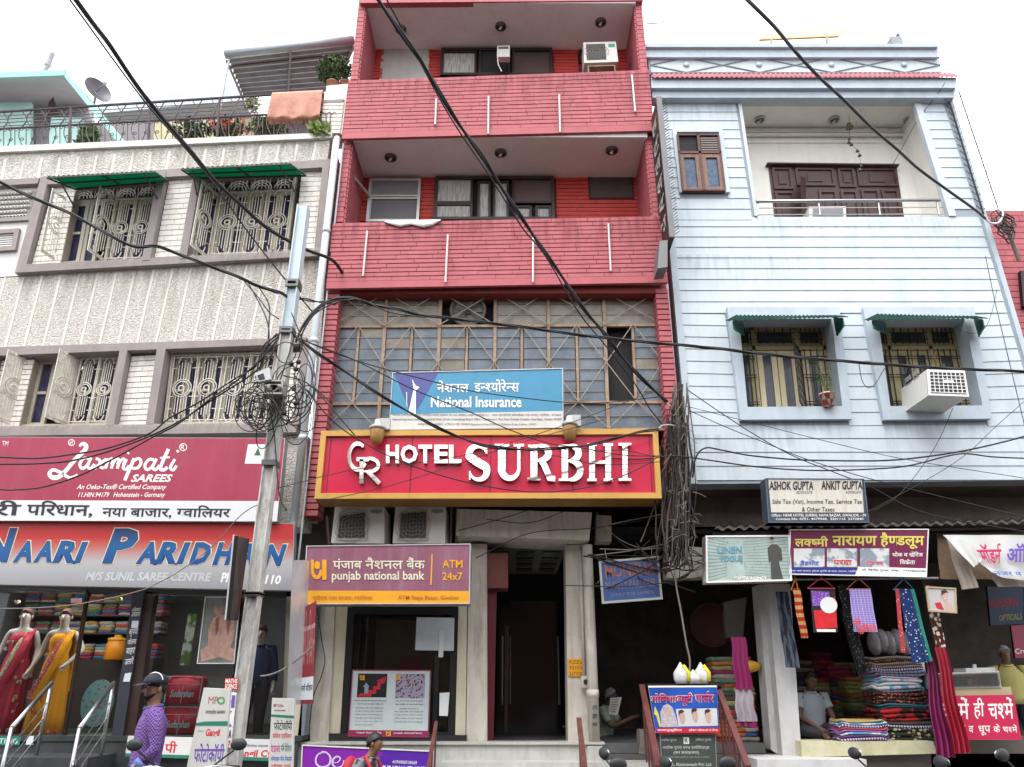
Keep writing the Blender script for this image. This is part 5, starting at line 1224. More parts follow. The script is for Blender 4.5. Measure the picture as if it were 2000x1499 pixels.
TP('कस्टमर एटीएमों की ओर एक कदम 2007', .05, .455, .46, .485, sm, .01); TP('और कम खर्च का कार्ड से मुक्ति पायें', .09, .505, .42, .535, sm, .01)
TP('अब हमें पर बैंक का कार्ड चुकाएं', .57, .455, .92, .485, sm, .01); TP('मुख समृद्धि की ओर कदम बढ़ाएं', .57, .505, .92, .535, sm, .01); TP('एक्सप्रेस कार्ड लोन में', .62, .57, .86, .6, mar)
lines = ['पंजाब नेशनल बैंक अपने उपभोक्ताओं', 'को बहुत ही सीमित अवधि में नई सुविधा', 'आर्थिक योजना में अपनी सहायता', 'आवश्यक सेवा देकर घर बैठकर', 'जमा या आवास ऋण सुविधा का', 'आसानी लाभ उठा सकते हैं']
for i, s_ in enumerate(lines): TP(s_, .07, .565 + i * .05, .42 if i < 5 else .3, .59 + i * .05, sm); (TP(s_, .56, .615 + i * .05, .92, .64 + i * .05, sm) if i < 4 else None)
TP('पंजाब नेशनल बैंक', .1, .925, .42, .955, wht, .01); TP('punjab national bank', .57, .925, .92, .96, wht, .01)
for lst, lab, mt in ((((733, 653), (946, 656), (942, 842), (724, 838)), 'white paper stuck high on the cash room glass', mat('paper_blue', (.55, .6, .64), .6)), (((862, 725), (890, 725), (882, 878), (855, 878)), 'narrow printed slip taped on the cash room glass', mat('paper_white', (.68, .7, .7))),
                     (((862, 1080), (918, 1076), (908, 1210), (860, 1208)), 'framed paper notice low on the cash room glass', mat('paper_white', (.68, .7, .7)))):
    one(MB().pr(W4(cB(*lst), YG - (.06 if 'slip' in lab else .05)), .004), 'paper_notice', mt, lab, 'paper')
# tall side sign with aluminium flank
w = [P(*q, 9.9) for q in cB((105, 595), (165, 560), (147, 1142), (75, 1142))]
S = thing('side_sign', 'tall maroon sign box with a shiny aluminium flank left of the bank', 'sign', w[2])
mb = MB().hexa(w, [p + Vector((0, .03, 0)) for p in w]); mb.build('face', mat('maroon_board', (.27, .035, .04), .5, var=.2), S)
al = [P(*q, Y_) for q, Y_ in zip(cB((32, 330), (108, 330), (75, 1145), (0, 1145)), (9.6, 9.85, 9.88, 9.63))]
MB().hexa(al, [p + Vector((.02, .1, 0)) for p in al]).build('flank', mat('crumpled_aluminium', (.62, .64, .66), .32, .55, var=.1, bump=.8, bs=6), S)
text('श्री परिधान', [w[0].lerp(w[3], .05) , w[1].lerp(w[2], .05), w[1].lerp(w[2], .62), w[0].lerp(w[3], .62)], mat('pink_letter', (.45, .25, .25)), S)
poly([(.0, .74), (1, .74), (1, .96), (0, .96)], w, mat('sticker', (.65, .7, .72)), S); text('नारी परिधान', sub(w, .05, .8, .95, .88), blk, S, off=.02, proud=.006)
# purple dealer sign
S, w = sign('dealer_sign', 'purple dealer sign with white swirling letters in front of the cash room', 'sign', [(590, 1455), (846, 1467), (842, 1600), (584, 1600)], 10.2, .05, mat('purple_flex', (.22, .02, .36), .4, var=.06), white, .012, white)
poly([(.62, .02), (.99, .02), (.99, .98), (.45, .98)], w, mat('violet_flex', (.09, .02, .33), .4), S, proud=.005)
T('AUTHORISED DEALER', [(767, 1485), (815, 1487), (814, 1493), (766, 1491)], 10.2, wht, S, off=.01, shear=.2, proud=.01); T('SHRADHA TRADERS', [(747, 1495), (838, 1498), (837, 1509), (746, 1507)], 10.2, wht, S, off=.03, proud=.01)
sw_ = [([(22, 4), (10, 6), (4, 18), (8, 30), (20, 34), (32, 28), (34, 14), (26, 4), (16, 2), (12, 8)], [1, 3, 4, 4, 4, 3, 1]), ([(40, 24), (50, 22), (54, 14), (48, 10), (40, 16), (40, 28), (48, 34), (58, 30), (62, 20), (60, 18)], [1, 3, 4, 3, 1])]
strokes(sw_, [(617, 1466), (674, 1470), (672, 1502), (614, 1500)], 10.2, mat('lilac_letter', (.65, .55, .8)), S, proud=.01)
# ================= pale blue boarded building on the right =================
BB = thing('blue_building', 'pale blue boarded building with an upper balcony and shops below, right of the red hotel', 'building', (5, 10.5, 0))
YBf = 10.5
blue = mat('pale_blue_paint', (.53, .595, .64), .65, var=.09, scale=.9, dirt=.45, dcol=(.27, .31, .35), ds=(3, 3, .6))
blue2 = mat('blue_trim_paint', (.46, .53, .585), .7, var=.12, scale=2, dirt=.4, dcol=(.22, .28, .34), ds=(3, 3, 1.5))
bjoint = mat('board_shadow_joint', (.3, .34, .38), .9)
cornw = mat('balcony_cream', (.82, .80, .74), .75, var=.05, dirt=.2, dcol=(.4, .38, .33))
def bp_(lst, d, m, name, parent=BB, proud=0, Y=YBf): return MB().pr(W4(lst, Y), d, proud).build(name, m, parent)
lft = lambda y: 1284 + (y - 190) * .0905; rgt = lambda y: 1857 + (y - 195) * .295
# backing walls
for a, b, c, d in ((lft(195), 195, 1450, 426), (1790, 195, None, 426)):
    pass
bp_([(lft(195) - 2, 195), (1443, 195), (1477, 426), (lft(426) - 2, 426)], .02, bjoint, 'wall'); bp_([(1784, 195), (rgt(195), 195), (rgt(424), 424), (1854, 424)], .02, bjoint, 'wall')
for l_ in ([(lft(424) - 2, 424), (rgt(424), 424), (rgt(612), 612), (lft(612) - 2, 612)], [(lft(612) - 2, 612), (1418, 612), (1450, 818), (lft(818) - 2, 818)], [(1646, 612), (1690, 612), (1730, 818), (1652, 818)],
           [(1905, 612), (rgt(612), 612), (rgt(818), 818), (1920, 818)], [(lft(815) - 2, 815), (rgt(818), 818), (rgt(938), 938), (lft(946) - 2, 946)]):
    bp_(l_, .35, bjoint, 'wall')
# side wall seen past the right corner, rear wall
x_ = P(rgt(500), 500, YBf).x
MB().box(x_ - .3, x_, YBf + .02, 16, P(1950, 935, YBf).z, P(1900, 150, YBf).z).build('side_wall', blue, BB)
MB().box(P(1300, 500, YBf).x, x_, 15.8, 16, P(1950, 935, YBf).z, P(1900, 150, YBf).z).build('rear_wall', blue, BB)
def board(xa0, ya0, xb0, yb0, dy, hi=.016):
    """one weatherboard, bottom edge proud, from pixel (xa0, ya0) to (xb0, yb0), dy pixels high"""
    w = [P(xa0, ya0, YBf), P(xb0, yb0, YBf), P(xb0, yb0 + dy, YBf), P(xa0, ya0 + dy, YBf)]
    w[0].x = w[3].x; w[1].x = w[2].x
    H = w[0].z - w[3].z; e = Vector((0, 0, H * .045))
    g = MB(); g.hexa([w[0] + Vector((0, -.006, 0)), w[1] + Vector((0, -.006, 0)), w[2] + Vector((0, -hi, 0)) + e, w[3] + Vector((0, -hi, 0)) + e], [w[0], w[1], w[2] + e, w[3] + e])
    g.build('board', blue, BB)
ys = [426]
while ys[-1] < 935: ys.append(ys[-1] + 19.6 + (ys[-1] - 426) * .0165)
for i in range(len(ys) - 1):
    y, dy = ys[i], ys[i + 1] - ys[i]
    if y + dy > 952: break
    s_ = -.004
    xl_, xr_ = lft(y) + 10, rgt(y) - 8
    if y + dy < 616 or y > 812: segs = [(xl_, xr_)]
    else:
        t = (y - 612) / 200
        segs = [(xl_, 1418 + 28 * t), (1642 + 16 * t, 1694 + 30 * t), (1908 + 22 * t, xr_)]
    for a, b in segs: board(a, y - s_ * (a - 1600), b, y + s_ * (b - 1600), dy)
yy = 204; k = 0
while yy < 424:
    dy = 16.5 + k * .45
    t = (yy - 204) / 220
    xi = 1443 + 32 * t
    if 255 < yy + dy * .5 < 380: board(lft(yy) + 8, yy, 1319 + 12 * t, yy, dy); board(1409 + 18 * t, yy, xi - 4, yy, dy)
    else: board(lft(yy) + 8, yy, xi - 4, yy, dy)
    if yy + dy < 424: board(1797 + 55 * t + 6, yy, 1845 + 70 * t + 2, yy, dy)
    yy += dy; k += 1
for l_, k_ in (((520, 812, 1090, 812, 1095, 960, 530, 960), .4), ((1260, 810, 1812, 808, 1830, 950, 1275, 955), .4)):
    stain(W4(c6(*[(l_[i], l_[i + 1]) for i in (0, 2, 4, 6)]), YBf), BB, .03, (.14, .15, .16), k_)
for l_ in ([(1478, 426), (1860, 426), (1880, 500), (1480, 505)], [(1310, 500), (1560, 500), (1560, 590), (1312, 590)], [(1300, 206), (1440, 206), (1450, 260), (1302, 262)], [(1340, 850), (1560, 850), (1560, 940), (1350, 942)]): stain(W4(l_, YBf), BB, .03, (.2, .21, .22), .3)
# corner trims
for l_ in ([(lft(195) - 4, 195), (lft(195) + 8, 195), (lft(946) + 9, 946), (lft(946) - 4, 946)], [(rgt(195) - 8, 195), (rgt(195) + 1, 195), (rgt(938) + 2, 938), (rgt(938) - 8, 938)], [(1441, 204), (1447, 204), (1479, 424), (1473, 424)], [(1784, 204), (1797, 204), (1866, 424), (1852, 424)]):
    bp_(l_, .1, blue2 if l_[0][0] < 1300 or l_[0][0] > 1800 else blue, 'corner_trim', proud=.034)
# cornice
for l_, pr_, m_, n_ in (([(1272, 172), (1866, 172), (1864, 191), (1274, 191)], .16, blue2, 'cornice'), ([(1272, 152), (1868, 152), (1867, 172), (1272, 172)], .24, blue2, 'cornice'), ([(1266, 111), (1835, 111), (1839, 145), (1268, 145)], -.05, blue, 'parapet'),
                        ([(1259, 92), (1832, 92), (1832, 112), (1261, 112)], .02, blue2, 'coping'), ([(1259, 85), (1832, 86), (1832, 92), (1259, 92)], .08, mat('pale_cap', (.42, .5, .54), .7), 'coping')):
    bp_(l_, (.06 if n_ == 'cornice' else .5) + pr_, m_, n_, Y=YBf - pr_)
a, b = P(1272, 149, 10.2), P(1870, 148, 10.2)
corrug(a, b, P(1276, 144, 10.5), P(1862, 143, 10.5), 62, .018, (0, 0, 1), .03).build('corrugated_sheet', mat('pink_corrugated', (.42, .12, .15), .6, var=.2), BB)
# diamond pattern on the parapet: raised lines and knobs
dw = W4([(1269, 113), (1834, 113), (1838, 143), (1270, 143)], YBf + .05); g = MB()
def dl(a, b, t=.014): g.bar(bl(dw, *a) + Vector((0, -.005, 0)), bl(dw, *b) + Vector((0, -.005, 0)), t, 4)
dl((0, 0), (1, 0)); dl((0, 1), (1, 1)); dl((0, 0), (0, 1))
for k in range(4): a = k * .25; dl((a, .5), (a + .125, .02)); dl((a + .125, .02), (a + .25, .5)); dl((a, .5), (a + .125, .98)); dl((a + .125, .98), (a + .25, .5))
g.build('diamond_moulding', mat('moulding_grey', (.2, .24, .26), .8), BB)
for k in range(4): MB().lathe(bl(dw, .125 + k * .25, .5), [(.055, 0), (.05, -.03), (.01, -.035)], 12, 'Y').build('knob', blue2, BB, True)
# balcony recess
YK = 11.25
zc = P(1600, 195, YBf).z; zf = P(1600, 424, YBf).z
xa, xb = P(1446, 204, YBf).x, P(1797, 204, YBf).x
MB().box(xa - .02, xb + .5, YBf - .1, YK, zc, zc + .15).build('balcony_ceiling', cornw, BB)
MB().box(xa - .02, xb + .5, YBf + .02, YK, zf - .35, zf - .25).build('balcony_floor', cornw, BB)
MB().box(xa - .02, xb + .5, YK, YK + .2, zf - .3, zc).build('back_wall', cornw, BB)
for a_, b_ in ((xa - .06, xa), (xb + .02, xb + .08)): MB().box(a_, b_, YBf + .022, YK, zf - .3, zc).build('reveal', cornw, BB)
for y0, y1, p_ in ((255, 262, .05), (266, 270, .08), (276, 281, .03)):
    bp_([(1440, y0), (1830, y0), (1830, y1), (1440, y1)], .04, cornw, 'moulding', Y=YK, proud=p_)
dkw = mat('dark_brown_wood', (.07, .035, .032), .45, var=.3, scale=8)
dw_ = W4(c3((668, 872), (1334, 877), (1380, 1180), (705, 1180)), YK)
du = MB().pr(dw_, .06, .02).build('balcony_door', dkw, BB)
for (u0, v0, u1, v1) in ((.02, .03, .17, .4), (.2, .03, .5, .34), (.53, .03, .66, .36), (.68, .03, .99, .34), (.02, .44, .17, 1), (.36, .42, .5, 1), (.53, .42, .66, 1), (.69, .4, .83, 1), (.85, .4, .98, 1)):
    q = sub(dw_, u0, v0, u1, v1); MB().frame(q, .05, .045, .05).pr(sub(q, .3, .25, .7, .75), .04, .035).build('door_panel', dkw, du)
bp_(c3((652, 868), (1336, 876), (1336, 882), (652, 874)), .2, dkw, 'door_lintel', Y=YK, proud=.12)
q = [P(*p, y_) for p, y_ in zip(c3((835, 915), (860, 925), (862, 1120), (840, 1120)), (10.9, 11.2, 11.2, 10.9))]; MB().hexa(q, [p + Vector((.02, .02, 0)) for p in q]).build('open_shutter', dkw, BB)
# railing
ra = MB(); RLs = thing('balcony_railing', 'stainless steel railing of the pale blue balcony', 'railing', P(1650, 422, YBf))
a, b = P(*c3((602, 1050))[0], YBf - .02), P(*c3((1562, 1043))[0], YBf - .02); ra.bar(a, b, .028, 10).build('top_rail', steel, RLs, True)
for y_ in (1085, 1120): MB().bar(P(*c3((605, y_))[0], YBf), P(*c3((1580, y_ - 4))[0], YBf), .01).build('rod', steel, RLs)
for x0, x1 in ((612, 617), (930, 938), (1240, 1250), (1545, 1558)): MB().bar(P(*c3((x0, 1050))[0], YBf), P(*c3((x1, 1122))[0], YBf), .017, 8).build('post', steel, RLs)
w = W4(c3((880, 1078), (1072, 1076), (1075, 1180), (882, 1180)), 10.85); A = thing('outdoor_unit', 'white outdoor cooling unit behind the steel balcony railing', 'air conditioner', w[2]); MB().pr(w, .35).build('casing', wac, A); MB().pr(sub(w, .1, .12, .92, .9), .01, .01).build('fan_grille', mat('ac_grille_light', (.2, .2, .21), .6), A)
for x_, lb in ((1483, 'left round ceiling lamp of the blue balcony'), (1629, 'middle round ceiling lamp of the blue balcony with a torn cover'), (1775, 'right round ceiling lamp of the blue balcony, next to its pillar')):
    ceiling_lamp(x_, 233, zc, lb, .1, mat('pale_rim', (.4, .39, .36), .5))
# wind chime
ch = P(1659, 228, 10.9); C = thing('wind_chime', 'string of small brass bells hanging from the blue balcony ceiling', 'wind chime', ch)
prev = Vector((ch.x, ch.y, zc)); brass = mat('old_brass', (.2, .17, .12), .4, .7, var=.3)
for (qx, qy, r_) in ((1090, 655, .075), (1090, 722, .03), (1088, 742, .035), (1100, 752, .035), (1132, 785, .035), (1144, 808, .035), (1152, 865, .03), (1146, 885, .035)):
    p = P(*c3((qx, qy))[0], 10.9); MB().lathe(p, [(r_, -r_ * .7), (r_ * .8, -r_ * .2), (r_ * .5, r_ * .6), (.01, r_ * .9)], 12).build('bell', brass, C, True); MB().bar(prev, p, .003, 4).build('string', black, C); prev = p
# small upper window
w = W4(c3((190, 702), (411, 702), (446, 997), (220, 997)), YBf - .08); MB().frame([p + Vector((0, 0, 0)) for p in W4(c3((165, 683), (425, 683), (466, 1012), (203, 1012)), YBf)], .12, .07, .06).build('window_surround', blue, BB)
Wd = thing('wooden_window', 'small brown wooden window with blue panes at the left of the blue balcony', 'window', w[2]); wdm = mat('weathered_brown_wood', (.22, .13, .09), .7, var=.35, scale=10, dirt=.5, dcol=(.32, .25, .2), ds=(8, 8, 1.5)); mrw = mat('maroon_wood', (.12, .05, .05), .6)
MB().frame(w, .08, .03, .02).pr(sub(w, .47, 0, .53, 1), .06, .02).pr(sub(w, 0, .31, 1, .35), .06, .02).build('frame', mrw, Wd)
MB().pr(fw(w, -.06), .02).build('interior', dark, Wd)
bluep = mat('blue_pane', (.05, .09, .16), .2, var=.3, dirt=.5, dcol=(.3, .35, .4), ds=(9, 9, 9))
for u0, u1 in ((.02, .47), (.53, .98)): q = sub(w, u0, .36, u1, .99); MB().frame(q, .04, .07, .01).build('shutter', wdm, Wd); MB().pr(fw(q, -.02), .006).build('pane', bluep, Wd)
MB().pr(fw(sub(w, .03, .03, .46, .3), -.02), .006).build('pane', dark, Wd)
g = MB()
for k in range(6): g.pr(sub(w, .55, .05 + k * .042, .96, .075 + k * .042), .03, .0)
g.build('louvre_slat', mat('grey_slat', (.2, .17, .16)), Wd)['kind'] = 'stuff'
# two large windows with surrounds
yw = mat('yellowed_wood', (.42, .37, .2), .6, var=.2, scale=6, dirt=.5, dcol=(.15, .12, .05), ds=(7, 7, 1.2)); ywl = mat('cream_wood', (.6, .52, .33), .6, var=.1)
dglass = mat('dark_grey_pane', (.06, .065, .08), .2, var=.3)
iron = mat('black_iron', (.02, .017, .017), .6)
def bigwin(surr, op, lab, shut, ac):
    so_, oo = W4(surr, YBf), W4(op, YBf)
    Wn = thing('window', lab, 'window', (so_[2] + so_[3]) / 2)
    fr = MB(); pr_ = .1
    for a, b, c, d in ((so_[0], so_[1], oo[1], oo[0]), (oo[3], oo[2], so_[2], so_[3]), (so_[0], oo[0], oo[3], so_[3]), (oo[1], so_[1], so_[2], oo[2])):
        fr.hexa(fw([a, b, c, d], pr_), fw([a, b, c, d], -.3))
    fr.build('surround', blue2, Wn)
    w = fw(oo, -.2); MB().pr(fw(w, -.12), .02).build('interior', dark, Wn)
    f = MB().frame(w, .08, .05)
    for u in (.2, .68): f.pr(sub(w, u - .018, 0, u + .018, 1), .07)
    f.pr(sub(w, 0, .22, 1, .27), .09); f.build('frame', yw, Wn)
    for u0, u1 in ((.04, .18), (.22, .66), (.7, .96)):
        q = sub(w, u0, .02, u1, .21); MB().frame(q, .03, .04, -.02).build('transom_frame', yw, Wn); MB().pr(fw(q, -.04), .006).build('pane', dglass, Wn)
        g = MB()
        for k in range(5): seg2(g, q, ((k + .5) / 5, 0), ((k + .5) / 5, 1), .007, .03)
        seg2(g, q, (0, .3), (1, .3), .006, .03); seg2(g, q, (0, .7), (1, .7), .006, .03); g.build('security_bar', iron, Wn)
    for u0, u1 in shut:
        q = sub(w, u0, .28, u1, .99); MB().frame(q, .04, (q[1] - q[0]).length * .27, -.01).build('shutter', ywl if u0 > .2 and not ac else yw, Wn); MB().pr(fw(q, -.03), .006).build('pane', dglass, Wn)
    for u0, u1 in ((.0, .19), (.7, .98)) if not ac else ((0, .2), (.21, .67), (.7, .98)):
        g = MB(); q = sub(w, u0, .28, u1, .99)
        for k in range(4): seg2(g, q, ((k + .5) / 4, 0), ((k + .5) / 4, 1), .008, .05)
        for v in (.12, .16, .42, .46, .85, .89): seg2(g, q, (0, v), (1, v), .007, .05)
        g.build('security_grille', iron, Wn)
    # bulging basket of the grille
    g = MB(); q = sub(w, .66, .3, .72, .98)
    a0, a1 = bl(w, .7, .3), bl(w, .7, .98); o_ = Vector((-.25 if not ac else -.2, -.42, 0)); n = 7
    if ac: a0, a1 = bl(w, .36, .55), bl(w, .36, .98); o_ = Vector((-.16, -.4, 0))
    for p, r_ in ((a0, a0 + o_), (a1, a1 + o_), (a0, a1), (a0 + o_, a1 + o_)): g.bar(p, r_, .012, 4)
    for k in range(1, n): g.bar(a0.lerp(a1, k / n), a0.lerp(a1, k / n) + o_, .007, 4)
    for k in range(1, 4): g.bar(a0 + o_ * k / 4, a1 + o_ * k / 4, .007, 4)
    g.build('open_grille', iron, Wn)
    return Wn, w
W1, wa = bigwin(c6((445, 228), (1025, 228), (1090, 808), (513, 812)), c6((507, 290), (984, 290), (1040, 742), (550, 746)), 'left window of the blue wall with cream shutters closed and a potted plant on its sill', ((.02, .19), (.23, .44), (.45, .66), (.72, .97)), False)
W2, wb_ = bigwin(c6((1147, 228), (1722, 228), (1812, 806), (1255, 812)), c6((1225, 290), (1672, 290), (1764, 738), (1288, 742)), 'right window of the blue wall holding a white window cooling unit', ((.02, .19), (.22, .44), (.45, .66), (.71, .97)), True)
gdark = mat('green_bracket', (.0, .1, .075), .5); gsheet = mat('dark_green_sheet', (.008, .04, .03), .8, var=.4, spec=.1)
for (fl, fr_, bl2, br2, brs, lab) in ((((445, 285)), (1085, 262), (500, 256), (1030, 258), ((505, 280, 510, 378, 545, 290), (1020, 285, 962, 382, 960, 310)), 'dark green metal awning over the left window of the blue wall'),
                                      (((1168, 282)), (1812, 270), (1235, 250), (1760, 262), ((1210, 285, 1222, 375, 1290, 280), (1750, 285, 1668, 388, 1665, 318)), 'dark green metal awning over the right window of the blue wall')):
    a, b = P(*c6(fl)[0], 9.85), P(*c6(fr_)[0], 9.85); c, d = P(*c6(bl2)[0], 10.34), P(*c6(br2)[0], 10.34)
    A = thing('awning', lab, 'awning', (c + d) / 2, 'dark green awnings on the blue wall')
    corrug(a, b, c, d, 26, .012, (0, 0, 1)).build('corrugated_sheet', gsheet, A)
    for (x0, y0, x1, y1, x2, y2), (f_, k_) in zip(brs, ((a, c), (b, d))):
        p = f_.lerp(k_, .12); q_ = k_; r_ = Vector((q_.x, q_.y, q_.z - .36)); xs = .08 if f_ is a else -.08
        MB().hexa([p + Vector((xs, 0, -.03)), q_ + Vector((xs, 0, -.03)), r_ + Vector((xs, 0, 0)), p + Vector((xs, 0, -.16))], [v + Vector((.02, 0, 0)) for v in (p + Vector((xs, 0, -.03)), q_ + Vector((xs, 0, -.03)), r_ + Vector((xs, 0, 0)), p + Vector((xs, 0, -.16)))]).build('bracket', gdark, A)
# window unit poking out
w = [P(*p, 9.75) for p in c6((1492, 540), (1690, 546), (1712, 682), (1502, 674))]
A = thing('window_cooler', 'white window cooling unit poking out of the right window of the blue wall', 'air conditioner', w[3]); MB().pr(w, .75).build('casing', wac, A)
MB().pr(sub(w, .05, .1, .95, .88), .01, .008).build('face_grille', mat('ac_grille_dark', (.06, .06, .07), .5), A); g = MB(); q = fw(sub(w, .05, .1, .95, .88), .02)
for k in range(9): g.tube([bl(q, k / 8, 0), bl(q, k / 8, 1)], .006, 4)
for k in range(7): g.tube([bl(q, 0, k / 6), bl(q, 1, k / 6)], .006, 4)
g.build('grille_wire', wht, A); MB().frame(w, .03, .03, .01).build('bezel', wht, A); MB().pr(sub(w, .4, .42, .65, .52), .01, .03).build('badge', wht, A)
g = MB()
for k in range(2):
    for j in range(4):
        x_ = w[0].x - .004; y0 = 9.95 + k * .22; z_ = w[3].z + .1 + j * .11; g.box(x_, x_ + .003, y0, y0 + .17, z_, z_ + .07)
g.build('side_vent', mat('vent_shadow', (.3, .3, .28)), A)['kind'] = 'stuff'
p = P(*c6((985, 738))[0], 10.35); plant('potted_plant', 'thin leggy plant in a red and white pot on the left blue wall sill', p + Vector((0, 0, .22)), .14, .34, 120, .05, leafg, (.11, .2, pattern('pot_print', 'checker', (.45, .08, .05), (.6, .57, .5), 11)), stems=6, up=1)
# roof items
q = [P(*p, y_) for p, y_ in zip(c3((622, 208), (1035, 190), (1082, 146), (700, 164)), (12.2, 12.2, 13.6, 13.6))]
A = thing('tilted_board', 'pale yellow tilted board on the roof of the blue building', 'board', q[0]); MB().hexa([p + Vector((0, 0, .05)) for p in q], q).build('panel', translucent('pale_yellow_panel', (.8, .68, .4), .4), A); MB().frame([q[3], q[2], q[1], q[0]], .04, .06).build('frame', mat('yellow_aluminium', (.62, .3, .045)), A)
for t in (.15, .85): p = q[0].lerp(q[1], t); MB().bar(p, p + Vector((-.1, .1, -1.1)), .03, 4).build('leg', mat('yellowish_post', (.45, .4, .3)), A)
p = P(1748, 84, 11.4); A = thing('roof_tap', 'small dark water valve on the roof parapet of the blue building', 'valve', p); MB().box(p.x - .12, p.x + .1, 11.3, 11.6, p.z - .3, p.z + .07).build('block', mat('grey_block', (.3, .32, .34)), A); MB().tube([p, p + Vector((.1, 0, .12)), p + Vector((.1, 0, .22))], .035).build('tap', mat('blue_valve', (.04, .06, .1)), A)
p = P(1285, 46, 12); one(MB().tube([p + Vector((-.3, 0, -.02)), p + Vector((.12, 0, .02))], .015).tube([p, p + Vector((-.04, 0, -.7))], .015), 'antenna', galv, 'thin T-shaped antenna rod beside the top of the red hotel', 'antenna')
# spiked frame hanging on the right edge
A = thing('spiked_frame', 'loose iron frame with thin spikes beside the right edge of the blue building', 'frame', P(1905, 300, 10.4)); g = MB(); n = 17
pa, pb, pc, pd = P(*c3((1612, 530))[0], 10.4), P(*c3((1790, 1120))[0], 10.4), P(*c3((1660, 475))[0], 10.35), P(*c3((1870, 1100))[0], 10.35)
MB().bar(pa, pb, .016, 4).build('rail', iron, A); MB().bar(pc, pd, .009, 4).build('rail', iron, A)
for k in range(n):
    a = pa.lerp(pb, (k + .3) / n); b = pc.lerp(pd, (k + .1) / n); g.bar(a, b.lerp(a, -.28) + Vector((0, 0, .05)), .006, 4); g.bar(a, a + Vector((-.12, -.05, .05)), .006, 4)
g.build('spike', iron, A)['kind'] = 'stuff'
# far red house past the right edge
FR = thing('far_red_house', 'red strip-brick house at the right edge of the picture, beyond the blue building', 'building', P(2000, 600, 11.2))
fw4 = W4([(1925, 413), (2140, 413), (2190, 720), (1970, 720)], 11.2); MB().pr(fw4, 3, -.03).build('wall', redj, FR); br = brickwork(fw4, 26, .45, FR); br.build('brickwork', redp, FR)['kind'] = 'stuff'
window(FR, W4([(1992, 530), (2060, 530), (2060, 600), (1998, 600)], 11.1), .06, [(0, 0, .5, 1, pane_b), (.5, 0, 1, 1, pane_b)], brownm, gl_, inner=dark)
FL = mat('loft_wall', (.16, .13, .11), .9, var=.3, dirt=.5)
# ================= shops under the blue building =================
YSh = 11.2
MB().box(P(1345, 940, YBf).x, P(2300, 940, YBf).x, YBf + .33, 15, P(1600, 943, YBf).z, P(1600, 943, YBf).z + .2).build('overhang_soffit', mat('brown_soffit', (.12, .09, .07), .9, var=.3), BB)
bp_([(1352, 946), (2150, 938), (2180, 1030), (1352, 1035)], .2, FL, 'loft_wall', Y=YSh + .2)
# row of corrugated shed roof over the shop signs
a, b = P(1395, 1034, 10.15), P(2120, 1018, 10.15); c, d = P(1400, 1026, 11.3), P(2120, 1012, 11.3)
A = thing('shop_awning', 'rusty corrugated sheet awning over the row of shop signs', 'awning', (a + b) / 2); corrug(a, b, c, d, 34, .02, (0, 0, 1)).build('corrugated_sheet', mat('old_sheet', (.1, .085, .075), .6, .3, var=.4, scale=5), A)
MB().bar(a + Vector((0, .1, -.05)), b + Vector((0, .1, -.05)), .03, 4).build('beam', dark, A)
def sh(lst, d, m, name, Y=YSh, parent=BB, proud=0): return MB().pr(W4(lst, Y), d, proud).build(name, m, parent)
zs_ = P(1700, 1450, 10.6).z; zt_ = P(1700, 1050, YSh).z + .1
xA, xB, xC, xD = P(1178, 1400, YSh).x, P(1556, 1340, YSh).x, P(1840, 1340, YSh).x, P(3000, 1340, YSh).x
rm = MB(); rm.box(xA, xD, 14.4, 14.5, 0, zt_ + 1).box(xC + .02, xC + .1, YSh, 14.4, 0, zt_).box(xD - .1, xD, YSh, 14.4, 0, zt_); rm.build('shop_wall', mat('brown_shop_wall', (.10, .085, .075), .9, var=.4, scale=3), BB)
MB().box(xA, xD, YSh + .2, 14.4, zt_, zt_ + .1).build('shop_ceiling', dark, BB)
MB().box(xA, xB, YSh - .3, 14.4, .1, P(1300, 1470, YSh).z).build('passage_floor', mat('stone_floor', (.12, .12, .12)), BB)
MB().box(xB, xD, YSh - .5, 14.4, .1, zs_).build('shop_floor', mat('shop_floor', (.12, .1, .09), .8), BB)
wp = mat('whitewashed', (.56, .56, .56), .75, var=.1, dirt=.5, dcol=(.25, .22, .19), ds=(4, 4, 2))
sh(cD((1008, 465), (1135, 465), (1202, 1452), (1096, 1452)), .35, wp, 'pillar', 10.75)
sh(cD((955, 470), (1008, 465), (1096, 1452), (1030, 1400)), .3, wp, 'pillar', 10.95)
sh(cE((858, 880), (880, 880), (925, 1350), (878, 1350)), .2, wp, 'pillar', YSh - .2); sh(cE((800, 900), (862, 900), (905, 1340), (855, 1340)), .2, mat('brown_post', (.25, .2, .15), .8, dirt=.5), 'post', YSh - .1)
ylw = mat('yellow_limewash', (.5, .48, .3), .8, var=.25, scale=3, dirt=.8, dcol=(.6, .58, .52), ds=(3, 3, 3))
sh(cE((185, 1352), (930, 1352), (955, 1422), (192, 1442)), .5, ylw, 'plinth', 10.55)
sh(cE((-60, 1455), (555, 1455), (560, 1560), (-60, 1560)), .8, wp, 'step', 10.2); sh(cE((920, 1422), (1600, 1422), (1600, 1700), (930, 1700)), .3, mat('dark_plinth', (.06, .06, .06), .8), 'plinth', 10.7)
sh(cE((930, 1330), (1600, 1330), (1600, 1424), (930, 1424)), .3, mat('green_grey_plinth', (.1, .12, .09), .8, dirt=.5), 'plinth', 10.72)
sh(cD((440, 245), (650, 260), (655, 430), (440, 430)), .3, grim, 'beam', 11.1); sh(cD((60, 100), (128, 105), (128, 225), (60, 225)), .3, grim, 'pillar_stub', 11.25)
# signs over the shops
YZ = 10.1
def TE(s, lst, m, S, Y=YZ, **k): return text(s, W4(cE(*lst), Y), m, S, **k)
def bx(x0, y0, x1, y1, k=0): return ((x0, y0), (x1, y0 + k), (x1, y1 + k), (x0, y1))
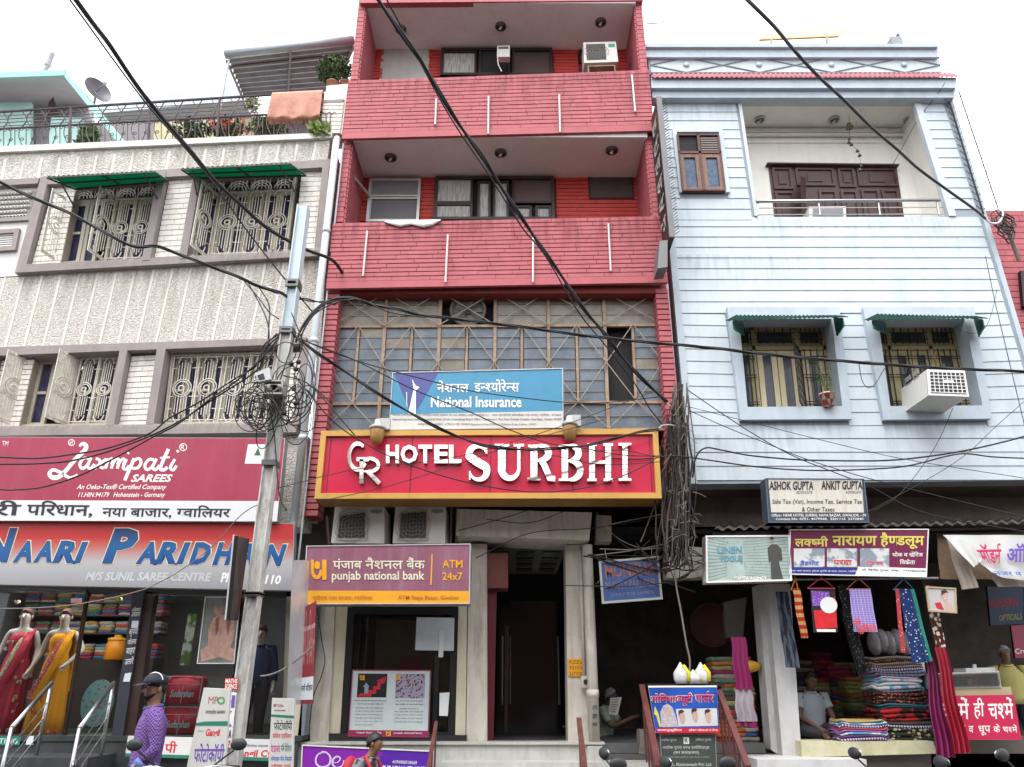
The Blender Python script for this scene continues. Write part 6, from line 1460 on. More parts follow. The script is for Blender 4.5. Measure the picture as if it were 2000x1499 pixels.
# advocates sign
S, w = sign('advocate_sign', 'weathered black and white advocates sign between the blue wall and the shop awning', 'sign', c6((652, 1106), (1166, 1109), (1192, 1338), (668, 1338)), 9.95, .22, mat('slate_sign', (.05, .065, .09), .5), mat('slate_side', (.1, .13, .17), .5), .012, mat('slate_side', (.1, .13, .17)))
poly([(.03, .02), (.975, .02), (.96, .77), (.035, .77)], w, mat('old_white_sign', (.6, .57, .5), .5, var=.08, dirt=.5, dcol=(.35, .25, .15), ds=(6, 6, .7)), S, 'white_band', .006)
def T6(s, x0, y0, x1, y1, m, **k): return text(s, W4(c6((x0, y0), (x1, y0), (x1, y1), (x0, y1)), 9.95), m, S, proud=.01, **k)
T6('ASHOK GUPTA', 672, 1122, 903, 1168, blk, off=.03); T6('ANKIT GUPTA', 943, 1120, 1158, 1166, blk, off=.03); T6('ADVOCATE', 812, 1173, 896, 1187, blk); T6('ADVOCATE', 1070, 1172, 1152, 1186, blk)
T6('Sale Tax (Vat), Income Tax, Service Tax', 688, 1216, 1157, 1246, blk, off=.006); T6('& Other Taxes', 842, 1256, 1012, 1280, blk, off=.006)
T6('Office:- NEAR HOTEL SURBHI, NAYA BAZAR, GWALIOR. - 09', 684, 1292, 1176, 1308, wht, off=.01); T6('Contact No. 0751- 4079968,  3201116  2372840', 706, 1312, 1162, 1326, wht, off=.01)
# agency sign
S, w = sign('agency_sign', 'lit-box agency sign with a brick wall print and a standing man in a suit', 'sign', cD((658, 193), (1132, 190), (1145, 448), (662, 460)), YZ, .2, mat('agency_print', (.36, .45, .42), .35, var=.3, scale=2), wht, .022, wht)
bj = mat('print_joint', (.16, .22, .2), .5); g = MB()
vpu, vpv = .33, .5
for k in range(13):
    v = .03 + k * .078
    for a, b in ((0.01, .25), (.99, .45)): g.add([bl(w, a, v + (v - .5) * .25 * 0) , bl(w, b, .5 + (v - .5) * .75), bl(w, b, .5 + (v - .5) * .75 + .008), bl(w, a, v + .012)], [(0, 1, 2, 3)])
for k in range(34):
    u = rnd.uniform(.02, .98); v = .03 + rnd.randrange(12) * .078; sc_ = 1; g.add([bl(w, u, v), bl(w, u + .004, v), bl(w, u + .004, v + .07), bl(w, u, v + .07)], [(0, 1, 2, 3)])
g.v = fw(g.v, .005); g.build('print', bj, S)
cy = mat('cyan_letter', (.1, .32, .42), .4)
def TD(s, x0, y0, x1, y1, m, **k): return text(s, W4(cD((x0, y0), (x1, y0), (x1, y1), (x0, y1)), YZ), m, S, proud=.01, **k)
TD('LINEN', 725, 255, 862, 292, cy, off=.02); TD('VOGUE', 735, 305, 868, 340, cy, off=.02); TD('MAMTA AGENCY', 820, 423, 1004, 442, wht, off=.03)
su = mat('suit_print', (.07, .07, .065), .6, var=.3); skp = mat('print_skin', (.35, .24, .18))
poly([(.73, .28), (.78, .2), (.84, .2), (.895, .3), (.9, .55), (.86, .56), (.86, .62), (.9, .96), (.76, .96), (.76, .55), (.74, .62)], w, su, S, proud=.008); poly([(.785 + .022 * math.cos(a * .6), .11 + .065 * math.sin(a * .6)) for a in range(11)], w, skp, S, proud=.01); poly([(.765, .09), (.77, .04), (.8, .03), (.81, .09)], w, blk, S, proud=.012)
# handloom sign
S, w = sign('handloom_sign', 'maroon handloom shop banner with yellow Hindi lettering and three small pictures', 'sign', cE((122, 158), (905, 155), (893, 428), (118, 412)), YZ, .04, mat('handloom_maroon', (.16, .012, .06), .4, var=.08), wht, .012, wht)
yl_ = mat('yellow_letter', (.7, .62, .12), .45)
for s_, b in (('लक्ष्मी', (150, 195, 338, 255)), ('नारायण', (362, 195, 612, 250)), ('हैण्डलूम', (632, 175, 880, 268))): TE(s_, bx(*b), yl_, S, off=.022, proud=.008)
for x0, x1, s_, m_ in ((145, 318, 'बैडशीट', bluett), (332, 502, 'परदा', redl), (518, 682, 'सोफा कवर', mat('pink_letter2', (.6, .05, .2)))):
    MB().pr(W4(cE(*bx(x0, 265, x1, 370)), YZ), .004, .007).build('print', pattern('room_print_%d' % x0, 'noise', (.25, .3, .35), (.6, .62, .6) if x0 > 140 else (0, 0, 0), 7), S)
    TE(s_, bx(x0 + 32, 328, x1 - 30, 362), wht, S, off=.03, proud=.010); TE(s_, bx(x0 + 34, 330, x1 - 32, 360), m_, S, off=.015, proud=.014)
TE('थोक व खेरिज', bx(700, 283, 872, 312), wht, S, off=.01, proud=.008); TE('विक्रेता', bx(742, 325, 828, 355), wht, S, off=.01, proud=.008)
poly([(.0, .8), (.5, .83), (.48, .99), (.0, .99)], w, mat('dark_blue_print', (.02, .03, .2)), S); poly([(.5, .8), (1, .82), (1, .99), (.48, .99)], w, wht, S)
TE('पता: नया बाजार, होटल सुरभि के पास, लश्कर, ग्वालियर', ((125, 384), (512, 388), (512, 402), (125, 398)), wht, S, proud=.007); TE('प्रो. विनीत गुप्ता, मोबा.- 7747803086', ((530, 378), (892, 386), (890, 402), (528, 394)), blk, S, off=.01, proud=.007)
# rumpled opticals banner
def sheet(lst, Y, nu, nv, amp, m, name, parent=None, lab=None, cat=None, fu=3, group=None, sag=0, th=.006, ph=0):
    w = W4(lst, Y); g = MB(); V = []
    for j in range(nv + 1):
        for i in range(nu + 1):
            u, v = i / nu, j / nv
            V.append(bl(w, u, v) + Vector((amp * .3 * math.sin(v * 9 + ph), -.01 - amp * (1 + math.sin(u * fu * 6.283 + ph + v * 1.3)) * (.25 + .75 * v), -sag * math.sin(math.pi * u) * v)))
    n = len(V); V += [p + Vector((0, th, 0)) for p in V]; Fc = []
    for j in range(nv):
        for i in range(nu):
            a = j * (nu + 1) + i; q = (a, a + nu + 1, a + nu + 2, a + 1); Fc += [q, tuple(n + k for k in reversed(q))]
    g.add(V, Fc)
    if parent is None: return one(g, name, m, lab, cat, group, True)
    return g.build(name, m, parent, True)
BN = thing('opticals_banner', 'sagging white opticals banner with red and blue Hindi letters over brown cloth', 'banner', P(1930, 1100, 10.15))
flexw = mat('flex_white', (.6, .61, .6), .5, var=.1, scale=3)
sheet(cE((948, 180), (1600, 170), (1600, 440), (960, 440)), 10.45, 20, 6, .02, mat('brown_hessian', (.25, .17, .11), .9, var=.35, scale=3), 'backing', BN)
sheet(cE((1000, 200), (1120, 300), (1170, 488), (1075, 500)), 10.2, 6, 8, .03, mat('faded_cloth', (.42, .36, .3), .9, var=.3, scale=3), 'flap', BN); sheet(cE((1240, 400), (1600, 400), (1600, 480), (1280, 484)), 10.2, 12, 4, .03, mat('faded_cloth', (.42, .36, .3)), 'flap', BN)
sheet(cE((985, 190), (1500, 190), (1500, 440), (1240, 400)), 10.05, 18, 8, .03, flexw, 'flex', BN, fu=2, sag=.05)
sheet(cE((985, 190), (1200, 250), (1190, 340), (1150, 375)), 10.02, 8, 8, .02, flexw, 'flex', BN, fu=2)
text('मॉडर्न', W4(cE((1150, 240), (1320, 235), (1310, 350), (1230, 350)), 9.95), mat('crimson_letter', (.55, .03, .12)), BN, off=.025, proud=.0)
text('ऑप्टिकल्स', W4(cE((1350, 235), (1700, 235), (1700, 345), (1345, 345)), 9.95), mat('indigo_letter', (.15, .08, .4)), BN, off=.025, proud=.0)
text('नजर व धूप के चश्में', W4(cE((1260, 385), (1700, 395), (1700, 428), (1290, 425)), 9.92), mat('blue_letter', (.05, .12, .5)), BN, off=.015, proud=.0)
S, w = sign('opticals_board', 'hanging dark opticals board deep inside the right shop', 'sign', cE((1235, 480), (1440, 480), (1440, 690), (1255, 700)), 11.6, .04, mat('night_blue_board', (.02, .04, .09), .5), black)
TE('MODERN', ((1245, 550), (1405, 540), (1408, 590), (1250, 605)), mat('dark_red_letter', (.3, .03, .04)), S, 11.6, off=.03); TE('OPTICALS', ((1300, 640), (1430, 630), (1432, 665), (1302, 675)), mat('dark_gold_letter', (.3, .25, .05)), S, 11.6, off=.02)
S, w = sign('wall_placard', 'dark pink placard at the right edge inside the opticals shop', 'sign', cE((1370, 700), (1500, 690), (1500, 880), (1395, 885)), 11.5, .04, mat('dusky_pink', (.3, .05, .1), .5), black)
TE('Cruise', ((1392, 830), (1500, 825), (1500, 855), (1394, 860)), wht, S, 11.5, off=.01)
# red spectacles sign on the counter front
S, w = sign('spectacles_sign', 'bright red board with white Hindi spectacles lettering on the counter front', 'sign', cE((975, 1095), (1385, 1088), (1432, 1345), (990, 1345)), 10.35, .04, mat('crimson_flex', (.50, .02, .075), .4, var=.06), galv)
for s_, b in (('चश्में', ((955, 1105), (1130, 1103), (1137, 1228), (965, 1228))), ('ही', ((1155, 1108), (1215, 1106), (1222, 1228), (1162, 1228))), ('चश्में', ((1235, 1105), (1378, 1102), (1388, 1226), (1245, 1228)))): TE(s_, b, wht, S, 10.35, off=.012)
for s_, b in (('नजर', ((1020, 1262), (1110, 1260), (1112, 1306), (1022, 1308))), ('व', ((1130, 1266), (1157, 1266), (1159, 1304), (1132, 1304))), ('धूप', ((1185, 1264), (1252, 1264), (1256, 1318), (1190, 1320))), ('के', ((1268, 1255), (1306, 1255), (1310, 1302), (1272, 1302))), ('चश्में', ((1320, 1258), (1402, 1258), (1408, 1302), (1326, 1302)))): TE(s_, b, wht, S, 10.35, off=.012)
# glass counter
CT = thing('display_counter', 'glass-topped display counter full of spectacle boxes above the red board', 'counter', P(1890, 1430, 10.6))
sh(cE((960, 975), (1300, 962), (1312, 1040), (975, 1048)), .01, glassmat('window_glass', (.75, .78, .78)), 'glass_front', 10.42, CT)
MB().frame(W4(cE((955, 968), (1302, 955), (1318, 1050), (970, 1058)), 10.44), .55, .03).build('frame', mat('aluminium_frame', (.55, .55, .53)), CT)
sh(cE((985, 1050), (1370, 1045), (1378, 1095), (990, 1100)), .5, mat('cardboard', (.42, .34, .2), .8, var=.15), 'drawer_front', 10.45, CT)
for i in range(9):
    x_ = 990 + i * 34; m_ = mat('box_%d' % (i % 4), [(.5, .5, .48), (.45, .05, .04), (.06, .08, .14), (.08, .09, .12)][i % 4], .5)
    o = MB().pr(W4(cE(*bx(x_, 1003 - (i % 3) * 6, x_ + 30, 1034)), 10.55), .2).build('spectacle_box', m_); tag(o, '%s spectacle box, %s from the red drape in the glass counter' % (['white', 'red', 'navy', 'dark blue'][i % 4], ORD[i]), 'box', 'boxes in the glass counter')
w = W4(cE((1115, 940), (1282, 935), (1285, 958), (1118, 962)), 10.6); o = MB().pr(w, .3).pr(sub(w, .42, -.9, .52, 0), .03, -.1).build('display_stand', mat('sign_edge_steel', (.4, .4, .4))); tag(o, 'metal spectacle stand lying on top of the glass counter', 'stand')
# ---- hanging textiles: hangers and cloths
hgr = {'orange': mat('orange_hanger', (.6, .22, .03), .4), 'pink': mat('pink_hanger', (.7, .05, .15), .4), 'blue': mat('blue_hanger', (.1, .25, .5), .4), 'dark': black}
A = thing('hanging_rail', 'pole across the handloom shop front that carries the hangers', 'rail', P(1680, 1130, 10.15)); MB().bar(P(*cE((95, 440))[0], 10.25), P(*cE((960, 432))[0], 10.25), .014).build('pole', galv, A)
def hanger(cx, cy, hw, hc, lab, Y=10.2, tilt=0):
    H = thing('clothes_hanger', lab, 'hanger', P(*cE((cx, cy))[0], Y)); t_ = P(*cE((cx, cy))[0], Y); l_ = P(*cE((cx - hw, cy + 62))[0], Y); r_ = P(*cE((cx + hw, cy + 62 + tilt))[0], Y)
    MB().tube([t_, l_, r_, t_], .009, 6).build('shoulder_bar', hgr[hc], H); MB().tube([t_, t_ + Vector((0, 0, .04)), t_ + Vector((.025, 0, .065)), t_ + Vector((0, 0, .09)), t_ + Vector((-.025, 0, .075))], .006, 5).build('hook', hgr[hc], H)
hanger(154, 435, 24, 'orange', 'orange hanger with the narrow gold and red cloth', tilt=30); hanger(300, 428, 78, 'pink', 'pink hanger above the red and purple patchwork cloth'); hanger(510, 432, 68, 'orange', 'orange hanger above the purple checked cloth'); hanger(765, 436, 60, 'blue', 'blue hanger above the navy dotted towel')
def hcloth(lst, m, lab, n=8, amp=.02, Y=10.2, fu=2, name='hanging_cloth', grp='cloths hanging in the handloom shop front'):
    return sheet(cE(*lst), Y, n, 8, amp, m, name, None, lab, 'cloth', fu, grp)
hcloth(((135, 488), (178, 492), (218, 770), (178, 770)), pattern('gold_red_stripe', 'line', (.45, .3, .1), (.35, .02, .02), 3.2), 'narrow hanging cloth of gold and red blocks')
dup = translucent
cl1 = W4(cE((238, 492), (378, 492), (395, 738), (258, 738)), 10.2)
PC = thing('patchwork_cloth', 'red and purple patchwork bed cloth on the pink hanger', 'cloth', cl1[3]); MB().pr(cl1, .01).build('cloth', mat('dark_cloth', (.02, .02, .025), .9), PC)
poly([(.02, .05), (.75, .07), (.75, .4), (.04, .4)], cl1, pattern('violet_swirl', 'voronoi', (.5, .3, .7), (.2, .08, .4), 40, thr=.3), PC, 'patch'); poly([(.06, .5), (.98, .48), (.97, .9), (.1, .92)], cl1, mat('bright_red_cloth', (.62, .02, .03), .9, var=.25, scale=18), PC, 'patch', .005)
poly([(1.04 - .35 + .35 * math.cos(a * .4), .38 + .19 * math.sin(a * .4)) for a in range(16)], cl1, pattern('cracked_white', 'voronoi', (.3, .3, .35), (.7, .7, .7), 24, thr=.06), PC, 'patch', .008); poly([(.6, .22), (.98, .2), (.98, .48), (.66, .42)], cl1, mat('bright_red_cloth', (.62, .02, .03)), PC, 'patch', .004); poly([(.12, .93), (.9, .93), (.9, .99), (.14, .99)], cl1, wht, PC, 'hem', .006)
hcloth(((455, 494), (575, 494), (612, 738), (478, 735)), pattern('purple_check', 'brick', (.2, .13, .45), (.62, .6, .68), 11, rough=.6), 'purple and white checked cloth on the orange hanger', amp=.012)
g = MB(); fl_ = W4(cE((478, 655), (608, 655), (612, 738), (480, 738)), 10.14)
for cu, cv in ((.2, .3), (.55, .65), (.85, .7), (.35, .85)):
    for k in range(8): a = k * .785; g.add([bl(fl_, cu, cv), bl(fl_, cu + .16 * math.cos(a), cv + .28 * math.sin(a)), bl(fl_, cu + .16 * math.cos(a + .5), cv + .28 * math.sin(a + .5))], [(0, 1, 2)])
tag(g.build('flower_print', mat('red_flower_print', (.6, .06, .04))), 'red flower border on the checked cloth', 'cloth')
hcloth(((735, 492), (800, 492), (905, 905), (805, 912)), pattern('navy_dots', 'voronoi', (.65, .65, .62), (.012, .03, .12), 26, thr=.22), 'navy towel with white dots on the blue hanger', amp=.012)
hcloth(((800, 494), (822, 496), (920, 900), (890, 910)), mat('teal_cloth', (.02, .22, .17)), 'teal edge cloth right of the dotted towel', amp=.01, n=4); hcloth(((715, 492), (735, 492), (770, 855), (742, 852)), pattern('red_speck', 'voronoi', (.6, .6, .6), (.4, .05, .06), 30, thr=.2), 'narrow red cloth left of the dotted towel', amp=.01, n=4)
hcloth(((40, 508), (108, 508), (172, 940), (92, 935)), pattern('slate_check', 'noise', (.02, .025, .04), (.09, .11, .14), 8, axis=(3, 1, .6)), 'dark slate checked cloth hanging against the white pillar', amp=.02, Y=10.5)
hcloth(((382, 470), (462, 470), (530, 900), (500, 960)), pattern('black_white_strings', 'voronoi', (.5, .5, .48), (.012, .012, .014), 34, thr=.16), 'black curtain with rows of white dots gathered towards its lower end', amp=.03, fu=4, Y=10.35)
hcloth(((400, 600), (480, 590), (545, 960), (505, 1010)), pattern('black_white_strings', 'voronoi', (.5, .5, .48), (.012, .012, .014)), 'lower bunch of the black dotted curtain', amp=.02, Y=10.45, n=5)
hcloth(((878, 470), (940, 480), (990, 820), (940, 830)), pattern('brown_white_leaf', 'voronoi', (.62, .6, .5), (.1, .025, .02), 16, thr=.42), 'brown cloth with white leaf pattern above the red drape', amp=.02, Y=10.25)
hcloth(((935, 825), (995, 822), (1115, 1415), (1025, 1420)), mat('deep_red_satin', (.3, .012, .03), .45, var=.3), 'long deep red satin drape right of the handloom shop', amp=.05, fu=3, n=24, Y=10.2); hcloth(((880, 870), (930, 880), (1030, 1440), (925, 1445)), mat('plum_satin', (.17, .012, .07), .45, var=.3), 'long plum satin drape left of the deep red drape', amp=.05, fu=3, n=24, Y=10.28)
hcloth(((-212, 445 + 320), (-130, 765), (-95, 1060), (-190, 1060)), mat('magenta_cloth', (.22, .01, .09), .7, var=.2), 'magenta upper part of the curtain hanging left of the white pillar', Y=10.5, fu=3, amp=.03, n=16)
hcloth(((-190, 1062), (-95, 1062), (-70, 1240), (-185, 1240)), mat('silver_cloth', (.33, .29, .33), .5, var=.2), 'silvery grey middle band of the curtain left of the white pillar', Y=10.5, fu=3, amp=.03, n=16); hcloth(((-185, 1240), (-70, 1240), (-66, 1275), (-170, 1262)), mat('magenta_cloth', (.22, .01, .09)), 'magenta hem with eyelets left of the white pillar', Y=10.5, fu=3, amp=.03, n=16)
S, w = sign('face_poster', 'small cardboard poster of a smiling woman hanging by the patterned cloth', 'poster', cE((888, 478), (1058, 488), (1064, 632), (905, 620)), 10.05, .01, mat('poster_blush', (.5, .47, .47), .5, var=.2), mat('cardboard', (.42, .34, .2)), .02, mat('cardboard', (.42, .34, .2)))
poly([(.6 + .12 * math.cos(a * .5), .35 + .2 * math.sin(a * .5)) for a in range(13)], w, mat('print_skin2', (.55, .36, .3)), S, proud=.006); poly([(.5, .35), (.5, .15), (.62, .08), (.75, .2), (.66, .2), (.55, .28)], w, mat('print_hair', (.05, .03, .03)), S, proud=.009); poly([(.6, .55), (.8, .6), (.9, .95), (.6, .95)], w, mat('print_skin2', (.55, .36, .3)), S, proud=.007); poly([(.25, .65), (.45, .6), (.55, .9), (.3, .85)], w, mat('print_red', (.5, .02, .04)), S, proud=.008); poly([(.58, .43), (.66, .42), (.62, .47)], w, wht, S, proud=.011)
# stacks of cloth
warm = [(.35, .03, .03), (.3, .1, .03), (.06, .05, .05), (.5, .42, .35), (.25, .03, .12), (.03, .06, .16), (.08, .14, .1), (.45, .12, .2)]
pats = [pattern('pat_a', 'voronoi', (.5, .12, .06), (.03, .02, .02), 30, thr=.35), pattern('pat_b', 'voronoi', (.4, .38, .22), (.025, .025, .02), 18, thr=.4), pattern('pat_c', 'noise', (.4, .02, .02), (.015, .015, .015), 9), pattern('pat_d', 'wave', (.5, .48, .55), (.1, .05, .25), 9), pattern('pat_e', 'wave', (.05, .25, .28), (.25, .05, .15), 6), pattern('pat_f', 'noise', (.55, .55, .6), (.1, .3, .45), 8), pattern('pat_g', 'wave', (.3, .25, .2), (.08, .06, .06), 12)]
cols2 = [(.4, .12, .04), (.3, .25, .22), (.05, .1, .3), (.2, .02, .08), (.3, .3, .1), (.08, .06, .06), (.35, .04, .03), (.1, .18, .12)]
def pile(lab, x, y, z, wd, dp, spec, name='cloth_pile'):
    S_ = thing(name, lab, 'fabric', (x, y, z), 'piles of bedclothes in the handloom shop'); zz = z
    for (th, m_, sc_) in spec:
        rings = []; w2, d2 = wd / 2 * sc_ * rnd.uniform(.95, 1.04), dp / 2; dx = rnd.uniform(-.02, .02)
        for (s_, h) in ((.9, 0), (1.0, th * .3), (1.0, th * .7), (.92, th)):
            ring_ = []
            for i in range(24):
                an = 2 * math.pi * i / 24; a, b = math.cos(an), math.sin(an); ex = abs(a) ** .35 * (1 if a > 0 else -1); ey = abs(b) ** .35 * (1 if b > 0 else -1)
                ring_.append((x + dx + ex * w2 * s_, y + ey * d2 * s_, zz + h * (1 + .15 * math.sin(i * 1.9 + zz * 9)) + .012 * math.sin(i * 1.1 + zz * 20)))
            rings.append(ring_)
        MB().loft(rings).build('folded_cloth', m_, S_, True); zz += th * .97
    return zz
Yp = 10.95; q = P(*cE((760, 1355))[0], Yp)
zq = P(*cE((760, 1352))[0], Yp).z
pile('tall pile of patterned bedsheets by the right post of the handloom shop', q.x, Yp, zq, .78, .5, [(.06, pats[1], 1), (.06, pats[1], 1), (.055, pats[1], .98), (.04, pats[3], 1), (.05, mat('cb_1', (.06, .05, .05), .9), 1), (.04, pats[2], 1), (.05, pats[2], .97), (.06, pats[2], 1), (.03, mat('navy_fold', (.03, .05, .1), .9), .95), (.03, mat('teal_fold', (.04, .14, .15), .9), .97), (.05, pats[0], 1), (.05, pats[0], .97), (.05, pats[0], .95), (.03, pats[4], .9), (.05, pats[5], .92), (.04, mat('white_fold', (.6, .58, .6), .9), .85), (.05, pats[5], .85), (.03, mat('lilac_fold', (.5, .4, .5), .9), .8),
    (.04, pats[4], 1), (.04, pats[4], 1), (.03, pats[3], 1), (.035, pats[6], .98), (.04, pats[6], .96), (.03, pats[0], .96), (.04, pats[6], .93)])
q = P(*cE((515, 1345))[0], 10.75); pile('low pile of plastic-wrapped purple sheets beside the seated shopkeeper', q.x, 10.75, q.z, .68, .42, [(.035, pats[3], 1), (.03, mat('plum_fold', (.1, .02, .1), .5), 1.02), (.035, pats[5], 1), (.03, mat('violet_fold', (.25, .1, .35), .5), .98), (.03, mat('red_fold', (.4, .05, .06), .5), .96), (.035, pats[3], .95), (.03, pats[5], .93), (.03, mat('gold_fold', (.35, .28, .1), .5), .9)])
for k, (x_, y_, Y_, n) in enumerate(((230, 1180, 12.4, 9), (330, 1200, 12.6, 12), (420, 1180, 12.5, 14), (500, 1150, 12.2, 10), (180, 1000, 13, 8), (300, 980, 13, 9), (420, 990, 13, 7))):
    q = P(*cE((x_, y_))[0], Y_); folded('cloth_pile', q.x, Y_, q.z - .2, .4, .4, n, .06, '%s of the dim cloth piles at the back of the handloom shop' % ORD[k], 'fabric', cols2, 'dim piles at the back of the handloom shop', .9)
for k in range(5): tag(MB().ell(P(*cE((600 + k * 42, 800 - (k % 2) * 12))[0], 11.3), .1, .1, .17, 12, 8).build('pillow', mat('wrapped_pillow', (.3, .29, .3), .35, var=.4, scale=12), None, True), '%s plastic-wrapped pillow from the left on top of the tall pile' % ORD[k], 'pillow', 'pillows on top of the tall pile')
for k, (x_, n, y_) in enumerate(((800, 26, 1400), (885, 25, 1370))):
    q = P(*cD((x_, y_))[0], 11.5); folded('cloth_pile', q.x, 11.5, q.z - .3, .42 if k == 0 else .34, .4, n, .058, 'high dark pile of folded clothes in the dim passage, %s' % ('left of the two' if k == 0 else 'next to the magenta curtain'), 'fabric', cols2, 'high piles in the passage', .9)
q = P(*cD((905, 930))[0], 11.1); one(MB().ell(q, .16, .12, .08), 'yellow_bag', mat('yellow_plastic', (.75, .4, .04)), 'crumpled yellow plastic bag on the high pile of clothes', 'bag', smooth=True)
# stair side: parlour flex and advocates' grey board between maroon railings
S, w = sign('parlour_banner', 'blue and white beauty parlour banner with red Hindi letters tied to the stair railings', 'sign', cD((335, 1042), (722, 1040), (738, 1306), (378, 1308)), 10.0, .015, mat('parlour_blue', (.02, .09, .42), .4, var=.35, scale=2), wht)
poly([(0, -.01), (1, -.01), (1, .03), (0, .03)], w, wht, S); poly([(.02, .89), (1, .89), (1, 1), (.03, 1)], w, mat('banner_red', (.55, .01, .04)), S)
for s_, b in (('मोनिशा', (352, 1085, 492, 1132)), ('ब्यूटी', (498, 1080, 585, 1150)), ('पार्लर', (600, 1072, 702, 1132))):
    x0, y0, x1, y1 = b; text(s_, W4(cD(*bx(x0 - 3, y0 - 3, x1 + 3, y1 + 3)), 10.0), wht, S, off=.012, proud=.007); text(s_, W4(cD(*bx(*b)), 10.0), mat('bright_red_letter', (.6, .01, .03)), S, off=.008, proud=.010)
text('(केवल महिलाओं के लिए)', W4(cD(*bx(565, 1282, 728, 1298)), 10.0), wht, S, off=.01, proud=.006); text('वातानुकूलित', W4(cD(*bx(385, 1282, 525, 1298)), 10.0), wht, S, off=.02, proud=.006)
poly([(.1, .87), (.12, .55), (.18, .42), (.25, .38), (.31, .45), (.34, .6), (.37, .87)], w, mat('veil_print', (.5, .45, .5), .5, var=.3, scale=30), S, proud=.006); poly([(.235 + .045 * math.cos(a * .6), .55 + .09 * math.sin(a * .6)) for a in range(11)], w, mat('print_skin2', (.55, .36, .3)), S, proud=.009)
poly([(.02, .6), (.05, .42), (.09, .6), (.1, .86), (.07, .86), (.05, .62)], w, mat('yellow_letter', (.7, .62, .12)), S, proud=.005)
poly([(.36, .49), (.98, .48), (.98, .85), (.37, .86)], w, mat('pale_print', (.6, .6, .6)), S, proud=.004)
for cx_, cy_ in ((.44, .67), (.64, .64), (.84, .66)):
    poly([(cx_ + .045 * math.cos(a * .6), cy_ + .14 * math.sin(a * .6)) for a in range(11)], w, mat('print_skin2', (.55, .36, .3)), S, proud=.007); poly([(cx_ - .05, cy_ - .02), (cx_ - .045, cy_ - .14), (cx_, cy_ - .17), (cx_ + .045, cy_ - .14), (cx_ + .02, cy_ - .1), (cx_ - .03, cy_ - .08)], w, mat('print_hair', (.05, .03, .03)), S, proud=.009)
S, w = sign('advocates_board', 'grey engraved advocates board below the parlour banner', 'sign', cD((400, 1312), (715, 1312), (722, 1520), (412, 1520)), 10.05, .02, mat('grey_slate_board', (.06, .07, .065), .5), galv, .008, galv)
pl_ = mat('pale_grey_letter', (.5, .52, .48))
for s_, b, o_ in (('अशोक गुप्ता', (405, 1336, 495, 1356), .01), ('अंकित गुप्ता', (600, 1334, 690, 1354), .01), ('अशोक गुप्ता एण्ड एसोसिएट्स', (415, 1376, 680, 1400), .01), ('(कर सलाहकार)', (478, 1408, 622, 1428), .01), ('S.L. Electromech Pvt. Ltd.', (455, 1474, 695, 1492), .015), ('नया बाजार होटल सुरभि के पास लश्कर ग्वालियर', (420, 1438, 680, 1446), 0)):
    text(s_, W4(cD(*bx(*b)), 10.05), pl_, S, off=o_)
poly([(.42, .09), (.52, .09), (.52, .27), (.42, .27)], w, wht, S); text('R', sub(w, .44, .12, .5, .24), blk, S, off=.02, proud=.006)
mrn = mat('maroon_rail', (.11, .03, .028), .55, var=.3, dirt=.3, dcol=(.25, .18, .15))
def mrail(lab, top, Ys, drop, nb, w_=.035):
    a, b = P(*top[0], Ys[0]), P(*top[1], Ys[1]); H = thing('stair_railing', lab, 'railing', Vector((a.x, a.y, .1)), 'maroon railings of the stairs'); MB().hexa([a + Vector((-w_, 0, .02)), b + Vector((-w_, 0, .02)), b + Vector((-w_, 0, -.03)), a + Vector((-w_, 0, -.03))], [a + Vector((w_, 0, .02)), b + Vector((w_, 0, .02)), b + Vector((w_, 0, -.03)), a + Vector((w_, 0, -.03))]).build('top_rail', mrn, H)
    for k in range(nb): p = a.lerp(b, (k + .02) / max(nb - 1, 1) * .98); MB().bar(p, Vector((p.x, p.y, max(p.z - drop, .05))), .016, 4).build('baluster', mrn, H)
D8 = lambda x, y: cD((x, y))[0]; C8 = lambda x, y: cC((x, y))[0]
mrail('maroon stair railing left of the parlour banner', (D8(395, 1499), D8(300, 1040)), (8.6, 10.5), .9, 5); mrail('maroon stair railing right of the parlour banner', (D8(900, 1499), D8(725, 1040)), (9.3, 10.4), .9, 7)
mrail('maroon handrail in front of the pillar at the hotel steps', (C8(815, 1510), C8(782, 1228)), (8.8, 10.2), .8, 3, .03); mrail('maroon handrail crossing the bank window', ((836, 1502), (852, 1412)), (9.2, 10.2), .8, 3, .02)
for k, (x_, y_, m_, lb) in enumerate(((525, 990, 0, 'left white and yellow packet standing above the parlour banner'), (595, 1005, 0, 'middle low white packet above the parlour banner'), (640, 990, 0, 'right white and yellow packet standing above the parlour banner'))):
    p = P(*cD((x_, 1028))[0], 10.3); h = .26 if k != 1 else .17
    A = thing('packet', lb, 'packet', p, 'packets above the parlour banner'); rings = [[(p.x + .09 * s_ * math.cos(i * .63), p.y + .06 * s_ * math.sin(i * .63), p.z + z_) for i in range(10)] for s_, z_ in ((.8, 0), (1.1, .05), (1.1, h * .5), (.45, h * .8), (.08, h))]
    MB().loft(rings).build('bag', mat('packet_white', (.62, .63, .66), .3, var=.2, scale=12), A, True); MB().tube([p + Vector((.08, -.05, .03)), p + Vector((.09, -.04, h * .5)), p + Vector((.03, -.02, h * .85))], .025, 6).build('yellow_edge', mat('yellow_plastic2', (.7, .6, .04), .4), A, True)
one(MB().box(*sorted((P(1265, 1330, 10.4).x, P(1410, 1330, 10.4).x)), 10.3, 10.6, P(1300, 1341, 10.4).z, P(1300, 1336, 10.4).z), 'plank', brownm, 'dark plank across the stair railings that carries the white packets', 'plank')
